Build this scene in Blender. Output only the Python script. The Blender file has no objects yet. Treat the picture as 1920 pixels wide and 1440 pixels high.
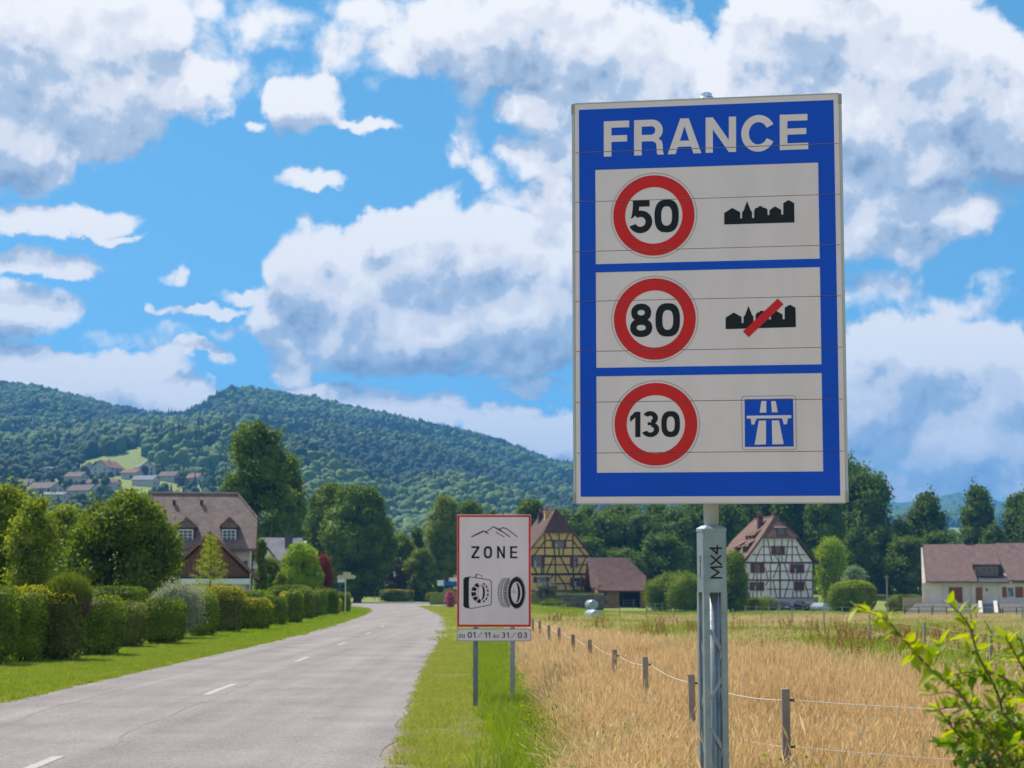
import bpy, bmesh, math, random
import numpy as np
from mathutils import Vector, Matrix, geometry
R = math.radians
SC = bpy.context.scene
COL = SC.collection
# ---------------------------------------------------------------- camera
FP = 3200.0                      # focal length in photo pixels (1920 wide)
PITCH = math.atan(390 / FP)
EYE = 1.7
cam_d = bpy.data.cameras.new('camera')
cam = bpy.data.objects.new('camera', cam_d); COL.objects.link(cam)
cam.location = (0, 0, EYE); cam.rotation_euler = (R(90) + PITCH, 0, 0)
cam_d.sensor_width = 36; cam_d.lens = 36 * FP / 1920
cam_d.clip_start = 0.1; cam_d.clip_end = 30000
cam_d.dof.use_dof = True; cam_d.dof.focus_distance = 10.5; cam_d.dof.aperture_fstop = 5.8
SC.camera = cam
# ---------------------------------------------------------------- light
SUN_AZ, SUN_EL = R(-42), R(54)      # azimuth from +Y (negative = left), elevation
SUN_DIR = Vector((math.sin(SUN_AZ) * math.cos(SUN_EL), math.cos(SUN_AZ) * math.cos(SUN_EL), math.sin(SUN_EL)))
sun_d = bpy.data.lights.new('sun', 'SUN'); sun_d.energy = 4.1; sun_d.angle = R(0.55); sun_d.color = (1.0, 0.945, 0.86)
sun = bpy.data.objects.new('sun', sun_d); COL.objects.link(sun)
sun.rotation_euler = SUN_DIR.to_track_quat('Z', 'Y').to_euler(); sun.location = (0, 0, 60)
SC.view_settings.view_transform = 'Standard'; SC.view_settings.look = 'None'
SC.view_settings.gamma = 1; SC.view_settings.use_curve_mapping = False
SC.view_settings.exposure = 0.72
SC.cycles.max_bounces = 6; SC.cycles.diffuse_bounces = 3; SC.cycles.glossy_bounces = 2
SC.cycles.transmission_bounces = 3; SC.cycles.transparent_max_bounces = 8; SC.cycles.volume_bounces = 0
SC.cycles.sample_clamp_indirect = 5
SC.cycles.volume_max_steps = 64
# ---------------------------------------------------------------- sky
W = bpy.data.worlds.new('World'); SC.world = W; W.use_nodes = True
def px_dir(u, v):
    c, s = math.cos(PITCH), math.sin(PITCH)
    return Vector((u - 960, FP * c - (720 - v) * s, FP * s + (720 - v) * c)).normalized()
CLOUDS = [  # u, v, ru, rv, weight : where the photograph's clouds stand, as directions in the sky
 (20,60,330,190,1.5),(130,150,240,130,1.3),(335,170,85,80,1.0),(20,240,150,110,1.2),(250,50,130,90,1.1),(20,315,75,55,.8),
 (560,55,230,70,.42),(640,120,180,50,.40),(440,40,110,60,.36),
 (562,205,80,62,1.0),(655,248,74,14,.6),(462,252,44,15,.6),(605,350,60,18,.55),
 (840,60,110,95,1.0),(890,130,85,60,.9),(980,30,160,110,1.2),(1120,90,190,130,1.2),(1020,190,90,60,.9),(1220,120,150,110,1.2),
 (1150,230,160,110,1.0),(1010,290,90,50,.7),(885,180,60,40,.6),
 (1560,20,190,110,1.2),(1480,90,150,80,1.1),(1700,90,170,130,1.3),(1650,210,230,120,1.4),(1840,190,150,110,1.3),(1900,270,110,70,1.0),(1740,290,190,75,1.2),(1400,190,200,120,1.2),(1500,330,200,110,1.0),(1830,100,90,60,.9),
 (1740,385,190,66,.95),(1830,350,110,50,.6),(1660,330,90,60,.7),(1600,400,80,70,.7),(1690,560,150,60,.30),(1850,560,90,40,.30),(1060,330,60,60,.6),(500,90,260,90,.22),(1780,620,200,90,.3),(880,250,40,90,.28),(250,640,240,16,.25),(900,330,60,25,.4),(360,120,120,90,.30),(700,60,120,80,.38),(1640,440,120,60,.8),(1620,540,130,40,.45),(1840,510,90,20,.35),(1780,570,110,18,.4),
 (1720,680,180,90,1.1),(1620,760,160,140,1.1),(1880,700,100,110,1.1),(1780,820,220,110,1.0),(1640,640,110,60,.9),(1850,610,90,25,.5),
 (600,530,92,100,1.25),(700,560,120,110,1.2),(800,490,130,110,1.3),(930,480,140,100,1.3),(760,630,230,95,1.3),(980,610,190,120,1.3),(1080,540,150,160,1.2),(555,690,42,36,.7),(1010,375,120,45,.7),(930,420,60,40,.8),(560,625,60,60,.8),(740,425,55,38,.95),(640,460,80,50,.95),
 (60,415,190,34,1.0),(190,452,90,12,.7),(50,508,140,26,.8),(15,600,90,50,.9),(70,600,45,20,.6),(352,522,36,24,.6),(296,588,13,17,.55),(400,602,110,13,.7),(480,575,60,14,.5),
 (70,700,190,48,1.1),(230,700,150,42,1.0),(370,672,75,20,.8),(300,745,150,40,1.0),
 (1700,910,190,44,.8),(1860,890,140,46,.8),(1640,860,110,60,.8),
 (600,738,90,22,.9),(690,765,110,26,.8),(800,780,120,36,.7),(945,800,80,46,1.1),(1025,825,75,55,1.1),(1100,850,110,70,1.0),(890,712,190,13,.6),(1020,735,120,14,.6),
]
CLOUD_LIGHT = 6.15
def build_world():
    nt = W.node_tree; nt.nodes.clear(); N = nt.nodes; L = nt.links
    def nd(tree, t, **k):
        n = tree.nodes.new(t)
        for a, b in k.items(): setattr(n, a, b)
        return n
    # node group: cloud density for a direction
    g = bpy.data.node_groups.new('cloud_density', 'ShaderNodeTree')
    g.interface.new_socket('Dir', in_out='INPUT', socket_type='NodeSocketVector')
    g.interface.new_socket('Lift', in_out='INPUT', socket_type='NodeSocketFloat')
    g.interface.new_socket('Density', in_out='OUTPUT', socket_type='NodeSocketFloat')
    g.interface.new_socket('Body', in_out='OUTPUT', socket_type='NodeSocketFloat')
    gi, go = g.nodes.new('NodeGroupInput'), g.nodes.new('NodeGroupOutput')
    def M(op, a, b=None, c=None, tree=g):
        n = nd(tree, 'ShaderNodeMath', operation=op)
        for i, x in enumerate((a, b, c)):
            if x is None: continue
            if isinstance(x, (int, float)): n.inputs[i].default_value = x
            else: tree.links.new(x, n.inputs[i])
        return n.outputs[0]
    def V(op, a, b=None, c=None, tree=g, out=0):
        n = nd(tree, 'ShaderNodeVectorMath', operation=op)
        for i, x in enumerate((a, b, c)):
            if x is None: continue
            if isinstance(x, tuple): n.inputs[i].default_value = x
            else: tree.links.new(x, n.inputs[i])
        return n.outputs[out]
    def noise(vec, scale, detail, rough, tree=g, dist=0.0, lac=2.0):
        n = nd(tree, 'ShaderNodeTexNoise'); n.inputs['Scale'].default_value = scale
        n.inputs['Detail'].default_value = detail; n.inputs['Roughness'].default_value = rough
        n.inputs['Distortion'].default_value = dist; n.inputs['Lacunarity'].default_value = lac
        tree.links.new(vec, n.inputs['Vector']); return n
    cz = nd(g, 'ShaderNodeCombineXYZ'); g.links.new(gi.outputs['Lift'], cz.inputs[2])
    d = V('NORMALIZE', V('ADD', gi.outputs['Dir'], cz.outputs[0]))
    w1 = noise(d, 9.0, 3, .55)
    w2 = noise(d, 36.0, 5, .62)
    sep = nd(g, 'ShaderNodeSeparateXYZ'); g.links.new(d, sep.inputs[0])
    az = M('ARCTAN2', sep.outputs[0], sep.outputs[1]); el = M('ARCSINE', sep.outputs[2])
    P = nd(g, 'ShaderNodeCombineXYZ'); g.links.new(az, P.inputs[0]); g.links.new(el, P.inputs[1])
    off = V('SUBTRACT', w1.outputs['Color'], (.5, .5, .5)); off2 = V('SUBTRACT', w2.outputs['Color'], (.5, .5, .5))
    Pw = V('MULTIPLY_ADD', off, (.055, .035, 0), P.outputs[0]); Pw = V('MULTIPLY_ADD', off2, (.036, .028, 0), Pw)
    F = None
    for (u, v, ru, rv, w) in CLOUDS:
        q = px_dir(u, v); a0 = math.atan2(q.x, q.y); e0 = math.asin(q.z); sx, sy = FP / ru / 1.12, FP / rv / 1.12
        qv = V('MULTIPLY_ADD', Pw, (sx, sy, 0), (-a0 * sx, -e0 * sy, 0)); ln = V('DOT_PRODUCT', qv, qv, out=1)
        b = M('MULTIPLY_ADD', ln, -w, w)
        F = b if F is None else M('SMOOTH_MAX', F, b, .18)
    # elsewhere in the sky: the same kind of scattered cumulus from noise, flattening towards the horizon
    gen = noise(V('MULTIPLY', d, (1, 1, 2.6)), 3.1, 3, .5)
    gen2 = M('MULTIPLY_ADD', gen.outputs['Fac'], 7.0, -3.45)
    wl = V('LENGTH', V('MULTIPLY_ADD', P.outputs[0], (1 / .34, 1 / .30, 0), (0, -.17 / .30, 0)), out=1)
    mr = nd(g, 'ShaderNodeMapRange', interpolation_type='SMOOTHSTEP'); g.links.new(wl, mr.inputs[0])
    mr.inputs[1].default_value = 1.0; mr.inputs[2].default_value = 1.35; mr.inputs[3].default_value = -3; mr.inputs[4].default_value = 0
    F = M('MAXIMUM', F, M('ADD', gen2, mr.outputs[0]))
    n1 = noise(d, 30.0, 9, .66, dist=.3)
    n2 = noise(d, 7.5, 4, .5)
    vo = nd(g, 'ShaderNodeTexVoronoi', feature='F1'); vo.inputs['Scale'].default_value = 38
    vo.inputs['Detail'].default_value = 1.0; vo.inputs['Roughness'].default_value = .55
    g.links.new(V('MULTIPLY_ADD', w2.outputs['Color'], (.02, .02, .02), d), vo.inputs['Vector'])
    det = M('MULTIPLY_ADD', n1.outputs['Fac'], 1.25, -.625)
    det = M('ADD', det, M('MULTIPLY_ADD', n2.outputs['Fac'], .4, -.2))
    det = M('ADD', det, M('MULTIPLY_ADD', vo.outputs['Distance'], -.50, .24))
    D = M('ADD', F, det)
    g.links.new(D, go.inputs[0]); g.links.new(F, go.inputs[1])
    # world tree
    tc = N.new('ShaderNodeTexCoord')
    sky = nd(nt, 'ShaderNodeTexSky', sky_type='NISHITA'); sky.sun_disc = False
    sky.sun_elevation = SUN_EL; sky.sun_rotation = SUN_AZ; sky.altitude = 2200; sky.air_density = 1.0; sky.dust_density = .1; sky.ozone_density = 1.6
    hs = nd(nt, 'ShaderNodeHueSaturation'); hs.inputs['Saturation'].default_value = 1.20; hs.inputs['Value'].default_value = .97; hs.inputs['Hue'].default_value = .478
    # the valley air hides the palest band at the horizon: look the sky up a little higher
    sx_ = nd(nt, 'ShaderNodeSeparateXYZ'); L.new(tc.outputs['Generated'], sx_.inputs[0]); zc = M('ADD', M('ABSOLUTE', sx_.outputs[2], tree=nt), .16, tree=nt)
    cx_ = nd(nt, 'ShaderNodeCombineXYZ'); L.new(sx_.outputs[0], cx_.inputs[0]); L.new(sx_.outputs[1], cx_.inputs[1]); L.new(zc, cx_.inputs[2])
    L.new(V('NORMALIZE', cx_.outputs[0], tree=nt), sky.inputs['Vector']) if 'Vector' in sky.inputs else None
    L.new(sky.outputs[0], hs.inputs['Color'])
    def grp(lift):
        n = nd(nt, 'ShaderNodeGroup', node_tree=g); L.new(tc.outputs['Generated'], n.inputs[0]); n.inputs[1].default_value = lift; return n.outputs
    (D0, F0), (D1, F1) = [tuple(o)[:2] for o in (grp(0.0), grp(0.020))]
    def MR(x, a, b, c, e, kind='SMOOTHSTEP'):
        n = nd(nt, 'ShaderNodeMapRange', interpolation_type=kind); L.new(x, n.inputs[0])
        for i, q in enumerate((a, b, c, e)): n.inputs[i + 1].default_value = q
        return n.outputs[0]
    alpha = MR(D0, -.14, .36, 0, 1)
    body = MR(F1, -.05, .85, 0, 1)
    soft = noise(tc.outputs['Generated'], 9, 5, .55, tree=nt)
    # lit where the cloud thins towards the light above, grey blue where more cloud lies above
    sh = M('MULTIPLY_ADD', body, .34, .02, tree=nt)
    # billows: fine relief lit from the sun's side
    bv = V('ADD', tc.outputs['Generated'], (-.0035, 0, .0065), tree=nt)
    ba, bb = noise(tc.outputs['Generated'], 21, 7, .58, tree=nt), noise(bv, 21, 7, .58, tree=nt)
    sh = M('ADD', sh, M('MULTIPLY', M('SUBTRACT', bb.outputs['Fac'], ba.outputs['Fac'], tree=nt), 1.7, tree=nt), tree=nt)
    sh = M('ADD', sh, MR(M('SUBTRACT', F1, F0, tree=nt), -.4, .4, -.10, .17, 'LINEAR'), tree=nt)
    sh = M('ADD', sh, MR(M('SUBTRACT', D1, D0, tree=nt), -.5, .5, -.22, .22, 'LINEAR'), tree=nt)
    sh = M('ADD', sh, M('MULTIPLY_ADD', soft.outputs['Fac'], .60, -.30, tree=nt), tree=nt)
    cr = N.new('ShaderNodeValToRGB'); L.new(sh, cr.inputs[0]); cr.color_ramp.interpolation = 'EASE'
    e = cr.color_ramp.elements
    e[0].position = 0.0; e[0].color = (1.0, .975, .945, 1)
    e[1].position = .95; e[1].color = (.24, .33, .47, 1)
    m = cr.color_ramp.elements.new(.30); m.color = (.81, .81, .84, 1)
    m = cr.color_ramp.elements.new(.58); m.color = (.46, .55, .68, 1)
    sc = V('SCALE', cr.outputs[0], tree=nt); sc.node.inputs['Scale'].default_value = CLOUD_LIGHT
    mix = nd(nt, 'ShaderNodeMix', data_type='RGBA'); L.new(alpha, mix.inputs[0]); L.new(hs.outputs[0], mix.inputs[6]); L.new(sc, mix.inputs[7])
    bg = N.new('ShaderNodeBackground'); bg.inputs['Strength'].default_value = 0.11
    L.new(mix.outputs[2], bg.inputs['Color'])
    out = N.new('ShaderNodeOutputWorld'); L.new(bg.outputs[0], out.inputs['Surface'])
    W.cycles.sampling_method = 'MANUAL'; W.cycles.sample_map_resolution = 512
build_world()
# ---------------------------------------------------------------- helpers: projection
C0 = Vector((0, 0, EYE))
def ray(u, v):
    c, s = math.cos(PITCH), math.sin(PITCH)
    return Vector((u - 960, FP * c - (720 - v) * s, FP * s + (720 - v) * c))
def P(u, v, Y):
    r = ray(u, v); return C0 + r * (Y / r.y)
def sstep(a, b, x):
    t = np.clip((x - a) / (b - a), 0, 1); return t * t * (3 - 2 * t)
_hk = np.random.RandomState(5)
_WV = [(_hk.uniform(0, 6.28), _hk.uniform(0, 6.28), wl, am) for wl, am in ((520, 7), (400, 7), (300, 6), (240, 5), (170, 4), (120, 3)) for _ in range(2)]
def waves(x, y):
    s = 0
    for th, ph, wl, am in _WV:
        s = s + am * np.sin((x * math.cos(th) + y * math.sin(th)) * 6.283 / wl + ph)
    return s
_LAY = [  # distance, [(u, v)...] photo heights of the ground surface at that distance
 (330, [(-600,1106),(2600,1106)]),
 (700, [(-600,965),(0,962),(200,966),(420,985),(560,1020),(700,1052),(1000,1062),(1300,1075),(2600,1085)]),
 (1150,[(-600,850),(0,868),(120,866),(200,858),(300,858),(400,872),(500,890),(620,925),(740,992),(860,975),(1000,985),(1300,1035),(1700,1035),(2600,1035)]),
 (1750,[(-600,790),(0,815),(120,818),(200,816),(280,812),(340,812),(400,806),(480,812),(620,836),(760,870),(860,895),(960,915),(1072,930),(1300,990),(1700,1010),(2600,1010)]),
 (2600,[(-600,700),(0,728),(60,732),(130,752),(200,772),(270,790),(335,796),(362,784),(400,757),(430,741),(480,740),(520,748),(560,753),(600,760),(650,772),(700,782),(800,806),(900,827),(950,842),(1000,862),(1040,876),(1072,880),(1300,930),(1500,965),(1700,990),(2600,1000)]),
 (3600,[(-600,800),(400,830),(1300,960),(2600,985)]),
 (5200,[(-600,880),(400,900),(1000,915),(1500,938),(1640,950),(1690,956),(1740,950),(1790,936),(1830,938),(1880,955),(1930,966),(2100,950),(2600,960)]),
 (6500,[(-600,950),(2600,990)]),
]
_LD = np.array([l[0] for l in _LAY], float)
def terrain(x, y):
    x = np.asarray(x, float); y = np.asarray(y, float)
    yy = np.maximum(y, 1.0)
    u = 960 + FP * x / yy
    zs = []
    for D, pts in _LAY:
        v = np.interp(u, [p[0] for p in pts], [p[1] for p in pts])
        zs.append(EYE + (1110 - v) / 3224.0 * D)
    zs = np.array(zs)
    z = np.zeros_like(yy)
    for k in range(len(_LD) - 1):
        t = (yy - _LD[k]) / (_LD[k + 1] - _LD[k]); tt = np.clip(t, 0, 1)
        tt = tt * tt * (3 - 2 * tt) * .35 + tt * .65
        seg = zs[k] * (1 - tt) + zs[k + 1] * tt
        z = np.where((t >= 0) & (t < 1), seg, z)
    z = np.where(yy >= _LD[-1], zs[-1], z)
    z = z + waves(x, y) * sstep(800, 1300, yy) * .55 * (1 - .9 * sstep(2000, 2600, yy))
    near = -1.0 * sstep(60, 200, yy) * sstep(1, 14, x)
    z = np.where(yy < 330, near * (1 - sstep(270, 330, yy)) + zs[0] * sstep(270, 330, yy), z)
    return z
def tz(x, y): return float(terrain(x, y))
def G(u, v, y0=5.0, y1=6000.0):
    """where the sight line through a photo point meets the ground"""
    r = ray(u, v); r = r / r.y
    ys = np.geomspace(y0, y1, 3000)
    d = EYE + r.z * ys - terrain(r.x * ys, ys)
    k = np.where(d < 0)[0]
    if len(k) == 0: Y = y1
    else:
        k = max(k[0], 1); a, b = d[k - 1], d[k]; Y = ys[k - 1] + (ys[k] - ys[k - 1]) * a / (a - b)
    return Vector((r.x * Y, Y, tz(r.x * Y, Y)))
# ---------------------------------------------------------------- helpers: objects
def props(o, label=None, cat=None, group=None, kind=None):
    if label: o['label'] = label
    if cat: o['category'] = cat
    if group: o['group'] = group
    if kind: o['kind'] = kind
    return o
def thing(name, label, cat, loc=(0, 0, 0), rz=0, group=None):
    o = bpy.data.objects.new(name, None); o.empty_display_size = .2; COL.objects.link(o)
    o.location = loc; o.rotation_euler = (0, 0, rz)
    return props(o, label, cat, group)
def npmesh(name, V_, polys, mat=None, smooth=False):
    """V_ (n,3) array; polys: (m,k) array, or list of such arrays"""
    me = bpy.data.meshes.new(name)
    if not isinstance(polys, list): polys = [polys]
    polys = [np.asarray(p, dtype=np.int32) for p in polys if len(p)]
    V_ = np.asarray(V_, dtype=np.float32)
    me.vertices.add(len(V_)); me.vertices.foreach_set('co', V_.ravel())
    loops = np.concatenate([p.ravel() for p in polys])
    tot = np.concatenate([np.full(len(p), p.shape[1], dtype=np.int32) for p in polys])
    st = np.concatenate([[0], np.cumsum(tot)[:-1]]).astype(np.int32)
    me.loops.add(len(loops)); me.loops.foreach_set('vertex_index', loops)
    me.polygons.add(len(tot)); me.polygons.foreach_set('loop_start', st); me.polygons.foreach_set('loop_total', tot)
    if smooth: me.polygons.foreach_set('use_smooth', np.ones(len(tot), dtype=bool))
    me.update(calc_edges=True); me.validate()
    if mat: me.materials.append(mat)
    return me
def link(name, me, parent=None, loc=None, **pr):
    o = bpy.data.objects.new(name, me); COL.objects.link(o)
    if parent is not None: o.parent = parent
    if loc is not None: o.location = loc
    return props(o, **pr)
class MB:
    def __init__(s): s.v = []; s.f = []
    def add(s, vs, fs):
        n = len(s.v); s.v += [tuple(p) for p in vs]; s.f += [tuple(n + i for i in f) for f in fs]; return s
    def box(s, x0, x1, y0, y1, z0, z1):
        return s.add([(x0,y0,z0),(x1,y0,z0),(x1,y1,z0),(x0,y1,z0),(x0,y0,z1),(x1,y0,z1),(x1,y1,z1),(x0,y1,z1)],
                     [(0,3,2,1),(4,5,6,7),(0,1,5,4),(1,2,6,5),(2,3,7,6),(3,0,4,7)])
    def poly(s, pts): return s.add(pts, [tuple(range(len(pts)))])
    def slab(s, pts, off):
        """solid between a polygon and the same polygon moved by off"""
        n = len(pts); o = Vector(off); a = [Vector(p) for p in pts]
        return s.add(a + [p + o for p in a], [tuple(range(n)), tuple(range(2 * n - 1, n - 1, -1))] + [(i, i + n, (i + 1) % n + n, (i + 1) % n) for i in range(n)])
    def prism(s, xz, y0, y1): return s.slab([(x, y0, z) for x, z in xz], (0, y1 - y0, 0))
    def tube(s, pts, rs, n=8, cap=True):
        pts = [Vector(p) for p in pts]
        if isinstance(rs, (int, float)): rs = [rs] * len(pts)
        base = len(s.v); up = None
        for i, p in enumerate(pts):
            d = (pts[min(i + 1, len(pts) - 1)] - pts[max(i - 1, 0)]).normalized()
            if up is None: up = d.orthogonal().normalized()
            a = (up - d * up.dot(d)).normalized(); up = a; b = d.cross(a)
            for k in range(n):
                t = 2 * math.pi * k / n; s.v.append(tuple(p + (a * math.cos(t) + b * math.sin(t)) * rs[i]))
        for i in range(len(pts) - 1):
            for k in range(n):
                s.f.append((base + i * n + k, base + i * n + (k + 1) % n, base + (i + 1) * n + (k + 1) % n, base + (i + 1) * n + k))
        if cap:
            s.f.append(tuple(base + k for k in range(n - 1, -1, -1))); e = base + (len(pts) - 1) * n; s.f.append(tuple(e + k for k in range(n)))
        return s
    def lathe(s, prof, c=(0, 0), n=16):
        base = len(s.v)
        for r, z in prof:
            for k in range(n):
                t = 2 * math.pi * k / n; s.v.append((c[0] + r * math.cos(t), c[1] + r * math.sin(t), z))
        for i in range(len(prof) - 1):
            for k in range(n): s.f.append((base + i * n + k, base + i * n + (k + 1) % n, base + (i + 1) * n + (k + 1) % n, base + (i + 1) * n + k))
        s.f.append(tuple(base + k for k in range(n - 1, -1, -1))); e = base + (len(prof) - 1) * n; s.f.append(tuple(e + k for k in range(n)))
        return s
    def mesh(s, name, mat=None, smooth=False, fix=True, bevel=0):
        me = bpy.data.meshes.new(name); me.from_pydata(s.v, [], s.f)
        if fix or bevel:
            bm = bmesh.new(); bm.from_mesh(me)
            if bevel: bmesh.ops.bevel(bm, geom=[e for e in bm.edges], offset=bevel, segments=1, affect='EDGES', clamp_overlap=True)
            bmesh.ops.recalc_face_normals(bm, faces=bm.faces); bm.to_mesh(me); bm.free()
        if mat: me.materials.append(mat)
        if smooth: me.polygons.foreach_set('use_smooth', [True] * len(me.polygons))
        me.update(); return me
    def obj(s, name, mat, parent=None, smooth=False, fix=True, bevel=0, loc=None, **pr):
        return link(name, s.mesh(name, mat, smooth, fix, bevel), parent, loc, **pr)
# ---------------------------------------------------------------- helpers: materials
MATS = {}
def mat(name, col, rough=.8, col2=None, scale=3.0, detail=5, bump=0, bscale=None, metal=0, island=0, trans=0, spec=.4, contrast=(.35, .65), objrand=0, stretch=None, sheen=0):
    if name in MATS: return MATS[name]
    m = bpy.data.materials.new(name); m.use_nodes = True; MATS[name] = m
    nt = m.node_tree; N, L = nt.nodes, nt.links; b = N['Principled BSDF']
    b.inputs['Roughness'].default_value = rough; b.inputs['Metallic'].default_value = metal
    b.inputs['Specular IOR Level'].default_value = spec
    tc = N.new('ShaderNodeTexCoord'); vec = tc.outputs['Object']
    if stretch:
        mp = N.new('ShaderNodeMapping'); mp.inputs['Scale'].default_value = stretch; L.new(vec, mp.inputs[0]); vec = mp.outputs[0]
    n = N.new('ShaderNodeTexNoise'); n.inputs['Scale'].default_value = scale; n.inputs['Detail'].default_value = detail; n.inputs['Roughness'].default_value = .6
    L.new(vec, n.inputs['Vector'])
    fac = n.outputs['Fac']
    mr = N.new('ShaderNodeMapRange'); L.new(fac, mr.inputs[0]); mr.inputs[1].default_value = contrast[0]; mr.inputs[2].default_value = contrast[1]
    fac = mr.outputs[0]
    def addrand(sock, amt, fac):
        a = N.new('ShaderNodeMath'); a.operation = 'MULTIPLY_ADD'; L.new(sock, a.inputs[0]); a.inputs[1].default_value = amt
        s2 = N.new('ShaderNodeMath'); s2.operation = 'MULTIPLY_ADD'; L.new(fac, s2.inputs[0]); s2.inputs[1].default_value = 1 - amt; s2.inputs[2].default_value = 0
        L.new(s2.outputs[0], a.inputs[2]); return a.outputs[0]
    if island:
        ge = N.new('ShaderNodeNewGeometry'); fac = addrand(ge.outputs['Random Per Island'], island, fac)
    if objrand:
        oi = N.new('ShaderNodeObjectInfo'); fac = addrand(oi.outputs['Random'], objrand, fac)
    col2 = col2 or tuple(c * .8 for c in col)
    mx = N.new('ShaderNodeMix'); mx.data_type = 'RGBA'; L.new(fac, mx.inputs[0])
    mx.inputs[6].default_value = (*col2, 1); mx.inputs[7].default_value = (*col, 1)
    L.new(mx.outputs[2], b.inputs['Base Color'])
    if bump:
        bn = N.new('ShaderNodeTexNoise'); bn.inputs['Scale'].default_value = bscale or scale * 4; bn.inputs['Detail'].default_value = 4; L.new(vec, bn.inputs['Vector'])
        bp = N.new('ShaderNodeBump'); bp.inputs['Strength'].default_value = bump; bp.inputs['Distance'].default_value = .02
        L.new(bn.outputs['Fac'], bp.inputs['Height']); L.new(bp.outputs[0], b.inputs['Normal'])
    if trans:
        tr = N.new('ShaderNodeBsdfTranslucent'); ms = N.new('ShaderNodeMixShader'); ms.inputs[0].default_value = trans
        hv = N.new('ShaderNodeHueSaturation'); hv.inputs['Saturation'].default_value = 1.15; hv.inputs['Value'].default_value = 1.5; hv.inputs['Hue'].default_value = .492
        L.new(mx.outputs[2], hv.inputs['Color']); L.new(hv.outputs[0], tr.inputs['Color'])
        L.new(b.outputs[0], ms.inputs[1]); L.new(tr.outputs[0], ms.inputs[2]); L.new(ms.outputs[0], N['Material Output'].inputs[0])
    return m
def roof_mat(name, col, col2, tile=.22):
    """tiled roof: rows and columns of small tiles as relief and slight colour change, lichen in patches"""
    m = mat(name, col, .9, col2, scale=1.3, detail=6, contrast=(.3, .7))
    nt = m.node_tree; N, L = nt.nodes, nt.links
    tc = N.new('ShaderNodeTexCoord'); sp = N.new('ShaderNodeSeparateXYZ'); L.new(tc.outputs['Object'], sp.inputs[0])
    ad = N.new('ShaderNodeMath'); ad.operation = 'ADD'; L.new(sp.outputs[0], ad.inputs[0]); L.new(sp.outputs[1], ad.inputs[1])
    cb = N.new('ShaderNodeCombineXYZ'); L.new(ad.outputs[0], cb.inputs[0]); L.new(sp.outputs[2], cb.inputs[1])
    br = N.new('ShaderNodeTexBrick'); L.new(cb.outputs[0], br.inputs['Vector']); br.inputs['Scale'].default_value = 1
    br.inputs['Brick Width'].default_value = tile; br.inputs['Row Height'].default_value = tile * .8; br.inputs['Mortar Size'].default_value = .012
    br.inputs['Color1'].default_value = (1, 1, 1, 1); br.inputs['Color2'].default_value = (.66, .66, .7, 1); br.inputs['Mortar'].default_value = (.45, .42, .42, 1)
    b = N['Principled BSDF']; src = b.inputs['Base Color'].links[0].from_socket
    mu = N.new('ShaderNodeMix'); mu.data_type = 'RGBA'; mu.blend_type = 'MULTIPLY'; mu.inputs[0].default_value = .8
    L.new(src, mu.inputs[6]); L.new(br.outputs['Color'], mu.inputs[7]); L.new(mu.outputs[2], b.inputs['Base Color'])
    bp = N.new('ShaderNodeBump'); bp.inputs['Strength'].default_value = .6; bp.inputs['Distance'].default_value = .03
    L.new(br.outputs['Fac'], bp.inputs['Height']); bp.invert = True; L.new(bp.outputs[0], b.inputs['Normal'])
    return m
# ---------------------------------------------------------------- ground
from mathutils import noise as mnoise
def ground_material():
    m = mat('meadow', (.24,.27,.045), .95, (.13,.18,.028), scale=.35, detail=8, bump=.5, bscale=30, contrast=(.3,.7))
    return m
def build_ground():
    ys = np.concatenate([np.linspace(-40, 60, 26), np.geomspace(64, 7000, 330)])
    tt = np.concatenate([np.linspace(-3, -.75, 14), np.linspace(-.7, .75, 420), np.linspace(.8, 3, 14)])
    Yg, Tg = np.meshgrid(ys, tt, indexing='ij')
    Xg = Tg * np.maximum(Yg, 60)
    Zg = terrain(Xg, np.maximum(Yg, 1))
    n, m = Yg.shape; V_ = np.stack([Xg, Yg, Zg], -1).reshape(-1, 3)
    i = np.arange(n - 1)[:, None] * m + np.arange(m - 1)[None, :]
    F = np.stack([i, i + 1, i + m + 1, i + m], -1).reshape(-1, 4)
    link('ground', npmesh('ground', V_, F, ground_material(), True), kind='structure', label='green meadow ground rising to the wooded hills')
build_ground()
def resample(pts, ys):
    a = np.array(pts, float); a = a[np.argsort(a[:, 1])]
    return np.interp(ys, a[:, 1], a[:, 0])
def smooth1(a, k=3):
    for _ in range(k): a = np.concatenate([a[:1], (a[:-2] + 2 * a[1:-1] + a[2:]) / 4, a[-1:]])
    return a
ROAD_L = [(-7.0,-40),(-7.4,5),(-7.8,26),(-8.05,44.6),(-8.15,58),(-8.8,78),(-9.5,96),(-10.4,116),(-12.2,146),(-14.6,175),(-18.0,196),(-22,206),(-30,212)]
ROAD_R = [(-.9,-40),(-1.1,5),(-1.24,16.6),(-1.54,25.7),(-2.08,40.6),(-2.26,48.5),(-2.57,62.3),(-3.2,82),(-4.1,105),(-5.6,132),(-7.3,156),(-9.2,182),(-11.2,205),(-9,214),(-2,222)]
CENTRE = [(-4.0,-40),(-4.3,0),(-4.65,16.9),(-5.1,30),(-5.3,43.5),(-5.6,56.5),(-6.0,75),(-6.9,98),(-8.4,125),(-10.2,150)]
def road_edge(pts, y): a = np.array(pts, float); return np.interp(y, a[:, 1], a[:, 0])
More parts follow.
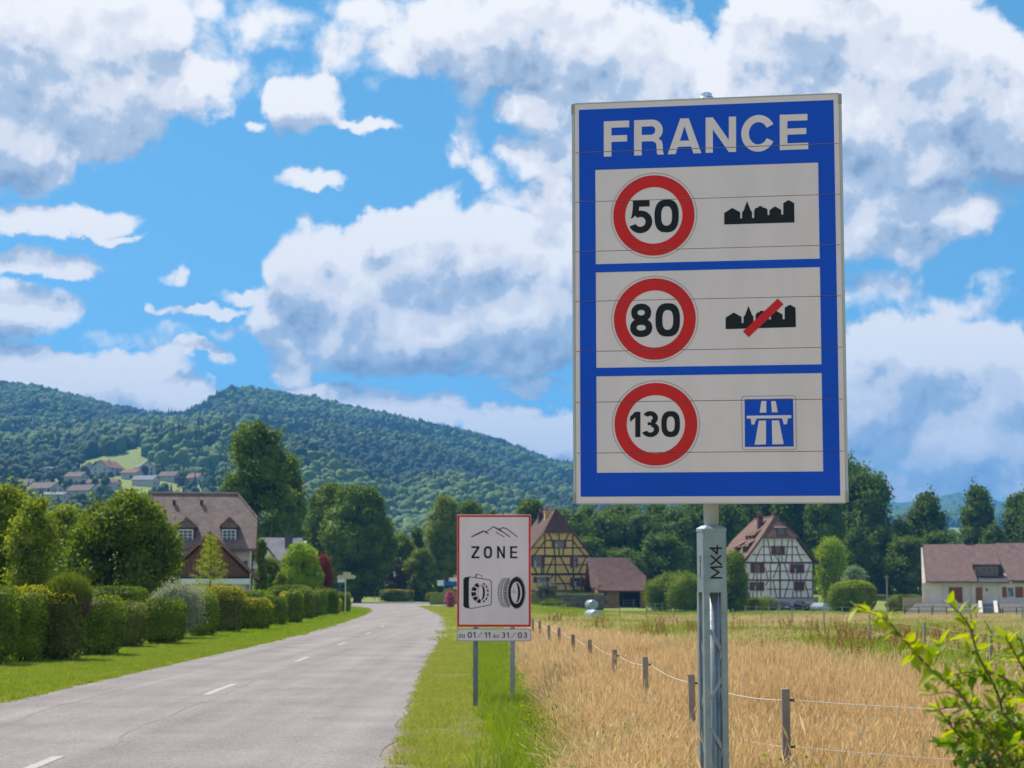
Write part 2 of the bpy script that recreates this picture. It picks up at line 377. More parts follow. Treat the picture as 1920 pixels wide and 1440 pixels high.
def strip_mesh(name, ys, xl, xr, off, mt, nx=6):
    ys = np.asarray(ys); cols = [xl + (xr - xl) * k / nx for k in range(nx + 1)]
    X = np.stack(cols, 1); Y = np.repeat(ys[:, None], nx + 1, 1); Z = terrain(X, np.maximum(Y, 1)) + off
    n, m = X.shape; i = np.arange(n - 1)[:, None] * m + np.arange(m - 1)[None, :]
    return npmesh(name, np.stack([X, Y, Z], -1).reshape(-1, 3), np.stack([i, i + 1, i + m + 1, i + m], -1).reshape(-1, 4), mt, True)
def asphalt():
    m = mat('asphalt', (.340,.300,.280), .95, (.245,.220,.208), scale=.55, detail=9, bump=.9, bscale=55, contrast=(.3,.7), spec=.15)
    nt = m.node_tree; N, L = nt.nodes, nt.links; b = N['Principled BSDF']
    tc = N.new('ShaderNodeTexCoord')
    # stones in the surface dressing
    sp = N.new('ShaderNodeTexNoise'); sp.inputs['Scale'].default_value = 24; sp.inputs['Detail'].default_value = 6; sp.inputs['Roughness'].default_value = .85
    L.new(tc.outputs['Object'], sp.inputs['Vector'])
    mr = N.new('ShaderNodeMapRange'); L.new(sp.outputs['Fac'], mr.inputs[0]); mr.inputs[1].default_value = .34; mr.inputs[2].default_value = .66; mr.inputs[3].default_value = .60; mr.inputs[4].default_value = 1.38
    mu = N.new('ShaderNodeMix'); mu.data_type = 'RGBA'; mu.blend_type = 'MULTIPLY'; mu.inputs[0].default_value = 1
    cb = N.new('ShaderNodeCombineColor')
    for k in range(3): L.new(mr.outputs[0], cb.inputs[k])
    L.new(b.inputs['Base Color'].links[0].from_socket, mu.inputs[6]); L.new(cb.outputs[0], mu.inputs[7])
    # long wear bands that follow the road
    mp = N.new('ShaderNodeMapping'); mp.inputs['Scale'].default_value = (1.1, .022, 1); L.new(tc.outputs['Object'], mp.inputs[0])
    wn = N.new('ShaderNodeTexNoise'); wn.inputs['Scale'].default_value = 1.3; wn.inputs['Detail'].default_value = 4; L.new(mp.outputs[0], wn.inputs['Vector'])
    mr2 = N.new('ShaderNodeMapRange'); L.new(wn.outputs['Fac'], mr2.inputs[0]); mr2.inputs[1].default_value = .35; mr2.inputs[2].default_value = .65; mr2.inputs[3].default_value = 0; mr2.inputs[4].default_value = .85
    mx = N.new('ShaderNodeMix'); mx.data_type = 'RGBA'; mx.blend_type = 'MULTIPLY'; L.new(mr2.outputs[0], mx.inputs[0]); L.new(mu.outputs[2], mx.inputs[6]); mx.inputs[7].default_value = (.80, .77, .78, 1)
    # fine cracks
    vw = N.new('ShaderNodeTexNoise'); vw.inputs['Scale'].default_value = 1.2; vw.inputs['Detail'].default_value = 5; L.new(tc.outputs['Object'], vw.inputs['Vector'])
    va = N.new('ShaderNodeVectorMath'); va.operation = 'MULTIPLY_ADD'; L.new(vw.outputs['Color'], va.inputs[0]); va.inputs[1].default_value = (1.4, 3, 0); L.new(tc.outputs['Object'], va.inputs[2])
    mp2 = N.new('ShaderNodeMapping'); mp2.inputs['Scale'].default_value = (.33, .05, 1); L.new(va.outputs[0], mp2.inputs[0])
    vo = N.new('ShaderNodeTexVoronoi'); vo.feature = 'DISTANCE_TO_EDGE'; vo.inputs['Scale'].default_value = 1.0; L.new(mp2.outputs[0], vo.inputs['Vector'])
    mr3 = N.new('ShaderNodeMapRange'); L.new(vo.outputs['Distance'], mr3.inputs[0]); mr3.inputs[1].default_value = .004; mr3.inputs[2].default_value = .012; mr3.inputs[3].default_value = .03; mr3.inputs[4].default_value = 0
    mc = N.new('ShaderNodeMix'); mc.data_type = 'RGBA'; L.new(mr3.outputs[0], mc.inputs[0]); L.new(mx.outputs[2], mc.inputs[6]); mc.inputs[7].default_value = (.11, .105, .105, 1)
    L.new(mc.outputs[2], b.inputs['Base Color'])
    return m
ys = np.concatenate([np.linspace(-40, 60, 201), np.linspace(61, 212, 152)])
_rl, _rr = smooth1(road_edge(ROAD_L, ys), 4), smooth1(road_edge(ROAD_R, ys), 4)
_jr = random.Random(3); _j1 = smooth1(np.array([_jr.gauss(0, .09) for _ in ys]), 1); _j2 = smooth1(np.array([_jr.gauss(0, .11) for _ in ys]), 1)
road = link('road', strip_mesh('road', ys, _rl + _j1, _rr + _j2, .012, asphalt(), 8), kind='structure', label='pale worn asphalt road with faded centre dashes')
ys2 = np.linspace(204, 276, 30)
link('side_street', strip_mesh('side_street', ys2, np.where(ys2 < 213, -34 + (213-ys2)*1.2, -90.0), np.where(ys2 < 222, -10.6 + (ys2-204)*.35, 2.0), .008, MATS['asphalt'], 6), kind='structure', label='side street crossing beyond the bend')
paint = mat('faded_road_paint', (.42,.39,.37), .8, (.30,.27,.255), scale=18, detail=6, contrast=(.38,.6))
for (y0, y1) in ((15.2,18.0),(28.6,32.0),(42.2,45.2),(55.5,58.4),(69.5,72.5),(83.5,86.5)):
    yy = np.linspace(y0, y1, 8); xc = road_edge(CENTRE, yy)
    link('lane_dash', strip_mesh('lane_dash', yy, xc - .065, xc + .065, .016, paint, 1), road)
# dark seam between the lanes and a sealed crack, real thin sheets on the asphalt
seam = mat('tar_seam', (.185,.168,.16), .9, (.25,.225,.212), scale=2.2, detail=6, contrast=(.42,.56))
def seam_strip(off, y0, y1, w, seed):
    r = random.Random(seed); yy = np.linspace(y0, y1, int((y1 - y0) * 2)); k = smooth1(np.array([r.gauss(0, .12) for _ in yy]), 4)
    xc = road_edge(CENTRE, yy) + off + k; ww = w * (0.35 + .65 * np.abs(np.sin(yy * .31 + seed)))
    link('tar_seam', strip_mesh('tar_seam', yy, xc - ww / 2, xc + ww / 2, .0145, seam, 1), road)
seam_strip(.20, 19, 95, .045, 1); seam_strip(1.75, 30, 90, .035, 2); seam_strip(-1.7, 17, 60, .03, 3)
# soil and gravel shoulder along the right edge
shoulder = mat('gravel_shoulder', (.30,.25,.21), .95, (.16,.14,.09), scale=6, detail=8, bump=.8, bscale=60)
yy = np.linspace(5, 70, 131); rr = random.Random(9); a = np.interp(yy, ys, _rr)
link('shoulder', strip_mesh('shoulder', yy, a - .25, a + .16 + smooth1(np.array([abs(rr.gauss(0, .16)) for _ in yy]), 1), .006, shoulder, 2), kind='structure', label='gravelly soil shoulder at the right road edge')
# pale path behind the hedge row
path = mat('pale_path', (.42,.36,.30), .95, (.28,.24,.18), scale=3, bump=.4)
yy = np.linspace(20, 150, 100)
link('path', strip_mesh('path', yy, np.interp(yy, [20, 38, 60, 100, 150], [-13.3, -13.35, -13.55, -15.2, -19.5]) - 1.6, np.interp(yy, [20, 38, 60, 100, 150], [-13.3, -13.35, -13.55, -15.2, -19.5]) + .6, .006, path, 2), kind='structure', label='pale gravel path behind the hedge row')
# dry grass soil under the tall straw
GOLD_V = [78,73,66,56,42,35,29,25,20,15]
def gold_far(x, y):   # far limit of the straw field for a given direction
    u = 960 + FP * x / max(y, 1)
    return float(np.interp(u, [900,960,1000,1100,1250,1400,1580,1700,1920,2400], GOLD_V))
straw_soil = mat('straw_soil', (.44,.34,.19), .95, (.30,.22,.11), scale=2.2, detail=7, bump=.6, bscale=25)
def left_gold(y): return .75 - .011 * (y - 10)
V_, F_ = [], []
yy = np.linspace(3, 78, 64)
for y in yy:
    xl = left_gold(y); xs = np.linspace(xl, max(.62 * y, xl + 1), 30)
    for x in xs:
        k = min(1, gold_far(x, y) / y); X_, Y_ = x * k, y * k
        V_.append((X_, Y_, tz(X_, Y_) + .006))
V_ = np.array(V_); i = np.arange(63)[:, None] * 30 + np.arange(29)[None, :]
link('dry_ground', npmesh('dry_ground', V_, np.stack([i, i + 1, i + 31, i + 30], -1).reshape(-1, 4), straw_soil), kind='structure', label='dry straw coloured ground of the field')
# ---------------------------------------------------------------- haze
def build_haze():
    m = bpy.data.materials.new('haze_air'); m.use_nodes = True; nt = m.node_tree; nt.nodes.clear()
    v = nt.nodes.new('ShaderNodeVolumePrincipled'); v.inputs['Color'].default_value = (.13, .48, 1, 1); v.inputs['Density'].default_value = HAZE
    v.inputs['Anisotropy'].default_value = 0.0
    o = nt.nodes.new('ShaderNodeOutputMaterial'); nt.links.new(v.outputs[0], o.inputs['Volume'])
    MB().box(-24000, 24000, -80, 7200, -40, 520).obj('haze', m, kind='stuff', label='thin blue summer air over the valley')
HAZE = 0.00018
build_haze()
# ---------------------------------------------------------------- scatter with geometry nodes
def scatter(name, pts, rot, scl, protos, **pr):
    """one object: points that carry instances of the prototype meshes"""
    me = bpy.data.meshes.new(name); n = len(pts); me.vertices.add(n)
    me.vertices.foreach_set('co', np.asarray(pts, np.float32).ravel())
    a = me.attributes.new('rot', 'FLOAT_VECTOR', 'POINT'); a.data.foreach_set('vector', np.asarray(rot, np.float32).ravel())
    a = me.attributes.new('scl', 'FLOAT_VECTOR', 'POINT'); a.data.foreach_set('vector', np.asarray(scl, np.float32).ravel())
    col = bpy.data.collections.new(name + '_pieces')
    for i, p in enumerate(protos):
        o = bpy.data.objects.new('%s_piece' % name, p); col.objects.link(o)
    g = bpy.data.node_groups.new(name, 'GeometryNodeTree')
    g.interface.new_socket('Geometry', in_out='INPUT', socket_type='NodeSocketGeometry'); g.interface.new_socket('Geometry', in_out='OUTPUT', socket_type='NodeSocketGeometry')
    gi, go = g.nodes.new('NodeGroupInput'), g.nodes.new('NodeGroupOutput')
    ci = g.nodes.new('GeometryNodeCollectionInfo'); ci.inputs['Collection'].default_value = col
    ci.inputs['Separate Children'].default_value = True; ci.inputs['Reset Children'].default_value = True
    ip = g.nodes.new('GeometryNodeInstanceOnPoints'); ip.inputs['Pick Instance'].default_value = True
    r = g.nodes.new('GeometryNodeInputNamedAttribute'); r.data_type = 'FLOAT_VECTOR'; r.inputs['Name'].default_value = 'rot'
    s = g.nodes.new('GeometryNodeInputNamedAttribute'); s.data_type = 'FLOAT_VECTOR'; s.inputs['Name'].default_value = 'scl'
    rv = g.nodes.new('FunctionNodeRandomValue'); rv.data_type = 'INT'
    ri = [x for x in rv.inputs if x.type == 'INT']; ri[0].default_value = 0; ri[1].default_value = len(protos) - 1
    L = g.links; L.new(gi.outputs[0], ip.inputs['Points']); L.new(ci.outputs[0], ip.inputs['Instance'])
    e2r = g.nodes.new('FunctionNodeEulerToRotation'); L.new(r.outputs[0], e2r.inputs[0]); L.new(e2r.outputs[0], ip.inputs['Rotation'])
    L.new(s.outputs[0], ip.inputs['Scale'])
    ro = [x for x in rv.outputs if x.type == 'INT'][0]
    L.new(ro, ip.inputs['Instance Index']); L.new(ip.outputs[0], go.inputs[0])
    o = link(name, me, **pr); o.modifiers.new('scatter', 'NODES').node_group = g
    return o
# ---------------------------------------------------------------- foliage
def ico(sub):
    bm = bmesh.new(); bmesh.ops.create_icosphere(bm, subdivisions=sub, radius=1)
    v = np.array([x.co[:] for x in bm.verts]); f = np.array([[q.index for q in p.verts] for p in bm.faces]); bm.free(); return v, f
ICO = {k: ico(k) for k in (1, 2, 3)}
def unit(a): return a / np.maximum(np.linalg.norm(a, axis=1, keepdims=True), 1e-9)
def leaf_quads(rng, C, Nr, size, asp=.55, flat=.8, droop=0.0):
    n = len(C); d = unit(Nr * flat + rng.normal(size=(n, 3)) * .6)
    t = unit(np.cross(d, rng.normal(size=(n, 3)))); b = np.cross(d, t)
    s = size * rng.uniform(.65, 1.3, (n, 1))
    a = C + t * s * .5; c = C - t * s * .5; e = C + b * s * asp * .5 + d * s * .12; g = C - b * s * asp * .5 + d * s * .12
    if droop: a = a - np.array([0, 0, 1]) * s * droop
    V_ = np.stack([a, e, c, g], 1).reshape(-1, 3)
    return V_, np.arange(4 * n).reshape(-1, 4)
def lobed(rng, lobes, n, leaf, asp=.6, flat=.7, shag=.16, core=.80, droop=0., corelev=2):
    """leaves on the surface of many overlapping lobes, with a bumpy inner mass"""
    c = np.array([l[0] for l in lobes]); r = np.array([l[1] for l in lobes])
    if r.ndim == 1: r = np.repeat(r[:, None], 3, 1)
    area = (r[:, 0] * r[:, 1] * r[:, 2]) ** (2 / 3); k = rng.choice(len(c), size=int(n * 1.5), p=area / area.sum())
    d = unit(rng.normal(size=(len(k), 3)))
    q = c[k] + d * r[k] * (1 + rng.normal(size=(len(k), 1)) * shag - .04)
    inside = np.zeros(len(k), bool)
    for i in range(len(c)):
        e = (((q - c[i]) / (r[i] * .80)) ** 2).sum(1) < 1; e[k == i] = False; inside |= e
    q, d = q[~inside][:n], d[~inside][:n]
    V1, F1 = leaf_quads(rng, q, d, leaf, asp, flat, droop)
    iv, iF = ICO[corelev]; m = len(iv)
    bump = 1 + .10 * np.sin(iv[None] @ rng.normal(size=(len(c), 3, 3)) * 4).sum(2)
    V2 = (c[:, None] + iv[None] * r[:, None] * core * bump[..., None]).reshape(-1, 3)
    F2 = (iF[None] + (np.arange(len(c)) * m)[:, None, None]).reshape(-1, 3) + len(V1)
    return np.concatenate([V1, V2]), [F1, F2]
def envelope_lobes(rng, H, Wd, kind, K, lob, base=.15):
    """lobe centres inside a crown outline; H crown height, Wd width, z from 0"""
    out = []
    for i in range(K):
        t = rng.uniform(.03, .97) if i > 3 else (.25, .5, .72, .9)[i]
        if kind == 'round': e = math.sqrt(max(0, 1 - (2 * t - 1) ** 2))
        elif kind == 'broad': e = min(1, (t / .3) ** .5) * max(0, 1 - max(0, (t - .45) / .55) ** 2.2) ** .5
        elif kind == 'poplar': e = min(1, (t / .2) ** .6) * (1 - .50 * max(0, (t - .32) / .68) ** 2.0) * (1 if t < .92 else .8)
        elif kind == 'cone': e = (1 - t) ** .85
        else: e = 1
        rr = Wd / 2 * e; a = rng.uniform(0, 6.283); l = lob * (.7 + .6 * rng.rand()) * (0.55 + .45 * e)
        rad = max(0, rr - l) * (rng.rand() ** .35)
        out.append(((rad * math.cos(a), rad * math.sin(a), min(t * H, H - l * .8)), (l, l, l * .9)))
    return out
def leafmat(name, c1, c2, tr=.32, isl=.55, scale=.5, objrand=0):
    return mat(name, c1, .65, c2, scale=scale, detail=3, trans=tr + .08, island=isl, spec=.2, objrand=objrand)
LM = {
 'linden': leafmat('linden_leaf', (0.19, 0.28, 0.008), (0.022, 0.052, 0.004)),
 'willow': leafmat('willow_leaf', (0.36, 0.41, 0.04), (0.08, 0.125, 0.018)),
 'pear': leafmat('fruit_tree_leaf', (0.27, 0.34, 0.03), (0.042, 0.08, 0.014)),
 'poplar': leafmat('poplar_leaf', (0.21, 0.29, 0.03), (0.04, 0.075, 0.016)),
 'birch': leafmat('birch_leaf', (0.23, 0.28, 0.03), (0.1, 0.15, 0.02)),
 'forest': leafmat('dark_tree_leaf', (.17,.25,.030), (.030,.062,.014), objrand=.25),
 'bright': leafmat('bright_leaf', (0.36, 0.46, 0.012), (0.14, 0.24, 0.01)),
 'hedge': leafmat('hedge_leaf', (0.3, 0.38, 0.03), (0.045, 0.078, 0.01), tr=.22),
 'yellowhedge': leafmat('yellow_hedge_leaf', (0.64, 0.54, 0.02), (0.2, 0.22, 0.014), tr=.25, scale=1.1),
 'brownhedge': leafmat('brown_hedge_leaf', (0.25, 0.27, 0.05), (0.085, 0.1, 0.025), tr=.2),
 'variegated': leafmat('variegated_leaf', (0.56, 0.54, 0.36), (0.07, 0.12, 0.035), tr=.2, isl=.6),
 'maple': leafmat('red_maple_leaf', (0.3, 0.06, 0.03), (0.12, 0.03, 0.02)),
 'larch': leafmat('larch_leaf', (0.42, 0.46, 0.022), (0.2, 0.26, 0.016), tr=.35),
 'broom': leafmat('feathery_leaf', (0.2, 0.26, 0.03), (0.1, 0.12, 0.03), tr=.25),
 'flower': leafmat('pink_flower', (.62,.20,.30), (.35,.08,.13), tr=.3, isl=.9),
 'palebloom': leafmat('pale_bloom_leaf', (.26,.19,.15), (.05,.08,.03), tr=.25, isl=.9),
 'silver': leafmat('grey_green_leaf', (0.28, 0.34, 0.17), (0.12, 0.17, 0.07), tr=.3),
}
bark = mat('bark', (.105,.082,.062), .95, (.05,.04,.032), scale=6, bump=.6, bscale=20, stretch=(1, 1, .3))
palebark = mat('pale_bark', (.40,.37,.33), .9, (.16,.14,.12), scale=5, stretch=(1, 1, .5))
def limbs(rng, lobes, H0, r0, top, n=5):
    m = MB(); m.tube([(0, 0, -.3), (.02, 0, H0 * .5), (0, .03, H0), (rng.normal() * .1, rng.normal() * .1, top)], [r0 * 1.25, r0 * .95, r0 * .8, r0 * .2], 9)
    L_ = sorted(lobes, key=lambda l: l[0][2])[:max(n * 2, 4)]
    for i in range(n):
        c = L_[rng.randint(len(L_))][0]; s = Vector((0, 0, H0 * (.75 + .1 * i / n))); e = Vector(c)
        md = s.lerp(e, .5) + Vector((0, 0, -.08 * (e - s).length))
        m.tube([s, md, e], [r0 * .5, r0 * .3, r0 * .12], 6)
    return m
def tree(name, label, base, H, Wd, kind, leaf, n, lm, seed, clear=1.5, K=34, lob=None, tr=.2, group=None, bk=None, asp=.6, droop=0., shag=.16, wy=1.0, core=.8, sprigs=0, slen=.8):
    rng = np.random.RandomState(seed); lob = lob or Wd * .2
    t = thing(name, label, 'tree', base, 0, group)
    lobes = [((c[0], c[1] * wy, c[2] + clear), r) for c, r in envelope_lobes(rng, H - clear, Wd, kind, K, lob)]
    V_, F_ = lobed(rng, lobes, n, leaf, asp, .7, shag, droop=droop, core=core)
    if sprigs:   # young shoots that break the outline
        C_, N_ = [], []
        for k in range(sprigs):
            c, r = lobes[rng.randint(len(lobes))]; d = unit(rng.normal(size=(1, 3)) * np.array([1, 1, .5]) + np.array([0, 0, 1.0]))[0]; c = np.array(c); r = np.array(r)
            L_ = slen * rng.uniform(.4, 1.2); m_ = int(L_ / leaf * 5)
            for q in range(m_): C_.append(c + d * (r * .85 + L_ * q / m_) + rng.normal(size=3) * leaf * .45)
        C_ = np.array(C_); V1, F1 = leaf_quads(rng, C_, unit(rng.normal(size=C_.shape)), leaf, asp); F_ = F_ + [F1 + len(V_)]; V_ = np.concatenate([V_, V1])
    link('crown', npmesh('crown', V_, F_, LM[lm]), t)
    limbs(rng, lobes, clear + .12 * H, tr, H * .8).obj('trunk', bk or bark, t, True)
    return t
def copy_thing(src, loc, label, rz=0, sc=1.0, szz=None):
    r = src.copy(); COL.objects.link(r); r.location = loc; r.rotation_euler = (0, 0, rz); r.scale = (sc, sc, szz or sc); r['label'] = label
    for ch in src.children:
        c = ch.copy(); COL.objects.link(c); c.parent = r
        for g in ch.children:
            d = g.copy(); COL.objects.link(d); d.parent = c
    return r
def shrub(name, label, cat, base, w, d, h, lm, seed, e=3.0, leaf=.075, n=None, z0=.12, group=None, top=None, ztaper=0., stem=.05, fuzz=.03, bump=.05, rz=0):
    """clipped or free shrub: leaves over a rounded box, a stem below"""
    rng = np.random.RandomState(seed); t = thing(name, label, cat, base, rz, group)
    a, b, c = w / 2, d / 2, (h - z0) / 2
    n = n or int(2.6 * (2 * (w * d) + 2 * h * (w + d)) / (leaf * leaf))
    dr = unit(rng.normal(size=(n, 3))); W3 = rng.normal(size=(3, 5)) * 2.2; ph = rng.uniform(0, 6, 5)
    def surf(dr, k=1.0):
        q = (np.abs(dr) / np.array([a, b, c])) ** e; r = q.sum(1) ** (-1 / e)
        p = dr * r[:, None]; bm_ = 1 + bump * np.sin(p / max(w, .8) * 3 @ W3 + ph).sum(1) * .45
        p = p * (bm_ * k)[:, None]
        if ztaper: p[:, :2] *= (1 + ztaper * (p[:, 2:3] / c))
        p[:, 2] += c + z0
        nrm = unit(np.sign(dr) * np.abs(p - np.array([0, 0, c + z0])) ** (e - 1) / np.array([a, b, c]) ** e)
        return p, nrm
    p, nrm = surf(dr); p = p + nrm * rng.normal(size=(n, 1)) * fuzz
    V1, F1 = leaf_quads(rng, p, nrm, leaf, .6, .6)
    iv, iF = ICO[3]; V2, _ = surf(iv, .90)
    o = link('foliage', npmesh('foliage', np.concatenate([V1, V2]), [F1, iF + len(V1)], LM[lm]), t)
    m = MB()
    for k in range(3): m.tube([((k - 1) * stem * 2, 0, -.1), ((k - 1) * w * .15, rng.normal() * .05, h * .5)], [stem, stem * .5], 6)
    m.obj('stem', bark, t, True)
    if top:
        lm2, frac = top; ok = p[:, 2] > h * frac; rr = p[ok] + nrm[ok] * leaf * .3
        V1, F1 = leaf_quads(rng, rr, nrm[ok], leaf, .6, .6)
        link('new_growth', npmesh('new_growth', V1, F1, LM[lm2]), t, kind='stuff')
    return t
# ---------------------------------------------------------------- forest on the hills
leaf_far = mat('far_broadleaf', (.095,.165,.022), .9, (.022,.060,.014), scale=2.2, detail=5, objrand=.55, contrast=(.36, .64), bump=1.0, bscale=5)
leaf_far.node_tree.nodes['Bump'].inputs['Distance'].default_value = .25
leaf_fir = mat('far_conifer', (.034,.070,.030), .9, (.016,.040,.020), scale=.4, objrand=.6)
leaf_far2 = mat('far_shade_tinted_broadleaf', (.036,.072,.022), .9, (.010,.028,.012), scale=2.2, detail=5, objrand=.5, contrast=(.36, .64), bump=1.0, bscale=5)  # shadow in the hill folds, painted as a darker leaf colour
leaf_far3 = mat('far_light_tinted_broadleaf', (.15,.215,.03), .9, (.045,.09,.018), scale=2.2, detail=5, objrand=.5, contrast=(.36, .64), bump=1.0, bscale=5)  # light on the ridges, painted as a paler leaf colour
def crown_piece(seed, tall=1.15, mt_=None):
    v, f = ICO[3]; w = v.copy(); out = []
    for p in v:
        q = Vector(p) * 1.6 + Vector((seed * 7.1, 0, 0)); r = 1 + .34 * mnoise.noise(q) + .26 * abs(mnoise.noise(q * 2.3)) + .22 * mnoise.noise(q * 4.5)
        out.append((p[0] * r, p[1] * r, p[2] * r * tall))
    o = np.array(out); o[:, 2] = np.where(o[:, 2] < 0, o[:, 2] * 1.35, o[:, 2])
    return npmesh('broadleaf_crown', o, f, mt_ or leaf_far)
def fir_piece(seed):
    m = MB(); r = random.Random(seed)
    for k in range(6):
        z0 = -1 + k * .36; rad = .80 * (1 - k / 6.6); n = 9; base = len(m.v)
        for j in range(n):
            t = j * 6.283 / n + k; q = rad * (1 if j % 2 else .72) * r.uniform(.85, 1.1); m.v.append((q * math.cos(t), q * math.sin(t), z0 + r.uniform(-.05, .05)))
        m.v.append((0, 0, z0 + .8)); m.f += [(base + j, base + (j + 1) % n, base + n) for j in range(n)]
    return m.mesh('conifer_crown', leaf_fir, fix=False)
PIECES = [crown_piece(i, t) for i, t in enumerate((1.0, 1.15, 1.3, 1.1, .95))] + [fir_piece(1), fir_piece(2)]
DARK_PIECES = [crown_piece(i + 7, t, leaf_far2) for i, t in enumerate((1.0, 1.25, 1.1))]; PALE_PIECES = [crown_piece(i + 11, t, leaf_far3) for i, t in enumerate((1.0, 1.2))]
def to_px(x, y, z):
    c, s = math.cos(PITCH), math.sin(PITCH); zz = z - EYE
    d = y * c + zz * s; return 960 + FP * x / d, 720 - FP * (zz * c - y * s) / d
def inpoly(u, v, poly):
    ins = np.zeros(len(u), bool); j = len(poly) - 1
    for i in range(len(poly)):
        xi, yi = poly[i]; xj, yj = poly[j]
        if yi != yj: ins ^= ((yi > v) != (yj > v)) & (u < (xj - xi) * (v - yi) / (yj - yi) + xi)
        j = i
    return ins
MEADOWS = [[(160,862),(205,856),(262,838),(272,842),(275,880),(262,892),(240,900),(215,890),(165,878)], [(705,988),(775,988),(775,996),(705,996)], [(205,905),(300,898),(330,925),(240,940),(200,925)],
           [(1755,988),(1815,990),(1818,1024),(1780,1024)]]
VILLAGE = [[(40,905),(90,876),(170,862),(240,872),(320,875),(400,885),(430,935),(300,1000),(20,1000)]]
def build_forest():
    rng = np.random.RandomState(11); pts, rot, scl = [], [], []
    for (y0, y1, step, s0) in ((560, 1000, 6.5, 3.2), (1000, 1900, 6.6, 3.6), (1900, 2750, 7.4, 4.0)):
        ys_ = np.arange(y0, y1, step)
        for y in ys_:
            xs = np.arange(-.40 * y, .40 * y, step) + rng.uniform(-3, 3)
            xx = xs + rng.normal(size=len(xs)) * step * .3; yy_ = y + rng.normal(size=len(xs)) * step * .3
            zz = terrain(xx, yy_); u, v = to_px(xx, yy_, zz)
            ok = np.ones(len(xx), bool)
            for mp_ in MEADOWS: ok &= ~inpoly(u, v, mp_)
            for mp_ in VILLAGE: ok &= ~(inpoly(u, v, mp_) & (rng.rand(len(xx)) < .55))
            ok &= ~((u > 1300) & (y > 2000) & (y < 2300) & False)
            xx, yy_, zz = xx[ok], yy_[ok], zz[ok]; n = len(xx)
            s = s0 * rng.uniform(.6, 1.35, n) * np.where(inpoly(*to_px(xx, yy_, zz), VILLAGE[0]), .62, 1)
            hh = s * rng.uniform(.95, 1.45, n)
            pts.append(np.stack([xx, yy_, zz + hh * .75], 1)); rot.append(np.stack([np.zeros(n), np.zeros(n), rng.uniform(0, 6.28, n)], 1)); scl.append(np.stack([s, s, hh], 1))
    pts, rot, scl = map(np.concatenate, (pts, rot, scl))
    # stands of conifers: noise decides
    nz = np.array([mnoise.noise(Vector((p[0] / 160, p[1] / 260, 3.3))) for p in pts]) + rng.normal(size=len(pts)) * .16
    fir = nz > .42
    n3 = np.array([mnoise.noise(Vector((p[0] / 210, p[1] / 330, 9.1))) + .6 * mnoise.noise(Vector((p[0] / 70, p[1] / 110, 4.1))) for p in pts]) + rng.normal(size=len(pts)) * .14
    dk = ~fir & (n3 > .04); pl_ = ~fir & (n3 < -.20); md = ~fir & ~dk & ~pl_  # dark and pale patches imitate the hills' shade and light by leaf colour
    scatter('hill_forest', pts[md], rot[md], scl[md], PIECES[:5], kind='stuff', label='dense broadleaf woods covering the hills')
    scatter('shade_tinted_forest', pts[dk], rot[dk], scl[dk], DARK_PIECES, kind='stuff', label='broadleaf stands on the hills with hillside shadow put into their darker colour')
    scatter('light_tinted_forest', pts[pl_], rot[pl_], scl[pl_], PALE_PIECES, kind='stuff', label='broadleaf stands on the hills with ridge light put into their paler green')
    s = scl[fir]; s = np.stack([s[:, 0] * .95, s[:, 1] * .95, s[:, 2] * 1.0], 1); p2 = pts[fir].copy(); p2[:, 2] += 1
    scatter('conifer_forest', p2, rot[fir], s, PIECES[5:], kind='stuff', label='dark conifers standing among the woods on the hills')
    # far blue hills to the right
    pts, rot, scl = [], [], []
    for y in np.arange(2780, 5300, 24):
        xs = np.arange((.12 if y > 4200 else .17) * y, .40 * y, 19) + rng.uniform(-8, 8); yy_ = y + rng.normal(size=len(xs)) * 6; zz = terrain(xs, yy_); n = len(xs); s = rng.uniform(10, 15, n)
        pts.append(np.stack([xs, yy_, zz + s * .3], 1)); rot.append(np.stack([np.zeros(n), np.zeros(n), rng.uniform(0, 6.28, n)], 1)); scl.append(np.stack([s, s, s * .8], 1))
    pts, rot, scl = map(np.concatenate, (pts, rot, scl))
    scatter('distant_forest', pts, rot, scl, PIECES[:5], kind='stuff', label='blue wooded hills in the far distance at right')
build_forest()
# ---------------------------------------------------------------- village on the hillside
vw = mat('village_plaster', (.55,.52,.47), .9, (.38,.35,.32), scale=.5, objrand=.5)
vr = [mat('village_roof_red', (.26,.12,.085), .9, (.17,.085,.065), scale=.8), mat('village_roof_brown', (.17,.12,.105), .9, (.12,.09,.08), scale=.8), mat('village_roof_grey', (.24,.24,.26), .9, (.16,.16,.18), scale=.8)]
dark_glass = mat('window_glass', (.045,.06,.075), .12, (.02,.025,.035), scale=.6, spec=.8)
def gable_house(name, label, base, w, d, hw, hr, rz, rm, wm, group=None, chim=True, wins=2):
    t = thing(name, label, 'house', base, rz, group)
    MB().prism([(-w/2, -2.5), (w/2, -2.5), (w/2, hw), (0, hw + hr - .15), (-w/2, hw)], 0, d).obj('wall', wm, t)
    e = .5; k = hr / (w / 2); m = MB()
    for s in (-1, 1):
        m.slab([(s * (w/2 + e), -e, hw - e * k), (0, -e, hw + hr), (0, d + e, hw + hr), (s * (w/2 + e), d + e, hw - e * k)], (0, 0, .2))
    rf = m.obj('roof', rm, t)
    if chim: MB().box(w * .12, w * .12 + .6, d * .4, d * .4 + .6, hw + hr * .5, hw + hr + .9).obj('chimney', wm, rf)
    for i in range(wins):
        for z in ((.9, 2.2), (3.2, 4.4))[: (1 if hw < 4 else 2)]:
            x = -w / 2 + w * (i + .5) / wins
            MB().box(x - .5, x + .5, -.04, .1, z[0], z[1]).obj('window', dark_glass, t)
            MB().box(w/2 - .1, w/2 + .04, d * (i + .5) / wins - .5, d * (i + .5) / wins + .5, z[0], z[1]).obj('window', dark_glass, t)
    return t
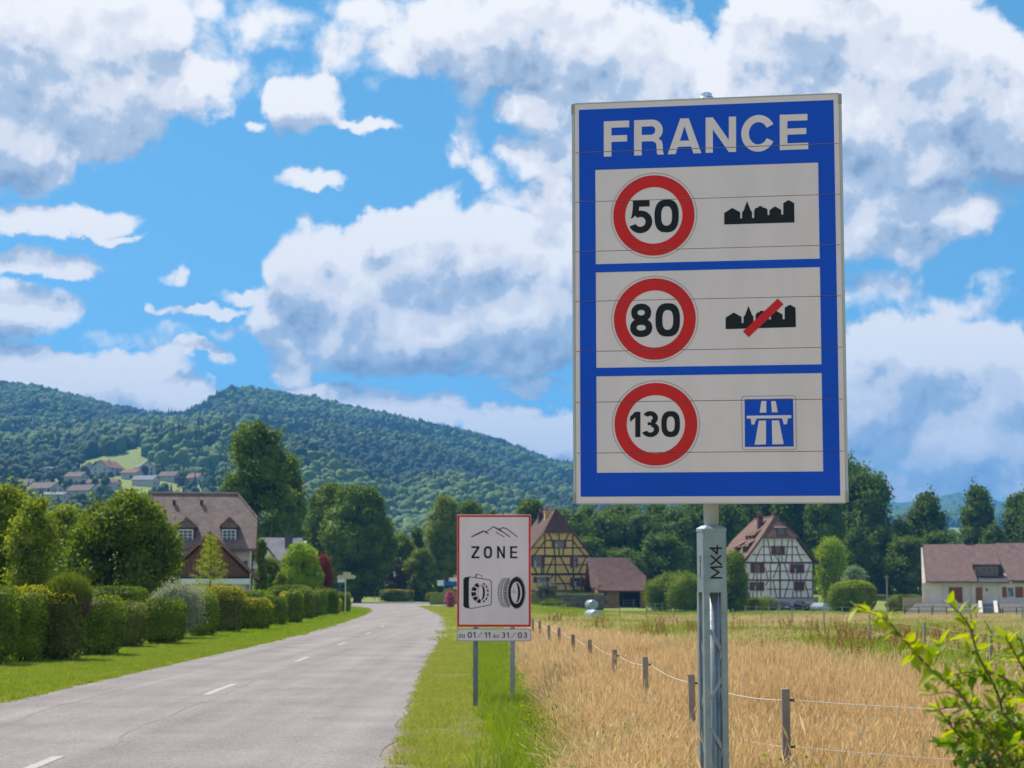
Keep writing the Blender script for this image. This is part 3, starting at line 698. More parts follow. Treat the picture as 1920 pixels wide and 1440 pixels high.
VH = [  # u, v of the base, width, depth, wall, roof rise, turn, roof, label
 (101,893,9,12,3.4,2.6,60,2,'small grey roofed house at the left end of the hillside village'),
 (127,887,8,9,4.5,2.6,15,0,'narrow hillside house with red roof behind the grey roofed one'),
 (166,892,9,9,4,3.4,20,1,'brown roofed hillside house just left of the broad red roofed one'),
 (187,893,12,13,4.8,4.0,-25,0,'broad hillside house with a large red brown gable roof'),
 (159,909,8,10,4.2,2.4,70,1,'pale hillside house half hidden by trees below the broad red one'),
 (222,917,6,16,3.2,1.8,80,0,'long low hillside building with a red brown roof above the orchard'),
 (276,893,9,9,5,3.4,25,2,'tall grey hipped house at the upper right of the village'),
 (262,899,8,9,3.5,2.2,70,0,'low house with pinkish roof beside the tall grey one'),
 (293,912,8,12,3.4,2.2,75,2,'long grey roofed hillside house right of the village centre'),
 (334,905,8,10,3.5,2.5,70,1,'brown roofed hillside house towards the right end of the village'),
 (377,907,7,8,3.2,2.4,60,0,'small red roofed hillside house, the rightmost of the village'),
 (106,934,11,14,4.6,3.0,65,1,'large pale house with brown roof at the foot of the village'),
 (63,926,9,12,4.2,3.0,70,1,'brown roofed hillside house glimpsed between the left garden trees'),
 (124,949,8,10,5.0,1.2,80,2,'white box shaped house lowest on the slope'),
 (176,934,9,12,3.6,2.8,70,1,'dull brown roofed house low on the slope above the fruit tree'),
]
for u, v, w, d, hw, hr, rz, ri, lab in VH:
    gable_house('hillside_house', lab, G(u, v, 400), w, d, hw, hr, R(rz), vr[ri], vw, 'houses of the hillside village')
# thin mast on the ridge
g = G(654, 765, 1500, 2700); steel_dark = mat('dark_steel', (.10,.10,.11), .5, (.06,.06,.07), metal=.5)
t = thing('radio_mast', 'thin lattice mast standing on the hill ridge', 'mast', g)
m = MB(); Hm = 26
for a in range(3):
    x, y = 1.2 * math.cos(a * 2.094), 1.2 * math.sin(a * 2.094); m.tube([(x, y, -2), (x * .4, y * .4, Hm)], .22, 4)
for k in range(8):
    z = k * Hm / 8; s = 1 - .6 * k / 8
    for a in range(3):
        p = [(1.2 * s * math.cos(q * 2.094), 1.2 * s * math.sin(q * 2.094)) for q in (a, a + 1)]; m.tube([(*p[0], z), (p[1][0] * .93, p[1][1] * .93, z + Hm / 8)], .1, 3)
m.obj('lattice', steel_dark, t); MB().tube([(0, 0, Hm - 1), (0, 0, Hm + 6)], .15, 5).obj('antenna', steel_dark, t)
# ---------------------------------------------------------------- middle distance trees
def Gx(u, Y): x = (u - 960) / FP * Y; return Vector((x, Y, tz(x, Y)))
def top_h(u, v, Y, base): return P(u, v, Y).z - base.z
def T(name, label, u, Y, vtop, wpx, kind, leaf, n, lm, seed, **k):
    b = Gx(u, Y); return tree(name, label, b, top_h(u, vtop, Y, b), wpx / FP * Y, kind, leaf, n, lm, seed, **k)
T('poplar_tree', 'tall dense poplar rising above the brown roofed house', 484, 215, 792, 158, 'poplar', .42, 15000, 'poplar', 1, clear=2, K=70, lob=1.7, tr=.45, shag=.26, sprigs=60, slen=1.3)
T('poplar_tree', 'lower bushy poplar against the right flank of the tall one', 543, 222, 856, 84, 'poplar', .42, 7000, 'poplar', 2, clear=2, K=40, lob=1.3, tr=.35, shag=.26, sprigs=40, slen=1.6)
T('linden_tree', 'round clipped looking linden at the left of the pair by the bend', 620, 276, 909, 122, 'round', .42, 20000, 'linden', 3, clear=2.0, K=60, lob=2.2, tr=.4, shag=.12)
T('linden_tree', 'broad round linden with a stout trunk at the road bend', 672, 270, 914, 160, 'round', .42, 30000, 'linden', 4, clear=1.6, K=90, lob=2.2, tr=.6, shag=.12)
T('birch_tree', 'loose yellow green birch behind the junction hedges', 832, 286, 932, 82, 'poplar', .38, 12000, 'birch', 5, clear=1.2, K=60, lob=1.6, tr=.3, bk=palebark, shag=.25, droop=.2)
T('birch_tree', 'drooping birch half hidden behind the winter zone sign', 882, 290, 940, 90, 'broad', .40, 11000, 'linden', 6, clear=1.2, K=50, lob=1.9, tr=.3, bk=palebark, shag=.22)
T('garden_tree', 'bright bushy tree behind the top right corner of the zone sign', 925, 300, 955, 60, 'broad', .40, 6000, 'linden', 8, clear=1.5, K=30, tr=.3)
T('garden_tree', 'rounded green tree behind the ridge chimneys of the yellow farmhouse', 992, 305, 938, 92, 'broad', .45, 10000, 'linden', 9, clear=1.5, K=44, tr=.35)
T('garden_tree', 'small dark conifer like tree in the gap behind the junction', 783, 300, 990, 26, 'poplar', .4, 2500, 'forest', 10, clear=.5, K=16, lob=1.1, tr=.2)
T('garden_tree', 'pale green bush like tree in the gap behind the junction', 755, 296, 1000, 60, 'broad', .45, 6500, 'pear', 11, clear=.3, K=30, tr=.2)
T('flowering_tree', 'shrubby tree with faded pink blossom behind the clipped hedge', 742, 284, 1045, 50, 'round', .36, 5000, 'palebloom', 12, clear=.2, K=24, tr=.15)
T('garden_tree', 'medium green tree beside the blossom tree at the junction', 790, 282, 1030, 70, 'broad', .38, 7000, 'pear', 13, clear=.2, K=34, tr=.2)
T('garden_tree', 'dark filling tree behind the trunk of the broad linden', 712, 300, 1050, 96, 'broad', .40, 7000, 'forest', 14, clear=.1, K=34, tr=.2)
T('garden_tree', 'dark shrubby tree behind the left linden foot', 630, 298, 1062, 100, 'broad', .40, 6000, 'forest', 15, clear=.1, K=34, tr=.2)
# the wood behind the farmhouses: four shapes, then copies
WOOD = []
for i, (kd, K) in enumerate((('broad', 56), ('poplar', 50), ('round', 52), ('broad', 44))):
    WOOD.append(tree('wood_tree', 'dark', Vector((0, 0, 0)), 16, (12, 9, 12, 13)[i], kd, .52, 9500, 'forest', 40 + i, clear=1.2, K=K, lob=(2.1, 1.7, 2.2, 2.0)[i], tr=.4, group='dark trees of the wood behind the farmhouses', shag=.28, sprigs=60, slen=1.8))
wood_spots = [  # u, Y, top v, label
 (1062,300,958,'dark tree rising just right of the yellow farmhouse roof'),
 (1100,318,950,'tall dark tree in the wood above the barn, left one'),
 (1136,306,966,'rounded dark tree directly above the barn roof ridge'),
 (1168,325,948,'tall dark tree left below the border sign corner'),
 (1200,308,962,'dark tree above the right end of the barn roof'),
 (1236,322,940,'dark tree hanging over the bushes between barn and sign post'),
 (1275,310,955,'dark tree just left of the border sign post'),
 (1312,326,935,'dark tree hidden behind the border sign post'),
 (1352,308,940,'dark tree right of the border sign post top'),
 (1392,322,925,'dark tree above the left slope of the white farmhouse'),
 (1432,330,905,'dark tree directly behind the white farmhouse chimney'),
 (1474,318,900,'dark tree behind the right roof slope of the white farmhouse'),
 (1512,330,890,'dark tree over the white farmhouse, right of the roof'),
 (1548,312,900,'dark tree above the bright green garden tree'),
 (1590,325,868,'tallest dark tree, its top beside the lower border sign corner'),
 (1622,318,890,'dark tree with ragged crown just right of the border sign edge'),
 (1655,312,985,'lower dark tree in the dip right of the tall ragged one'),
 (1688,322,975,'dark tree in the dip left of the open crowned tree'),
 (1732,326,925,'open crowned tree standing above the left end of the long roof'),
 (1758,308,1000,'low dark tree behind the left gable of the long house'),
 (1836,330,912,'tall open crowned tree above the dormer of the long house'),
 (1860,314,985,'lower dark tree right of the tall open crowned one'),
 (1908,326,925,'dark tree at the right border of the picture above the long roof'),
 (1700,304,1010,'low dark tree behind the domed hedge and pole'),
 (1950,320,950,'dark tree beyond the right end of the long roof'),
 (1600,302,990,'dark lower tree behind the domed hedge'),
 (1095,292,1010,'low dark tree tucked behind the barn'),
 (1240,294,1005,'low dark tree tucked behind the round bushes'),
 (1165,290,1030,'lowest dark tree behind the right barn gable'),
 (1030,322,962,'dark tree peeping over the yellow farmhouse ridge'),
]
def seth(o, h, wide=1.0): k = h / 16.0; o.scale = (k * wide, k * wide, k)
for i, (u, Y, vt, lab) in enumerate(wood_spots):
    b = Gx(u, Y); b.z -= .3; h = top_h(u, vt, Y, b)
    if i < 4: o = WOOD[i]; o['label'] = lab; o.location = b; o.rotation_euler = (0, 0, i)
    else: o = copy_thing(WOOD[i % 4 if vt > 930 or vt < 900 else 1], b, lab, rz=i * 1.7)
    seth(o, h, .78 if h > 19 else (.95 if h > 12 else 1.25))
# big garden trees at left
T('fruit_tree', 'large upright fruit tree at the left border of the picture', 14, 66, 918, 160, 'broad', .18, 20000, 'willow', 21, clear=.2, K=70, lob=.5, tr=.12, droop=.1, shag=.34, sprigs=90, slen=.75)
T('fruit_tree', 'broad bushy fruit tree left of the brown roofed house', 232, 74, 932, 224, 'broad', .185, 30000, 'pear', 22, clear=.15, K=90, lob=.62, tr=.14, shag=.32, sprigs=150, slen=.6)
T('fruit_tree', 'paler leafy tree filling the gap between the two big garden trees', 118, 88, 948, 120, 'broad', .15, 14000, 'willow', 23, clear=.2, K=40, lob=.55, tr=.1, shag=.3, sprigs=60, slen=.6)
T('fruit_tree', 'slim sprig crowned young tree leaning in front of the left fruit tree', 66, 62, 938, 104, 'broad', .12, 11000, 'willow', 24, clear=.2, K=34, lob=.36, tr=.08, shag=.34, sprigs=50, slen=.7)
T('garden_tree', 'dense green tree filling the space right of the broad fruit tree', 318, 96, 985, 70, 'broad', .14, 7000, 'pear', 25, clear=.1, K=28, lob=.5, tr=.1)
# young feathery conifer in front of the brown gable
def young_conifer():
    b = Gx(398, 108); H = top_h(398, 1003, 108, b); t = thing('young_larch', 'young yellow green larch with level feathery branches before the brown gable', 'tree', b)
    rng = np.random.RandomState(6); lob = []
    for k in range(60):
        z = H * (.12 + .85 * (k / 60)); rr = (1 - k / 62) * 1.55 + .1; a = k * 2.4
        for q in (.45, .75, 1.0): lob.append(((rr * q * math.cos(a), rr * q * math.sin(a), z + .22 * q * q), (.20, .20, .10)))
    V_, F_ = lobed(rng, lob, 5200, .10, .4, .5, .6, core=.12, corelev=1)
    link('crown', npmesh('crown', V_, F_, LM['larch']), t)
    m = MB().tube([(0, 0, -.2), (0, 0, H)], [.08, .02], 6)
    for k in range(0, 60, 2):
        z = H * (.12 + .85 * (k / 60)); rr = (1 - k / 62) * 1.55 + .1; a = k * 2.4; m.tube([(0, 0, z), (rr * math.cos(a), rr * math.sin(a), z + .2)], [.02, .008], 4)
    m.obj('trunk', bark, t)
young_conifer()
T('dome_tree', 'bright yellow green dome shaped ball tree by the grey roofed house', 566, 150, 1019, 92, 'broad', .15, 24000, 'bright', 31, clear=.7, K=80, lob=.8, tr=.12, shag=.1)
T('red_maple', 'dark red japanese maple beside the bright ball tree', 607, 172, 1042, 38, 'broad', .17, 6500, 'maple', 32, clear=.6, K=30, lob=.55, tr=.08, shag=.3)
T('garden_tree', 'loose green shrubby tree between garage and ball tree', 505, 150, 1045, 62, 'broad', .18, 6500, 'pear', 33, clear=.1, K=28, lob=.6, tr=.08, shag=.3)
T('garden_tree', 'dark evergreen beside the downpipe of the brown roofed house', 491, 142, 1008, 26, 'poplar', .18, 3500, 'forest', 34, clear=.1, K=22, lob=.42, tr=.08)
T('garden_tree', 'pointed leafy shrub just left of the bright ball tree', 530, 145, 1075, 40, 'broad', .16, 3500, 'willow', 35, clear=.1, K=20, lob=.45, tr=.06)
# right side garden trees
T('garden_tree', 'dense dark tree hugging the left corner of the white farmhouse', 1376, 226, 1036, 58, 'poplar', .24, 14000, 'pear', 51, clear=.2, K=46, lob=1.1, tr=.2, shag=.2)
T('garden_tree', 'bright lime green garden tree right of the white farmhouse', 1556, 262, 1012, 66, 'broad', .30, 12000, 'bright', 52, clear=.5, K=44, lob=1.5, tr=.2, shag=.28)
T('garden_tree', 'greyish green small tree above the domed hedge', 1598, 250, 1064, 54, 'round', .26, 6000, 'silver', 53, clear=.3, K=26, lob=1.1, tr=.15, shag=.28)
T('garden_tree', 'small flowering tree with reddish tinge in the yellow farmhouse garden', 1030, 226, 1094, 58, 'round', .17, 5500, 'palebloom', 54, clear=.8, K=26, lob=.7, tr=.1, shag=.22)
# bushes: base u, Y, top v, width px ...
def B(name, label, u, Y, vt, wpx, lm, seed, e=2.4, leaf=.16, dep=None, cat='bush', **k):
    b = Gx(u, Y); w = wpx / FP * Y; b.z -= .05
    return shrub(name, label, cat, b, w, dep or w * .8, top_h(u, vt, Y, b), lm, seed, e=e, leaf=leaf, **k)
B('bush', 'tall loose bush just right of the barn', 1240, 232, 1078, 62, 'pear', 61, leaf=.22, fuzz=.25, bump=.14)
B('bush', 'large rounded bush between barn and border sign post', 1283, 226, 1075, 66, 'hedge', 62, leaf=.22, fuzz=.25, bump=.14)
B('bush', 'low bush directly behind the border sign post', 1330, 224, 1092, 50, 'pear', 63, leaf=.2, fuzz=.22, bump=.14)
B('domed_hedge', 'massive dome shaped dark hedge with bright new growth on top', 1594, 228, 1092, 88, 'hedge', 64, e=2.8, leaf=.2, cat='hedge', top=('bright', .80), fuzz=.1)
B('hedge', 'long dark clipped hedge left of the long house terrace', 1695, 236, 1116, 66, 'hedge', 65, e=6, leaf=.2, cat='hedge', dep=1.5)
B('bush', 'low brown bush at the foot of the utility pole', 1668, 226, 1122, 24, 'brownhedge', 66, leaf=.16, fuzz=.1)
B('bush', 'low trimmed shrub in front of the white farmhouse wall', 1434, 238, 1120, 44, 'silver', 67, leaf=.16, fuzz=.1)
B('hedge', 'dark low hedge under the tree left of the white farmhouse', 1408, 232, 1122, 60, 'hedge', 68, e=5, leaf=.18, cat='hedge', dep=1.2)
B('hedge', 'dark evergreen strip at the foot of the yellow farmhouse', 1082, 243.5, 1107, 50, 'hedge', 69, e=5, leaf=.16, cat='hedge', dep=.8)
B('junction_hedge', 'clipped rectangular hedge with yellow top across the junction', 745, 279, 1107, 62, 'hedge', 70, e=9, leaf=.17, cat='hedge', dep=1.6, top=('yellowhedge', .80))
B('junction_hedge', 'rounded dark clipped bush right of the yellow topped hedge', 804, 281, 1104, 30, 'hedge', 71, e=4, leaf=.16, cat='hedge')
B('junction_hedge', 'smaller clipped bush in front of the rounded dark one', 812, 277, 1111, 25, 'hedge', 72, e=4, leaf=.15, cat='hedge')
B('junction_hedge', 'dark ball shaped bush left of the flower pot by the zone sign', 846, 278, 1103, 34, 'hedge', 73, e=2.4, leaf=.16, cat='hedge')
B('junction_hedge', 'low dark hedge between yellow topped hedge and rounded bush', 783, 284, 1105, 24, 'hedge', 74, e=5, leaf=.16, cat='hedge')
B('low_hedge', 'low sprawling yellow green shrubs on the farmhouse garden slope', 1030, 214, 1128, 62, 'linden', 75, e=3, leaf=.14, cat='hedge', dep=2.0, fuzz=.15, bump=.2)
# ---------------------------------------------------------------- hedge row along the left verge
HR = [  # u0, u1, top, base, material, exponent, top growth, label
 (-45,2,1106,1252,'hedge',7,('linden',.85),'boxy clipped hedge block cut by the left picture border'),
 (4,62,1104,1246,'hedge',6,('yellowhedge',.9),'tall boxy hedge block with ragged flecked top, second from the left border'),
 (58,131,1114,1243,'brownhedge',6,('yellowhedge',.86),'boxy brownish hedge block left of the feathery topiary'),
 (132,207,1122,1233,'hedge',4,None,'large dark round shouldered hedge right of the feathery topiary'),
 (196,256,1131,1217,'brownhedge',4,None,'reddish brown hedge block behind the large dark one'),
 (262,331,1128,1211,'hedge',3,('linden',.8),'ball shaped dark shrub with bright top before the variegated bush'),
 (350,397,1112,1196,'hedge',3.4,None,'dark blue green clipped shrub right of the variegated bush'),
 (387,443,1102,1188,'brownhedge',4,('yellowhedge',.72),'tall barrel shaped shrub with golden yellow top'),
 (437,457,1119,1183,'hedge',4,None,'narrow dull shrub squeezed between the two golden topped ones'),
 (450,500,1124,1183,'hedge',3,('yellowhedge',.70),'low round shrub with golden yellow crown'),
 (494,507,1112,1176,'hedge',5,None,'narrow dark shrub right of the low golden round one'),
 (503,530,1122,1174,'hedge',5,('linden',.8),'small boxy shrub with pale flecked top'),
 (525,539,1111,1169,'yellowhedge',5,None,'slim yellow shrub in the middle of the row'),
 (536,562,1107,1170,'hedge',5,None,'tall dark green clipped shrub right of the slim yellow one'),
 (558,584,1104,1163,'hedge',5,None,'tall dark clipped shrub, next after the tall one by the yellow slip'),
 (576,594,1111,1160,'brownhedge',5,None,'brownish narrow clipped shrub in the far half of the row'),
 (590,609,1105,1157,'hedge',5,('linden',.85),'green clipped shrub right of the brownish narrow one'),
 (606,630,1105,1154,'linden',5,None,'light green clipped shrub near the far end of the row'),
 (614,636,1122,1152,'yellowhedge',3,None,'low yellow green ball at the far end of the row'),
 (630,653,1112,1149,'hedge',4,None,'dark rounded shrub at the far end beside the direction sign'),
 (470,512,1109,1172,'hedge',8,None,'long flat topped dark hedge standing behind the low golden shrub'),
 (190,282,1103,1196,'linden',5,None,'light green clipped hedge in the second rank behind the ball shrub'),
 (512,592,1099,1158,'linden',2.6,None,'low green mound swelling behind the far clipped shrubs'),
 (404,470,1108,1180,'brownhedge',4,None,'dull hedge in the second rank behind the golden barrel shrub'),
]
for i, (u0, u1, vt, vb, lm, e, top, lab) in enumerate(HR):
    b = G((u0 + u1) / 2, vb); b.y += .6; b.z = tz(b.x, b.y)
    if lab.find('second rank') >= 0 or lab.find('behind the') >= 0 and i > 19: b = Vector((b.x * 1.035 - .4, b.y * 1.03, b.z))
    w = (u1 - u0) / FP * b.y; h = top_h((u0 + u1) / 2, vt, b.y, b); lf = .072 if b.y < 60 else (.085 if b.y < 90 else .11)
    shrub('clipped_shrub', lab, 'shrub', b, w * 1.12, max(1.1, min(w, 2.2)), h, lm, 200 + i, e=e + 1, leaf=lf, z0=.04 + .08 * (i % 5 == 0), group='clipped shrubs of the hedge row', top=top, ztaper=.03, fuzz=.035, bump=.05)
b = G(322, 1201); b.y += .5
shrub('variegated_bush', 'loose shrub with white edged leaves in the hedge row', 'shrub', b, 1.75, 1.5, top_h(322, 1098, b.y, b), 'variegated', 300, e=2.2, leaf=.065, fuzz=.10, bump=.12)
# feathery topiary on a leaning stem
b = G(112, 1238); b.y -= .9; b.x += .15; t = thing('topiary_tree', 'feathery broom like topiary on a thin leaning reddish stem', 'tree', b)
m = MB(); m.tube([(0, 0, -.1), (.10, .05, .5), (.22, .05, .9), (.30, 0, 1.3)], [.055, .045, .04, .03], 7)
for k in range(5): m.tube([(.18, .05, .75), (.20 + .12 * (k - 2), .05, 1.3), (.25 + .22 * (k - 2), .02 * k, 1.75)], [.025, .018, .008], 5)
m.obj('trunk', mat('red_bark', (.20,.10,.055), .9, (.12,.06,.035), scale=8), t, True)
rng = np.random.RandomState(77); n = 9000
d = unit(rng.normal(size=(n, 3))); hz = top_h(125, 1078, b.y, b)
q = d * np.array([.56, .5, .50]) * rng.uniform(.55, 1.05, (n, 1)); q[:, 2] = np.where(q[:, 2] < 0, q[:, 2] * 1.35, q[:, 2]); q += np.array([.24, 0, hz - .6])
def blades(rng, C, size, wid, up):
    n = len(C); t_ = unit(rng.normal(size=(n, 3)) * .5 + up); b_ = unit(np.cross(t_, rng.normal(size=(n, 3)))) * wid * .5; s = size * rng.uniform(.6, 1.2, (n, 1))
    return np.stack([C - b_, C + b_, C + t_ * s], 1).reshape(-1, 3), np.arange(3 * n).reshape(-1, 3)
hi = q[:, 2] > hz - .62
V1, F1 = blades(rng, q[hi], .26, .022, np.array([0, 0, 1.2])); link('crown', npmesh('crown', V1, F1, LM['broom']), t)
V1, F1 = blades(rng, q[~hi], .24, .022, np.array([0, 0, 1.0])); link('dry_needles', npmesh('dry_needles', V1, F1, mat('dry_needles', (.20,.13,.07), .9, (.11,.08,.04), island=.6)), t)
# ---------------------------------------------------------------- houses
class Plane:
    """maps photo points onto the vertical face y=0 of a thing, in the thing's own coordinates"""
    def __init__(s, M): s.M = M; s.I = M.inverted(); s.o = M.translation.copy(); s.n = (M.to_3x3() @ Vector((0, -1, 0))).normalized()
    def __call__(s, u, v, y=0.0):
        o = s.o - s.n * y; r = ray(u, v); t = (o - C0).dot(s.n) / r.dot(s.n); p = s.I @ (C0 + r * t); return (p.x, p.z)
def mtx(loc, rz): return Matrix.Translation(loc) @ Matrix.Rotation(rz, 4, 'Z')
plY = mat('ochre_plaster', (.74,.50,.19), .9, (.64,.41,.14), scale=1.5, detail=6)
plW = mat('white_plaster', (.92,.82,.81), .9, (.80,.72,.71), scale=1.2, detail=6)
plC = mat('cream_plaster', (.84,.70,.60), .9, (.74,.61,.51), scale=1.0, detail=6)
timD = mat('dark_timber', (.055,.036,.030), .8, (.030,.020,.018), scale=5, objrand=.3)
timB = mat('brown_timber', (.115,.062,.045), .8, (.07,.036,.028), scale=5, objrand=.3)
shutR = mat('red_shutter', (.16,.022,.022), .6, (.11,.016,.018), scale=3)
shutO = mat('orange_shutter', (.33,.085,.045), .6, (.24,.06,.035), scale=3)
woodF = mat('window_wood', (.42,.18,.06), .6, (.30,.12,.04), scale=3)
whiteF = mat('white_frame', (.75,.76,.78), .5, (.65,.66,.68), scale=4)
roofY = roof_mat('brown_tiles', (.165,.080,.062), (.105,.055,.048))
roofO = roof_mat('orange_tiles', (.27,.145,.095), (.17,.10,.075))
roofP = roof_mat('mauve_tiles', (.28,.17,.15), (.21,.13,.12))
roofL = roof_mat('weathered_tiles', (.29,.205,.175), (.19,.135,.12))
roofB = roof_mat('barn_tiles', (.24,.125,.105), (.165,.09,.08))
roofG = roof_mat('slate_grey_tiles', (.25,.25,.27), (.19,.19,.21))
glass = MATS['window_glass']
stone = mat('field_stone', (.24,.20,.165), .95, (.13,.11,.09), scale=2.4, detail=6, objrand=.6, bump=.5, bscale=14)
def window(root, pl, u0, v0, u1, v1, frame, shut=None, sw=0, sides=(1, 1), muntins=(1, 0), dy=0.0, curtain=False):
    (x0, z1), (x1, z0) = pl(u0, v0), pl(u1, v1)
    fw = .07; m = MB()
    m.box(x0, x0 + fw, dy - .06, dy + .10, z0, z1); m.box(x1 - fw, x1, dy - .06, dy + .10, z0, z1)
    m.box(x0 + fw, x1 - fw, dy - .058, dy + .10, z1 - fw, z1); m.box(x0 + fw, x1 - fw, dy - .058, dy + .10, z0, z0 + fw)
    w = m.obj('window', frame, root)
    MB().box(x0 + fw, x1 - fw, dy - .012, dy + .04, z0 + fw, z1 - fw).obj('pane', glass, w)
    mu = MB()
    for k in range(muntins[0]): x = x0 + (x1 - x0) * (k + 1) / (muntins[0] + 1); mu.box(x - .018, x + .018, dy - .05, dy - .013, z0 + fw, z1 - fw)
    for k in range(muntins[1]): z = z0 + (z1 - z0) * (k + 1) / (muntins[1] + 1); mu.box(x0 + fw, x1 - fw, dy - .047, dy - .014, z - .02, z + .02)
    if mu.v: mu.obj('muntin', frame, w)
    if curtain: MB().box(x0 + fw + .05, x0 + (x1 - x0) * .34, dy - .020, dy - .013, z0 + fw + .02, z0 + (z1 - z0) * .6).obj('curtain', mat('net_curtain', (.40,.44,.48), .8), w)
    if shut:
        for s, on in zip((-1, 1), sides):
            if not on: continue
            a, b = (x0 - sw, x0 - .01) if s < 0 else (x1 + .01, x1 + sw)
            sm = MB().box(a, b, dy - .09, dy - .045, z0, z1)
            for q in (.12, .5, .85): sm.box(a + .05, b - .05, dy - .105, dy - .088, z0 + (z1 - z0) * q, z0 + (z1 - z0) * q + .07)
            sm.obj('shutter', shut, root)
_bc = [0]
def beams(root, pl, segs, w, mt, dy=-.05):
    for s in segs:
        a, b = Vector(pl(s[0], s[1])), Vector(pl(s[2], s[3])); d = (b - a).normalized(); n = Vector((-d.y, d.x)) * (s[4] if len(s) > 4 else w) / 2
        _bc[0] = (_bc[0] + 1) % 9; y = dy - .0035 * _bc[0]
        q = [a - n, b - n, b + n, a + n]
        MB().prism([(p.x, p.y) for p in q], y, .03).obj('beam', mt, root)
def halfhip_roof(root, cx, w, ze, zk, wk, zh, xh, zr, L_, run, of, mt, th=.2, name='roof', y0=0):
    """w: half width at the eave, wk/zk knee of the flare, xh/zh where the gable is cut, zr ridge"""
    m = MB()
    for s in (-1, 1):
        m.slab([(cx + s * w, y0 - of, ze), (cx + s * wk, y0 - of, zk), (cx + s * wk, y0 + L_ + of, zk), (cx + s * w, y0 + L_ + of, ze)], (0, 0, th))
        m.slab([(cx + s * wk, y0 - of, zk + .004), (cx + s * xh, y0 - of, zh), (cx, y0 + run, zr), (cx, y0 + L_ - run, zr), (cx + s * xh, y0 + L_ + of, zh), (cx + s * wk, y0 + L_ + of, zk + .004)], (0, 0, th))
    m.slab([(cx - xh, y0 - of - .004, zh), (cx + xh, y0 - of - .004, zh), (cx, y0 + run, zr + .004)], (0, 0, th))
    m.slab([(cx - xh, y0 + L_ + of + .004, zh), (cx + xh, y0 + L_ + of + .004, zh), (cx, y0 + L_ - run, zr + .004)], (0, 0, th))
    r = m.obj(name, mt, root)
    rg = MB().tube([(cx, y0 + run, zr + th), (cx, y0 + L_ - run, zr + th)], .13, 6)
    for s in (-1, 1): rg.tube([(cx + s * xh, y0 - of, zh + th), (cx, y0 + run, zr + th)], .11, 6)
    rg.obj('ridge_tiles', mt, r)
    return r
def chimney(par, x, y, z0, z1, w, mt, pot=True):
    m = MB().box(x - w/2, x + w/2, y - w/2, y + w/2, z0, z1).box(x - w*.62, x + w*.62, y - w*.62, y + w*.62, z1 + .002, z1 + .14)
    c = m.obj('chimney', mt, par)
    if pot: MB().lathe([(w*.28, z1 + .14), (w*.22, z1 + .5), (w*.30, z1 + .55), (w*.12, z1 + .8)], (x, y), 8).obj('chimney_pot', shutO, c)
# ---- yellow timbered farmhouse
def yellow_house():
    Y = 245; u0 = 1047.5; loc = P(u0, 1109, Y); rz = R(10); t = thing('timbered_farmhouse', 'yellow half timbered farmhouse with dark beams and red shutters on a grassy terrace', 'house', loc, rz)
    pl = Plane(mtx(loc, rz)); px = lambda x, y: (980 + x / 6, 940 + y / 6)
    q = lambda x, y: pl(*px(x, y))
    xr, _ = q(768, 620); _, ze = q(768, 622); _, zh = q(400, 350); xh = (q(560, 350)[0] - q(250, 350)[0]) / 2
    L_ = 14
    MB().prism([(-xr, -1.2), (xr, -1.2), (xr, ze), (xh, zh), (-xh, zh), (-xr, ze)], 0, L_).obj('wall', plY, t)
    _, zr = q(385, 110)
    r = halfhip_roof(t, 0, xr + .75, ze - .45, ze + .35, xr - .1, zh - .1, xh + .12, zr + .2, L_, 1.6, .45, roofY)
    chimney(r, -.7, 5, zr - 1.6, zr + .1, .7, MATS['ochre_plaster']); chimney(r, -.9, 9, zr - 1.8, zr + .0, .7, MATS['brown_tiles'])
    S = [(60,617,770,617,.30),(60,820,770,820,.30),(255,440,560,440),(130,523,690,523),(250,372,250,612),(408,360,408,612),(563,372,563,612),
         (290,360,350,470),(350,470,362,612),(520,360,465,470),(465,470,452,612),(250,445,125,612),(563,445,700,612),(110,713,765,713),(368,620,368,905),
         (350,625,268,815),(425,625,522,815),(712,625,628,815),(568,620,568,1000),(210,620,212,820),(130,745,160,820),(345,825,300,880),(395,825,470,930),(470,930,492,1010),
         (250,925,540,925),(690,925,765,925),(735,825,690,905),(660,830,660,1005),(762,620,762,1005),(575,830,575,1005),(60,1008,770,1008,.2),(235,620,235,820)]
    beams(t, pl, [(*px(s[0], s[1]), *px(s[2], s[3]), *(s[4:] or ())) for s in S], .17, timD)
    for (x0, y0, x1, y1, sd) in ((360,445,455,520,(1,1)),(122,620,205,740,(1,1)),(572,620,625,745,(1,0)),(160,850,255,915,(1,1)),(572,858,650,958,(1,1))):
        window(t, pl, *px(x0, y0), *px(x1, y1), mat('grey_green_frame', (.30,.32,.31), .5), shutR, .52 if y0 > 445 else .42, sd, (1, 1), dy=-.09, curtain=True)
    # dark board standing in for the corner drainpipe and the side wing's shade
    MB().box(xr + .02, xr + .35, -.1, .2, -1, ze - .1).obj('pipe_and_shade_board', timD, t)
    return t
yellow_house()
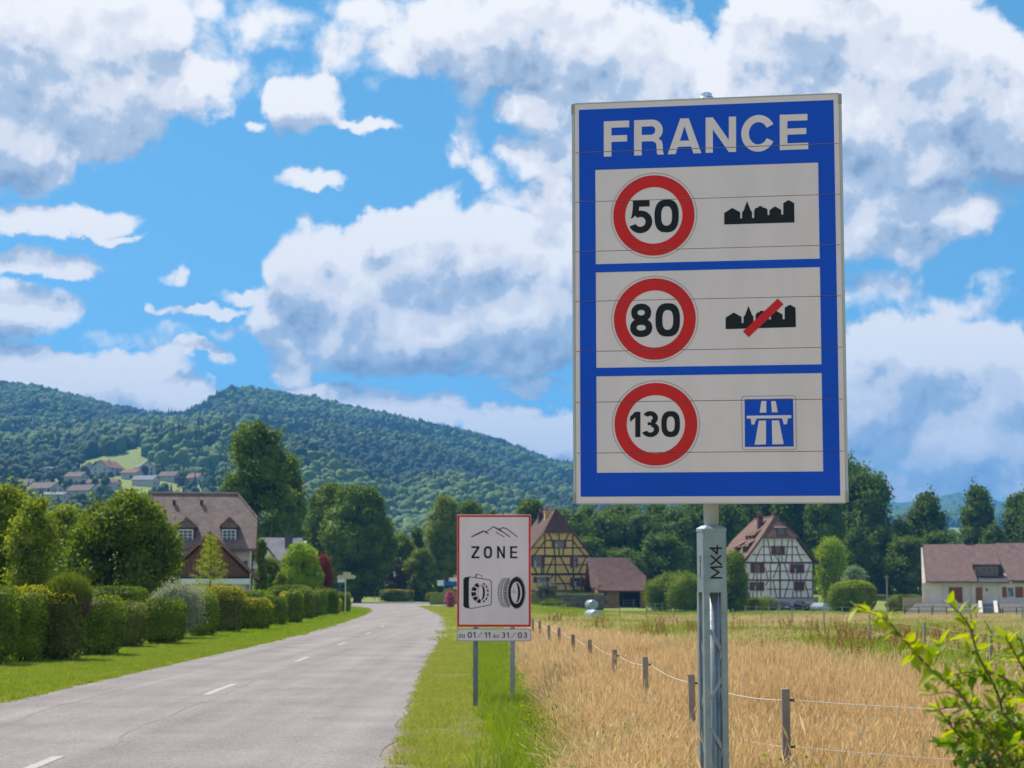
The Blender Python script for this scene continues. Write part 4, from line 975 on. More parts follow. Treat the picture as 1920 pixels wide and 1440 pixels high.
# terrace and retaining wall of the farmhouse
tl = P(1015, 1112, 238); 
terr = thing('garden_terrace', 'raised grass terrace with a dry stone retaining wall below the yellow farmhouse', 'terrace', (P(1050, 1112, 232).x, 232, 0))
ox = terr.location.x; zt = P(1050, 1111, 240).z; xL, xR = P(1000, 1110, 232).x - 14 - ox, P(1132, 1110, 232).x - ox
MB().slab([(xL, .6, -1.5), (xR, .6, -1.5), (xR, 32, -1.5), (xL, 32, -1.5)], (0, 0, zt + 1.45)).obj('turf', MATS['meadow'], terr)
rs = random.Random(4); stones = []
sm = MB().box(-.5, .5, -.5, .5, -.5, .5).mesh('stone', stone, bevel=.12)
zbase = tz(ox, 232) - .1; xx0 = P(1012, 1110, 232).x - ox; row = 0; z = zbase
while z < zt - .45:
    hgt = rs.uniform(.26, .4); x = xx0 - rs.uniform(0, .4)
    while x < xR:
        wd = rs.uniform(.4, .9)
        o = link('stone', sm, terr, (x + wd / 2, .38 + rs.uniform(-.06, .06), z + hgt / 2)); o.scale = (wd * .96, .5, hgt * .96); o.rotation_euler = (0, 0, rs.uniform(-.06, .06)); x += wd
    z += hgt
# ---- barn
def barn():
    Y = 236; loc = Gx(1163, Y); loc.z = P(1163, 1141, Y).z; rz = R(4); t = thing('barn', 'low barn with half hipped tile roof and open bay beside the yellow farmhouse', 'barn', loc, rz)
    pl = Plane(mtx(loc, rz)); px = lambda x, y: (980 + x / 6, 940 + y / 6); q = lambda x, y: pl(*px(x, y))
    xl, zeave = q(905, 1018); xr, _ = q(1398, 1018); xw0 = q(940, 1100)[0]; xw1 = q(1385, 1100)[0]; zr_ = q(1000, 640)[1]; D = 9
    rx0, rx1 = q(770, 640)[0], q(1222, 640)[0]; zhip = q(1400, 850)[1]; xm = q(1410, 870)[0]; k = (zr_ - zeave) / (D / 2)
    yh = (zhip - zeave) / k
    m = MB(); f = -.5
    xfl = q(800, 960)[0]
    m.slab([(xl, f, zeave), (xr, f, zeave), (xm, yh, zhip), (rx1, D / 2, zr_), (rx0, D / 2, zr_), (xfl - .3, yh * .5, (zeave * .75 + zhip * .25))], (0, 0, .18))
    m.slab([(rx0, D / 2, zr_), (rx1, D / 2, zr_), (xm, D - yh, zhip), (xr, D + .5, zeave), (rx0, D + .5, zeave)], (0, 0, .18))
    m.slab([(xm + .003, yh, zhip), (xm + .003, D - yh, zhip), (rx1 + .003, D / 2, zr_)], (0, 0, .18))
    m.obj('roof', roofB, t)
    xa, xb = q(1085, 1100)[0], q(1322, 1100)[0]
    plank = mat('plank_wood', (.40,.25,.10), .8, (.30,.17,.065), scale=3, objrand=.5)
    n = 9
    for i in range(n):
        a = xw0 + (xa - xw0) * i / n; MB().box(a + .012, a + (xa - xw0) / n - .012, -.03, .03, 0, zeave + .1).obj('plank', plank, t)
    for i in range(3):
        a = xb + (xw1 - xb) * i / 3; MB().box(a + .012, a + (xw1 - xb) / 3 - .012, -.03, .03, 0, zeave + .1).obj('plank', plank, t)
    MB().box(xw0 + .05, xw0 + .25, .04, D, 0, zeave + .6).box(xw1 - .25, xw1 - .05, .04, D, 0, zeave + .6).box(xw0, xw1, D - .2, D, 0, zeave + .4).obj('wall', mat('barn_dark_wood', (.12,.08,.05), .9, (.07,.05,.035)), t)
    MB().box(rx0 + 1, xw0, .3, D, 0, zeave + .9).obj('side_wall', mat('barn_brick_plaster', (.36,.17,.08), .9, (.27,.12,.06)), t)
    MB().box(xa, xa + .12, -.02, .12, 0, zeave).box(xb - .12, xb, -.02, .12, 0, zeave).box(xa, xb, -.022, .12, zeave - .18, zeave + .1).obj('door_frame', timD, t)
    rails = MB()
    for z in (.3, .7, 1.1): rails.box(xa + .6, xb - .5, .6, .65, z, z + .07)
    rails.box(xa + .6, xa + .7, .6, .7, 0, 1.3).box(xb - .9, xb - .75, .6, .7, 0, 1.3); rails.obj('gate', mat('grey_weathered_wood', (.30,.27,.24), .9, (.2,.18,.16), scale=4, objrand=.4), t)
barn()
# ---- white timbered farmhouse
def white_house():
    Y = 252; loc = P(1461.5, 1144, Y); rz = R(9); t = thing('timbered_farmhouse', 'white half timbered farmhouse with red shutters, dormers and orange half hipped roof', 'house', loc, rz)
    pl = Plane(mtx(loc, rz)); px = lambda x, y: (1340 + x / 5.647, 940 + y / 5.647); q = lambda x, y: pl(*px(x, y))
    x0, x1 = q(328, 800)[0], q(1042, 800)[0]; cx = (x0 + x1) / 2; hw = (x1 - x0) / 2; ze = q(700, 648)[1]; zh = q(700, 392)[1]; xh = (q(860, 392)[0] - q(512, 392)[0]) / 2; cxh = (q(860, 392)[0] + q(512, 392)[0]) / 2
    L_ = 14; zpl = q(700, 1028)[1]
    MB().prism([(x0, zpl), (x1, zpl), (x1, ze), (cx + xh, zh), (cx - xh, zh), (x0, ze)], 0, L_).obj('wall', plW, t)
    MB().box(x0 - .05, x1 + .05, -.08, L_ + .05, -1, zpl - .003).obj('plinth', mat('grey_plinth', (.50,.49,.48), .9, (.4,.39,.38), scale=1.5), t)
    zr = q(640, 168)[1]
    r = halfhip_roof(t, cx, hw + .85, ze - .25, ze + .75, hw - .25, zh, xh + .25, zr, L_, 1.9, .55, roofO)
    bb = MB()
    for sg in (-1, 1):
        bb.slab([(cx + sg * (hw - .25), -.62, ze + .70), (cx + sg * (xh + .25), -.62, zh - .05), (cx + sg * (xh + .25), -.62, zh + .3), (cx + sg * (hw - .25), -.62, ze + 1.05)], (0, .06, 0)).slab([(cx + sg * (hw + .85), -.62, ze - .3), (cx + sg * (hw - .25) + sg * .002, -.62, ze + .70), (cx + sg * (hw - .25) + sg * .002, -.62, ze + 1.05), (cx + sg * (hw + .85), -.62, ze + .05)], (0, .06, 0))
    bb.obj('bargeboard', timB, r)
    chimney(r, cx - 1.2, 5.2, zr - 1.6, zr + .35, .75, MATS['brown_tiles']); chimney(r, cx + .35, 2.4, zr - .5, zr + .45, .6, MATS['brown_tiles'])
    # hip window
    hx = cx + .25; dm = MB().box(hx - .75, hx + .75, -.42, 1.0, zh + .35, zh + 1.45); o = dm.obj('dormer', timB, t)
    MB().box(hx - .5, hx + .5, -.45, -.425, zh + .45, zh + 1.35).obj('pane', glass, o); MB().slab([(hx - .9, -.6, zh + 1.45), (hx + .9, -.6, zh + 1.45), (hx + .8, 1.4, zh + 1.8), (hx - .8, 1.4, zh + 1.8)], (0, 0, .1)).obj('dormer_roof', roofO, o)
    # shed dormers on the left slope
    def slope_x(z): k = (zr - (ze + .75)) / (hw - .25); return cx - (zr - z) / k
    for (ya, zb, wd, hh) in ((2.2, ze + 1.3, 1.3, 1.1), (6.4, ze + 1.3, 1.3, 1.1), (3.4, ze + 3.5, .9, .6), (5.2, ze + 3.5, .9, .6), (7.0, ze + 3.5, .9, .6)):
        xs = slope_x(zb); xt = slope_x(zb + hh + .9)
        d = MB().box(xs - .05, xs + 1.6, ya, ya + wd, zb, zb + hh).obj('dormer', timB, t)
        MB().box(xs - .08, xs - .052, ya + .15, ya + wd - .15, zb + .2, zb + hh - .15).obj('pane', glass, d)
        MB().slab([(xs - .4, ya - .2, zb + hh - .1), (xs - .4, ya + wd + .2, zb + hh - .1), (xt, ya + wd + .2, zb + hh + .95), (xt, ya - .2, zb + hh + .95)], (0, 0, .12)).obj('dormer_roof', roofO, d)
    S = [(335,650,1042,650,.26),(330,835,1042,835,.22),(330,1026,1042,1026,.24),(500,482,880,482),(400,566,960,566),(520,400,524,645),(632,400,632,470),(712,400,712,470),(820,400,820,645),(560,400,605,640),(780,400,752,640),
         (858,480,920,640),(495,482,440,600),(440,600,436,645),(680,570,680,640),(712,570,712,640),(590,655,592,1022),(690,650,692,1022,.22),(680,655,620,810),(735,655,792,835),(540,740,830,740),(950,742,1042,742),(1012,655,958,830),
         (448,760,448,1022),(490,760,492,1022),(530,700,568,835),(545,930,830,930),(618,840,655,1020),(790,840,735,1020),(950,845,998,1020),(958,930,1042,930),(826,760,828,850),(868,765,868,1020),(912,765,914,1020),(1036,655,1036,1022),(405,955,405,1022),(362,960,362,1022),(568,840,540,890),(827,955,827,1022),(635,565,680,640,.12),(420,760,405,835)]
    beams(t, pl, [(*px(s[0], s[1]), *px(s[2], s[3]), *(s[4:] or ())) for s in S], .125, timB)
    for (a, b, c, d, cur) in ((640,472,700,560,False),(418,660,482,758,False),(835,665,905,760,True),(410,855,480,945,True),(865,850,915,945,False)):
        window(t, pl, *px(a, b), *px(c, d), timB, shutR, .60 if a != 865 else .45, (1, 1), (1, 1), dy=-.09, curtain=cur)
    # posts of a leaning wooden rack at the right corner
    MB().box(x1 + .25, x1 + .95, .6, 1.4, 0, 1.9).obj('meter_cupboard', mat('pale_cupboard', (.45,.40,.22), .8), t)
white_house()
# ---- long house at right
def long_house():
    Y = 214; loc = P(1740, 1131, Y); rz = R(-13.3); t = thing('long_house', 'long cream house with mauve tile roof, wedge dormer and orange shutters at right', 'house', loc, rz)
    pl = Plane(mtx(loc, rz)); px = lambda x, y: (1600 + x / 4.8, 900 + y / 4.8); q = lambda x, y, d=0.0: pl(*px(x, y), d)
    x0 = q(622, 1000)[0]; x1 = x0 + 24; ze = q(900, 925)[1]; D = 10; zr = q(900, 592, D / 2)[1]; zt_ = 0
    m = MB(); m.slab([(x0, .0, -1.8), (x0, D, -1.8), (x0, D, ze), (x0, D / 2, zr - .2), (x0, 0, ze)], (x1 - x0, 0, 0)); m.obj('wall', plC, t)
    # recessed porch strips: slightly proud wall piers
    MB().box(q(680, 950)[0], q(795, 950)[0], -.22, -.003, -1.2, ze - .05).box(q(1060, 950)[0], q(1098, 950)[0], -.22, -.003, -1.2, ze - .05).box(q(1312, 950)[0], x1, -.22, -.003, -1.2, ze - .05).obj('wall_pier', plC, t)
    xa = q(660, 925)[0]; k = (zr - ze) / (D / 2 + .9); xs = q(628, 592, D/2)[0]
    m = MB()
    # front slope with the wedge shaped cut for the dormer
    def on(x, z): return (x, -.9 + (z - ze) / k, z)
    P1 = [(xa, ze), (q(1118, 922)[0], ze), (q(1072, 772)[0], q(1072, 772, 1.2)[1]), (q(1332, 772)[0], q(1332, 772, 1.2)[1]), (q(1290, 620)[0], q(1290, 640, 3.2)[1]), (q(1285, 592)[0], zr), (xs, zr)]
    m.slab([on(*p) for p in P1], (0, 0, .2))
    P2 = [(q(1398, 922)[0], ze), (x1 + .6, ze), (x1 + .6, zr), (q(1285, 592)[0] + .01, zr), (q(1290, 620)[0] + .01, q(1290, 640, 3.2)[1])]
    m.slab([(a, b, c + .10) for a, b, c in [on(*p) for p in P2]], (0, 0, .2))
    m.slab([(xs, D / 2, zr), (x1 + .6, D / 2, zr), (x1 + .6, D + .9, ze), (xa, D + .9, ze)], (0, 0, .2))
    r = m.obj('roof', roofP, t)
    chimney(r, q(1040, 580)[0], D / 2 + .6, zr - .4, zr + .55, .9, timD, False)
    MB().tube([(q(1395, 590)[0], D/2, zr), (q(1395, 590)[0], D/2, zr + 2.2)], .04, 5).obj('antenna', steel_dark, r)
    # bargeboard at the left gable
    MB().slab([(xa - .03, -.95, ze - .15), (xs - .03, D / 2, zr - .1), (xs - .03, D / 2, zr + .25), (xa - .03, -.95, ze + .22)], (-.08, 0, 0)).obj('bargeboard', timD, t)
    # dormer wedge
    dz0, dz1 = q(1118, 925)[1], q(1072, 775, 1.2)[1]
    dd = MB().slab([(q(1085, 860)[0], .75, ze + .35), (q(1385, 925)[0] - .3, .75, ze + .35), (q(1335, 780)[0] + .1, .95, dz1 - .05), (q(1075, 780)[0], .95, dz1 - .05)], (0, .3, 0)).obj('dormer', timD, t)
    MB().slab([(q(1120, 920)[0], -.85, ze + .02), (q(1395, 920)[0], -.85, ze + .02), (q(1380, 860)[0], .7, ze + .75), (q(1092, 860)[0], .7, ze + .75)], (0, 0, .08)).obj('apron', mat('dark_apron', (.075,.065,.07), .7, (.05,.045,.05)), dd)
    for i in range(4):
        a = q(1092, 800)[0] + i * (q(1305, 800)[0] - q(1092, 800)[0]) / 4; w = (q(1305, 800)[0] - q(1092, 800)[0]) / 4
        f = MB().box(a + .02, a + w - .02, .62, .72, ze + .85, dz1 - .1).obj('window', woodF, dd); MB().box(a + .14, a + w - .14, .605, .618, ze + .95, dz1 - .2).obj('pane', glass, f)
    for (a, b, c, d, mt_, nm) in ((860,965,985,1102,shutO,'shutter_door'),(1100,965,1165,1112,woodF,'front_door')):
        (xA, zB), (xC, zD) = q(a, b), q(c, d); zD = max(zD, .02)
        o = MB().box(xA, xC, -.08, .02, zD, zB).obj(nm, mt_, t); mm = MB()
        for i in range(1, 6): x = xA + (xC - xA) * i / 6; mm.box(x - .012, x + .012, -.095, -.082, zD + .1, zB - .1)
        mm.obj('board_joint', timB, o)
    window(t, pl, *px(1385, 965), *px(1445, 1055), whiteF, shutO, .0, (0, 0), (1, 0), dy=-.26, curtain=True)
    window(t, pl, *px(1600, 965), *px(1660, 1055), whiteF, None, 0, (0, 0), (1, 0), dy=-.26)
    for a, b in ((1338, 1380), (1455, 1530), (1545, 1595)):
        (xA, zB), (xC, zD) = q(a, 962), q(b, 1056); MB().box(xA, xC, -.31, -.235, zD, zB).obj('shutter', shutO, t)
    MB().box(q(1195, 990)[0], q(1207, 990)[0], -.12, .0, q(0, 1000)[1], q(0, 975)[1]).obj('wall_lamp', steel_dark, t)
    # terrace in front: sloping grey stone skirt, steps
    gz = -1.55; y1 = -3.4
    tm = MB(); xt0 = q(500, 1100)[0]
    tm.slab([(x0 - 1.0, -2.6, -.02), (x1, -2.6, -.02), (x1, -.23, -.02), (x0 - 1.0, -.23, -.02)], (0, 0, -.25)); 
    tm.slab([(xt0 - .8, -4.4, gz), (x1, -4.4, gz), (x1, -2.6, -.022), (x0 - .9, -2.6, -.022)], (0, .3, -.3)); tm.obj('terrace', mat('grey_brown_stone', (.235,.205,.18), .95, (.17,.15,.13), scale=2.5, detail=7), t)
    xs0, xs1 = q(1120, 1150)[0], q(1255, 1150)[0]
    for s, xx in ((0, xs0), (1, xs1)):
        MB().slab([(xx, -5.0, gz - .3), (xx, -5.0, gz + .5), (xx, -2.4, .35), (xx, -2.4, -.3)], (.42, 0, 0)).obj('stair_cheek', mat('cream_stone', (.70,.66,.56), .9, (.6,.56,.47)), t)
    for i in range(7):
        z = gz + (i + 1) * (0 - gz) / 7; MB().box(xs0 + .43, xs1 - .01, -4.9 + i * .34, -4.5 + i * .34, gz - .3, z).obj('step', mat('step_stone', (.22,.24,.27), .9, (.16,.17,.2), scale=3), t)
    # low brick wall at left
    MB().box(q(440, 1080)[0], x0 - .02, -.6, -.3, -1.5, q(440, 1055)[1]).obj('garden_wall', mat('low_brick_wall', (.52,.36,.24), .9, (.42,.30,.20), scale=6), t)
long_house()
# ---- brown roofed house with the garage at left
def left_house():
    Y = 128; loc = Gx(400, Y); rz = R(8); t = thing('brown_roofed_house', 'cream house with big weathered brown roof, two dormers and brown boarded garage gable', 'house', loc, rz)
    pl = Plane(mtx(loc, rz)); px = lambda x, y: (260 + x / 3.692, 880 + y / 3.692); q = lambda x, y, d=0.0: pl(*px(x, y), d)
    D = 9; xr = q(800, 600)[0]; xl = xr - 8.0; ze = q(700, 568)[1]; zr = q(600, 188, D / 2)[1]; k = (zr - ze) / (D / 2 + .5)
    zh = q(820, 355, 2.3)[1]; xe = q(812, 568)[0]; xrid = q(685, 188, D / 2)[0]; yh = -.5 + (zh - ze) / k; xh = q(822, 355, 2)[0]
    MB().slab([(xr - .3, 0, -1), (xr - .3, D, -1), (xr - .3, D, ze), (xr - .3, D - (yh), zh - .15), (xr - .3, yh, zh - .15), (xr - .3, 0, ze)], (xl - xr, 0, 0)).obj('wall', plC, t)
    m = MB()
    m.slab([(xl, -.5, ze), (xe, -.5, ze), (xh, yh, zh), (xrid, D / 2, zr), (xl, D / 2, zr)], (0, 0, .2))
    m.slab([(xl, D / 2, zr), (xrid, D / 2, zr), (xh, D - yh, zh), (xe, D + .5, ze), (xl, D + .5, ze)], (0, 0, .2))
    m.slab([(xh + .003, yh, zh), (xh + .003, D - yh, zh), (xrid + .003, D / 2, zr)], (0, 0, .2))
    r = m.obj('roof', roofL, t)
    MB().tube([(xl, D/2, zr + .2), (xrid, D/2, zr + .2), ], .13, 6).tube([(xrid, D/2, zr + .2), (xh, yh, zh + .18)], .1, 6).obj('ridge_tiles', roofL, r)
    for i in (245, 435):
        x = q(i, 260, 3.5)[0]; z = q(i, 262, 3.5)[1]; y = -.5 + (z - ze) / k; MB().tube([(x, y, z + .1), (x, y - .02, z + .45)], [.11, .11], 8).box(x - .15, x + .15, y - .15, y + .15, z + .45, z + .53).obj('roof_vent', timD, r)
    for (ua, wl, wr) in ((628, 555, 695), (330, 262, 412)):
        y = .35; xc = q(ua, 450, y)[0]; hwid = (q(wr, 450, y)[0] - q(wl, 450, y)[0]) / 2; zb = q(ua, 563, y)[1]; zt2 = q(ua, 405, y)[1]; za = q(ua, 340, y)[1]
        d = MB().box(xc - hwid * .82, xc + hwid * .82, y, y + 3.6, zb, zt2).obj('dormer', mat('reddish_boards', (.115,.052,.036), .8, (.08,.036,.027), scale=4, stretch=(6, 6, 1)), t)
        MB().slab([(xc - hwid, y - .25, zt2), (xc, y - .25 + .0, za), (xc, y + 4.2, za), (xc - hwid, y + 3.6, zt2)], (0, 0, .14)).slab([(xc + hwid, y - .25, zt2), (xc, y - .25, za), (xc, y + 4.2, za), (xc + hwid, y + 3.6, zt2)], (0, 0, .144)).slab([(xc - hwid * .97, y - .15, zt2 + .01), (xc + hwid * .97, y - .15, zt2 + .01), (xc, y - .15, za)], (0, .1, .02)).obj('dormer_roof', roofL, d)
        x0, x1 = xc - .55 - (.06 if ua < 500 else 0), xc + .5; z0 = zb + (zt2 - zb) * .42; z1 = zt2 - .12
        f = MB().box(x0, x1, y - .08, y + .02, z0, z1).obj('window', whiteF, d)
        for i in range(3):
            for j in range(3):
                a = x0 + .06 + i * (x1 - x0 - .12) / 3; b = z0 + .06 + j * (z1 - z0 - .12) / 3
                MB().box(a + .025, a + (x1 - x0 - .12) / 3 - .025, y - .086, y - .081, b + .02, b + (z1 - z0 - .12) / 3 - .02).obj('pane', glass, f)
    # cross gable / garage in front
    y = -3.2; ax, az_ = q(497, 452, y); bx, bz = q(805, 755, y); half = bx - ax; x2 = ax - half; zf = bz
    g = MB().prism([(x2 + .35, zf + .1), (bx - .35, zf + .1), (ax, az_ - .15)], y, 1.0)
    g.obj('gable', mat('brown_boards', (.21,.085,.05), .8, (.14,.055,.035), scale=3, stretch=(8, 8, .6)), t)
    bd = MB()
    for i in range(int(half * 2 / .28)):
        x = x2 + .5 + i * .28; zz = zf + (az_ - zf) * (1 - abs(x - ax) / half) - .25
        if zz > zf + .3: bd.box(x - .015, x + .015, y - .02, y - .002, zf + .12, zz)
    bd.obj('board_strips', timB, t, kind='stuff')
    MB().slab([(ax, y - .35, az_), (bx + .25, y - .35, zf - .12), (bx + .25, 1.2, zf - .12), (ax, 1.2, az_)], (0, 0, .2)).slab([(ax, y - .35, az_), (x2 - .25, y - .35, zf - .12), (x2 - .25, 1.2, zf - .12), (ax, 1.2, az_)], (0, 0, .204)).obj('gable_roof', roofL, t)
    MB().slab([(ax, y - .42, az_ - .05), (bx + .3, y - .42, zf - .2), (bx + .3, y - .42, zf + .08), (ax, y - .42, az_ + .26)], (0, .06, 0)).slab([(ax, y - .43, az_ - .05), (x2 - .3, y - .43, zf - .2), (x2 - .3, y - .43, zf + .08), (ax, y - .43, az_ + .26)], (0, .06, 0)).obj('bargeboard', mat('pinkish_board', (.26,.11,.08), .7, (.2,.09,.07)), t)
    z1 = q(700, 757, y - .6)[1]; z0 = q(700, 795, y - .6)[1]
    MB().box(x2, bx - .35, y - .75, 0, z0, z1).obj('fascia', whiteF, t)
    MB().box(x2 + .3, bx - .7, y - .1, .0, -.6, z0 - .003).obj('garage_wall', plC, t)
    for x in (bx - 1.9, bx - .75): MB().box(x, x + .08, y - .2, y - .102, -.5, z0 - .01).obj('downpipe', steel_dark if x < bx - 1 else whiteF, t)
    MB().tube([(xr - .15, -.25, 0), (xr - .15, -.25, ze)], .06, 6).obj('downpipe', steel_dark, t)
    MB().box(q(728, 640)[0], q(746, 640)[0] + .1, -.05, .02, q(0, 665)[1], q(0, 630)[1]).obj('window', glass, t)
left_house()
# ---- grey roofed house behind
def grey_house():
    Y = 200; loc = Gx(527, Y); rz = R(10); t = thing('grey_roofed_house', 'white house with pale grey tile roof between the brown house and the round lindens', 'house', loc, rz)
    pl = Plane(mtx(loc, rz)); q = lambda u, v, d=0.0: pl(u, v, d); D = 9
    xl = q(490, 1010)[0]; xr = q(572, 1010)[0]; ze = q(540, 1050)[1]; zr = q(540, 1011, D / 2)[1]; k = (zr - ze) / (D / 2)
    MB().slab([(xl + .4, 0, -1), (xl + .4, D, -1), (xl + .4, D, ze), (xl + .4, D / 2, zr - .2), (xl + .4, 0, ze)], (xr - xl, 0, 0)).obj('wall', plW, t)
    m = MB().slab([(xl, -.4, ze - .3), (xr, -.4, ze - .3), (xr, D / 2, zr), (xl, D / 2, zr)], (0, 0, .18)).slab([(xl, D + .4, ze - .3), (xr, D + .4, ze - .3), (xr, D / 2, zr), (xl, D / 2, zr)], (0, 0, .184)); r = m.obj('roof', roofG, t)
    chimney(r, q(541, 1010, 3)[0], 2.6, zr - 1.6, zr + .5, .9, steel_dark, False)
    # gable wing facing us
    gx = q(500, 1060, -2)[0]; gz = q(497, 1026, -2)[1]; w = 1.8
    MB().prism([(gx - w, -1), (gx + w, -1), (gx + w, gz - 2.4), (gx, gz - .15), (gx - w, gz - 2.4)], -2, .0).obj('wing_wall', plW, t)
    MB().slab([(gx, -2.4, gz), (gx + w + .5, -2.4, gz - 2.95), (gx + w + .5, 2, gz - 2.95), (gx, 2, gz)], (0, 0, .15)).slab([(gx, -2.4, gz), (gx - w - .5, -2.4, gz - 2.95), (gx - w - .5, 2, gz - 2.95), (gx, 2, gz)], (0, 0, .154)).obj('wing_roof', roofG, t)
    MB().box(gx - w - .02, gx - w + 1.6, -2.9, -2.02, gz - 3.6, gz - 2.5).obj('balcony', steel_dark, t)
grey_house()
# ---------------------------------------------------------------- cars
def car(name, label, u, Y, vt, vb, Wm, Lm, body, facing, kind='hatch', rz=0):
    b = Gx(u, Y); b.z = P(u, vb, Y).z; H = P(u, vt, Y).z - b.z; t = thing(name, label, 'car', b, rz)
    prof = [(-.5, .20), (-.5, .52), (-.47, .60), (-.30, .66), (-.18, .97), (.22, 1.0), (.44, .72), (.5, .60), (.5, .20)]
    if facing < 0: prof = [(-x, z) for x, z in prof][::-1]
    m = MB(); w = Wm / 2; n = len(prof)
    for s in (-1, 1):
        for x, z in prof: m.v.append((s * w * (1 if z < .65 else .80), x * Lm, z * H))
    m.f.append(tuple(range(n))); m.f.append(tuple(range(2 * n - 1, n - 1, -1))); m.f += [(i, (i + 1) % n, n + (i + 1) % n, n + i) for i in range(n)]
    pm = mat(label.split()[0] + '_car_paint', body, .25, tuple(c * .85 for c in body), spec=.7)
    m.obj('body', pm, t, bevel=.06)
    MB().slab([(-w * .78, -.502 * Lm * 0 - (.39 * Lm), .70 * H), (w * .78, -.39 * Lm, .70 * H), (w * .70, -.25 * Lm, .93 * H), (-w * .70, -.25 * Lm, .93 * H)], (0, -.035, .02)).obj('rear_window' if facing > 0 else 'windscreen', glass, t)
    for s in (-1, 1):
        MB().slab([(s * w * .93, -.22 * Lm, .68 * H), (s * w * .93, .3 * Lm, .68 * H), (s * w * .82, .2 * Lm, .94 * H), (s * w * .82, -.17 * Lm, .94 * H)], (s * .03, 0, 0)).obj('side_window', glass, t)
        MB().box(s * w * .72 - .16, s * w * .72 + .16, -.515 * Lm, -.49 * Lm, .50 * H, .62 * H).obj('tail_light', mat('tail_light_red', (.5,.02,.02), .3, (.4,.02,.02)) if facing > 0 else whiteF, t)
        for yy_ in (-.31, .31):
            wh = MB().tube([(s * (w + .01), yy_ * Lm, .31), (s * (w - .22), yy_ * Lm, .31)], .31, 14).obj('wheel', mat('tyre_rubber', (.03,.03,.03), .9), t)
            MB().tube([(s * (w + .02), yy_ * Lm, .31), (s * (w - .0), yy_ * Lm, .31)], .19, 10).obj('rim', mat('rim_metal', (.4,.4,.42), .4, metal=.7), wh)
    MB().box(-.26, .26, -.518 * Lm, -.49 * Lm, .42 * H, .49 * H).obj('number_plate', whiteF, t)
car('parked_car', 'dark blue car with red tail lights parked leftmost before the white farmhouse', 1467, 243, 1127.5, 1146.5, 1.8, 4.1, (.03,.04,.075), 1)
car('parked_car', 'black estate car parked in the middle before the white farmhouse', 1505, 242, 1126.5, 1147, 1.9, 4.5, (.03,.022,.03), 1, rz=.25)
car('parked_car', 'silver car parked at the right corner of the white farmhouse', 1535, 241, 1130, 1147.5, 1.8, 4.2, (.34,.38,.42), -1, rz=-.5)
# ---------------------------------------------------------------- street furniture in the distance
galv = mat('galvanised_steel', (.36,.40,.44), .46, (.22,.27,.32), scale=7, detail=8, metal=.55, bump=.12, bscale=18, contrast=(.3,.7), spec=.5)
alu = mat('grey_post', (.22,.235,.26), .45, (.17,.18,.2), scale=4, metal=.3)
def lantern(u, Y, vt, vb, lab):
    b = Gx(u, Y); H = top_h(u, vt, Y, b); t = thing('street_lantern', lab, 'street lamp', b, 0, 'old style street lanterns')
    MB().lathe([(.12, 0), (.09, .3), (.055, .5), (.045, H - .9), (.10, H - .85)], n=8).obj('pole', steel_dark, t)
    MB().lathe([(.10, H - .84), (.24, H - .30), (.20, H - .26)], n=8).obj('lamp_glass', whiteF, t); MB().lathe([(.28, H - .26), (.16, H - .08), (.03, H)], n=8).obj('lamp_cap', steel_dark, t)
lantern(597, 150, 1066, 1140, 'street lantern in front of the red maple'); lantern(741, 276, 1072, 1125, 'street lantern behind the yellow topped junction hedge')
def fingerpost(name, lab, u, Y, vt, boards, pm):
    b = Gx(u, Y); t = thing(name, lab, 'sign', b, 0); H = top_h(u, vt, Y, b)
    MB().tube([(0, 0, -.1), (0, 0, H)], .05, 8).obj('post', pm, t)
    for i, (u0, v0, u1, v1, mt_, pt) in enumerate(boards):
        A, Bq = P(u0, v0, Y) - b, P(u1, v1, Y) - b; x0, x1, z1, z0 = A.x, Bq.x, A.z, Bq.z; h = (z1 - z0) / 2
        pts = [(x0, z0), (x1, z0), (x1, z1), (x0, z1)]
        if pt: pts = [(x0 + h, z0), (x1, z0), (x1, z1), (x0 + h, z1), (x0, z0 + h)] if pt < 0 else [(x0, z0), (x1 - h, z0), (x1, z0 + h), (x1 - h, z1), (x0, z1)]
        MB().prism(pts, -.09 - .01 * i, -.06 - .01 * i).obj('board', mt_, t)
cream = mat('cream_board', (.62,.56,.38), .6, (.52,.47,.32), scale=3); blueS = mat('blue_board', (.02,.09,.42), .5, (.02,.08,.36)); orangeS = mat('orange_board', (.75,.30,.03), .5)
fingerpost('direction_sign', 'cream direction sign post at the end of the hedge row', 650, 138, 1072, [(631,1078.5,650,1086,cream,-1),(650.5,1078,668,1085.5,cream,1),(643,1073,658,1078,cream,0)], cream)
fingerpost('direction_sign', 'small white sign with blue post behind the cream direction sign', 639, 168, 1086, [(633,1086,646,1092,whiteF,0)], blueS)
fingerpost('direction_sign', 'cluster of white and blue direction boards just left of the zone sign', 834, 200, 1083, [(820,1088,833,1098.5,whiteF,0),(832,1089,858,1098,blueS,0),(842,1083,866,1090,whiteF,0),(850,1078,862,1083,orangeS,0)], alu)
fingerpost('road_sign', 'grey back of a small sign beyond the junction', 705, 283, 1100, [(701,1100,709,1106,alu,0)], alu)
b = Gx(845, 186); t = thing('flower_tower', 'tiered tower of pink flowers beside the left edge of the zone sign', 'flowers', b)
rng = np.random.RandomState(3); lob = [((0, 0, z), (r, r, .24)) for z, r in ((.3, .42), (.75, .5), (1.2, .45), (1.6, .32))]
V_, F_ = lobed(rng, lob, 2600, .10, .8, .7, .2); link('blossom', npmesh('blossom', V_, F_, LM['flower']), t)
MB().lathe([(.30, 0), (.42, .35), (.36, .4)], n=12).obj('pot', mat('terracotta', (.30,.14,.09), .9), t)
b = Gx(1658, 222); H = top_h(1658, 1078, 222, b); t = thing('utility_pole', 'slim wooden utility pole right of the domed hedge', 'utility pole', b)
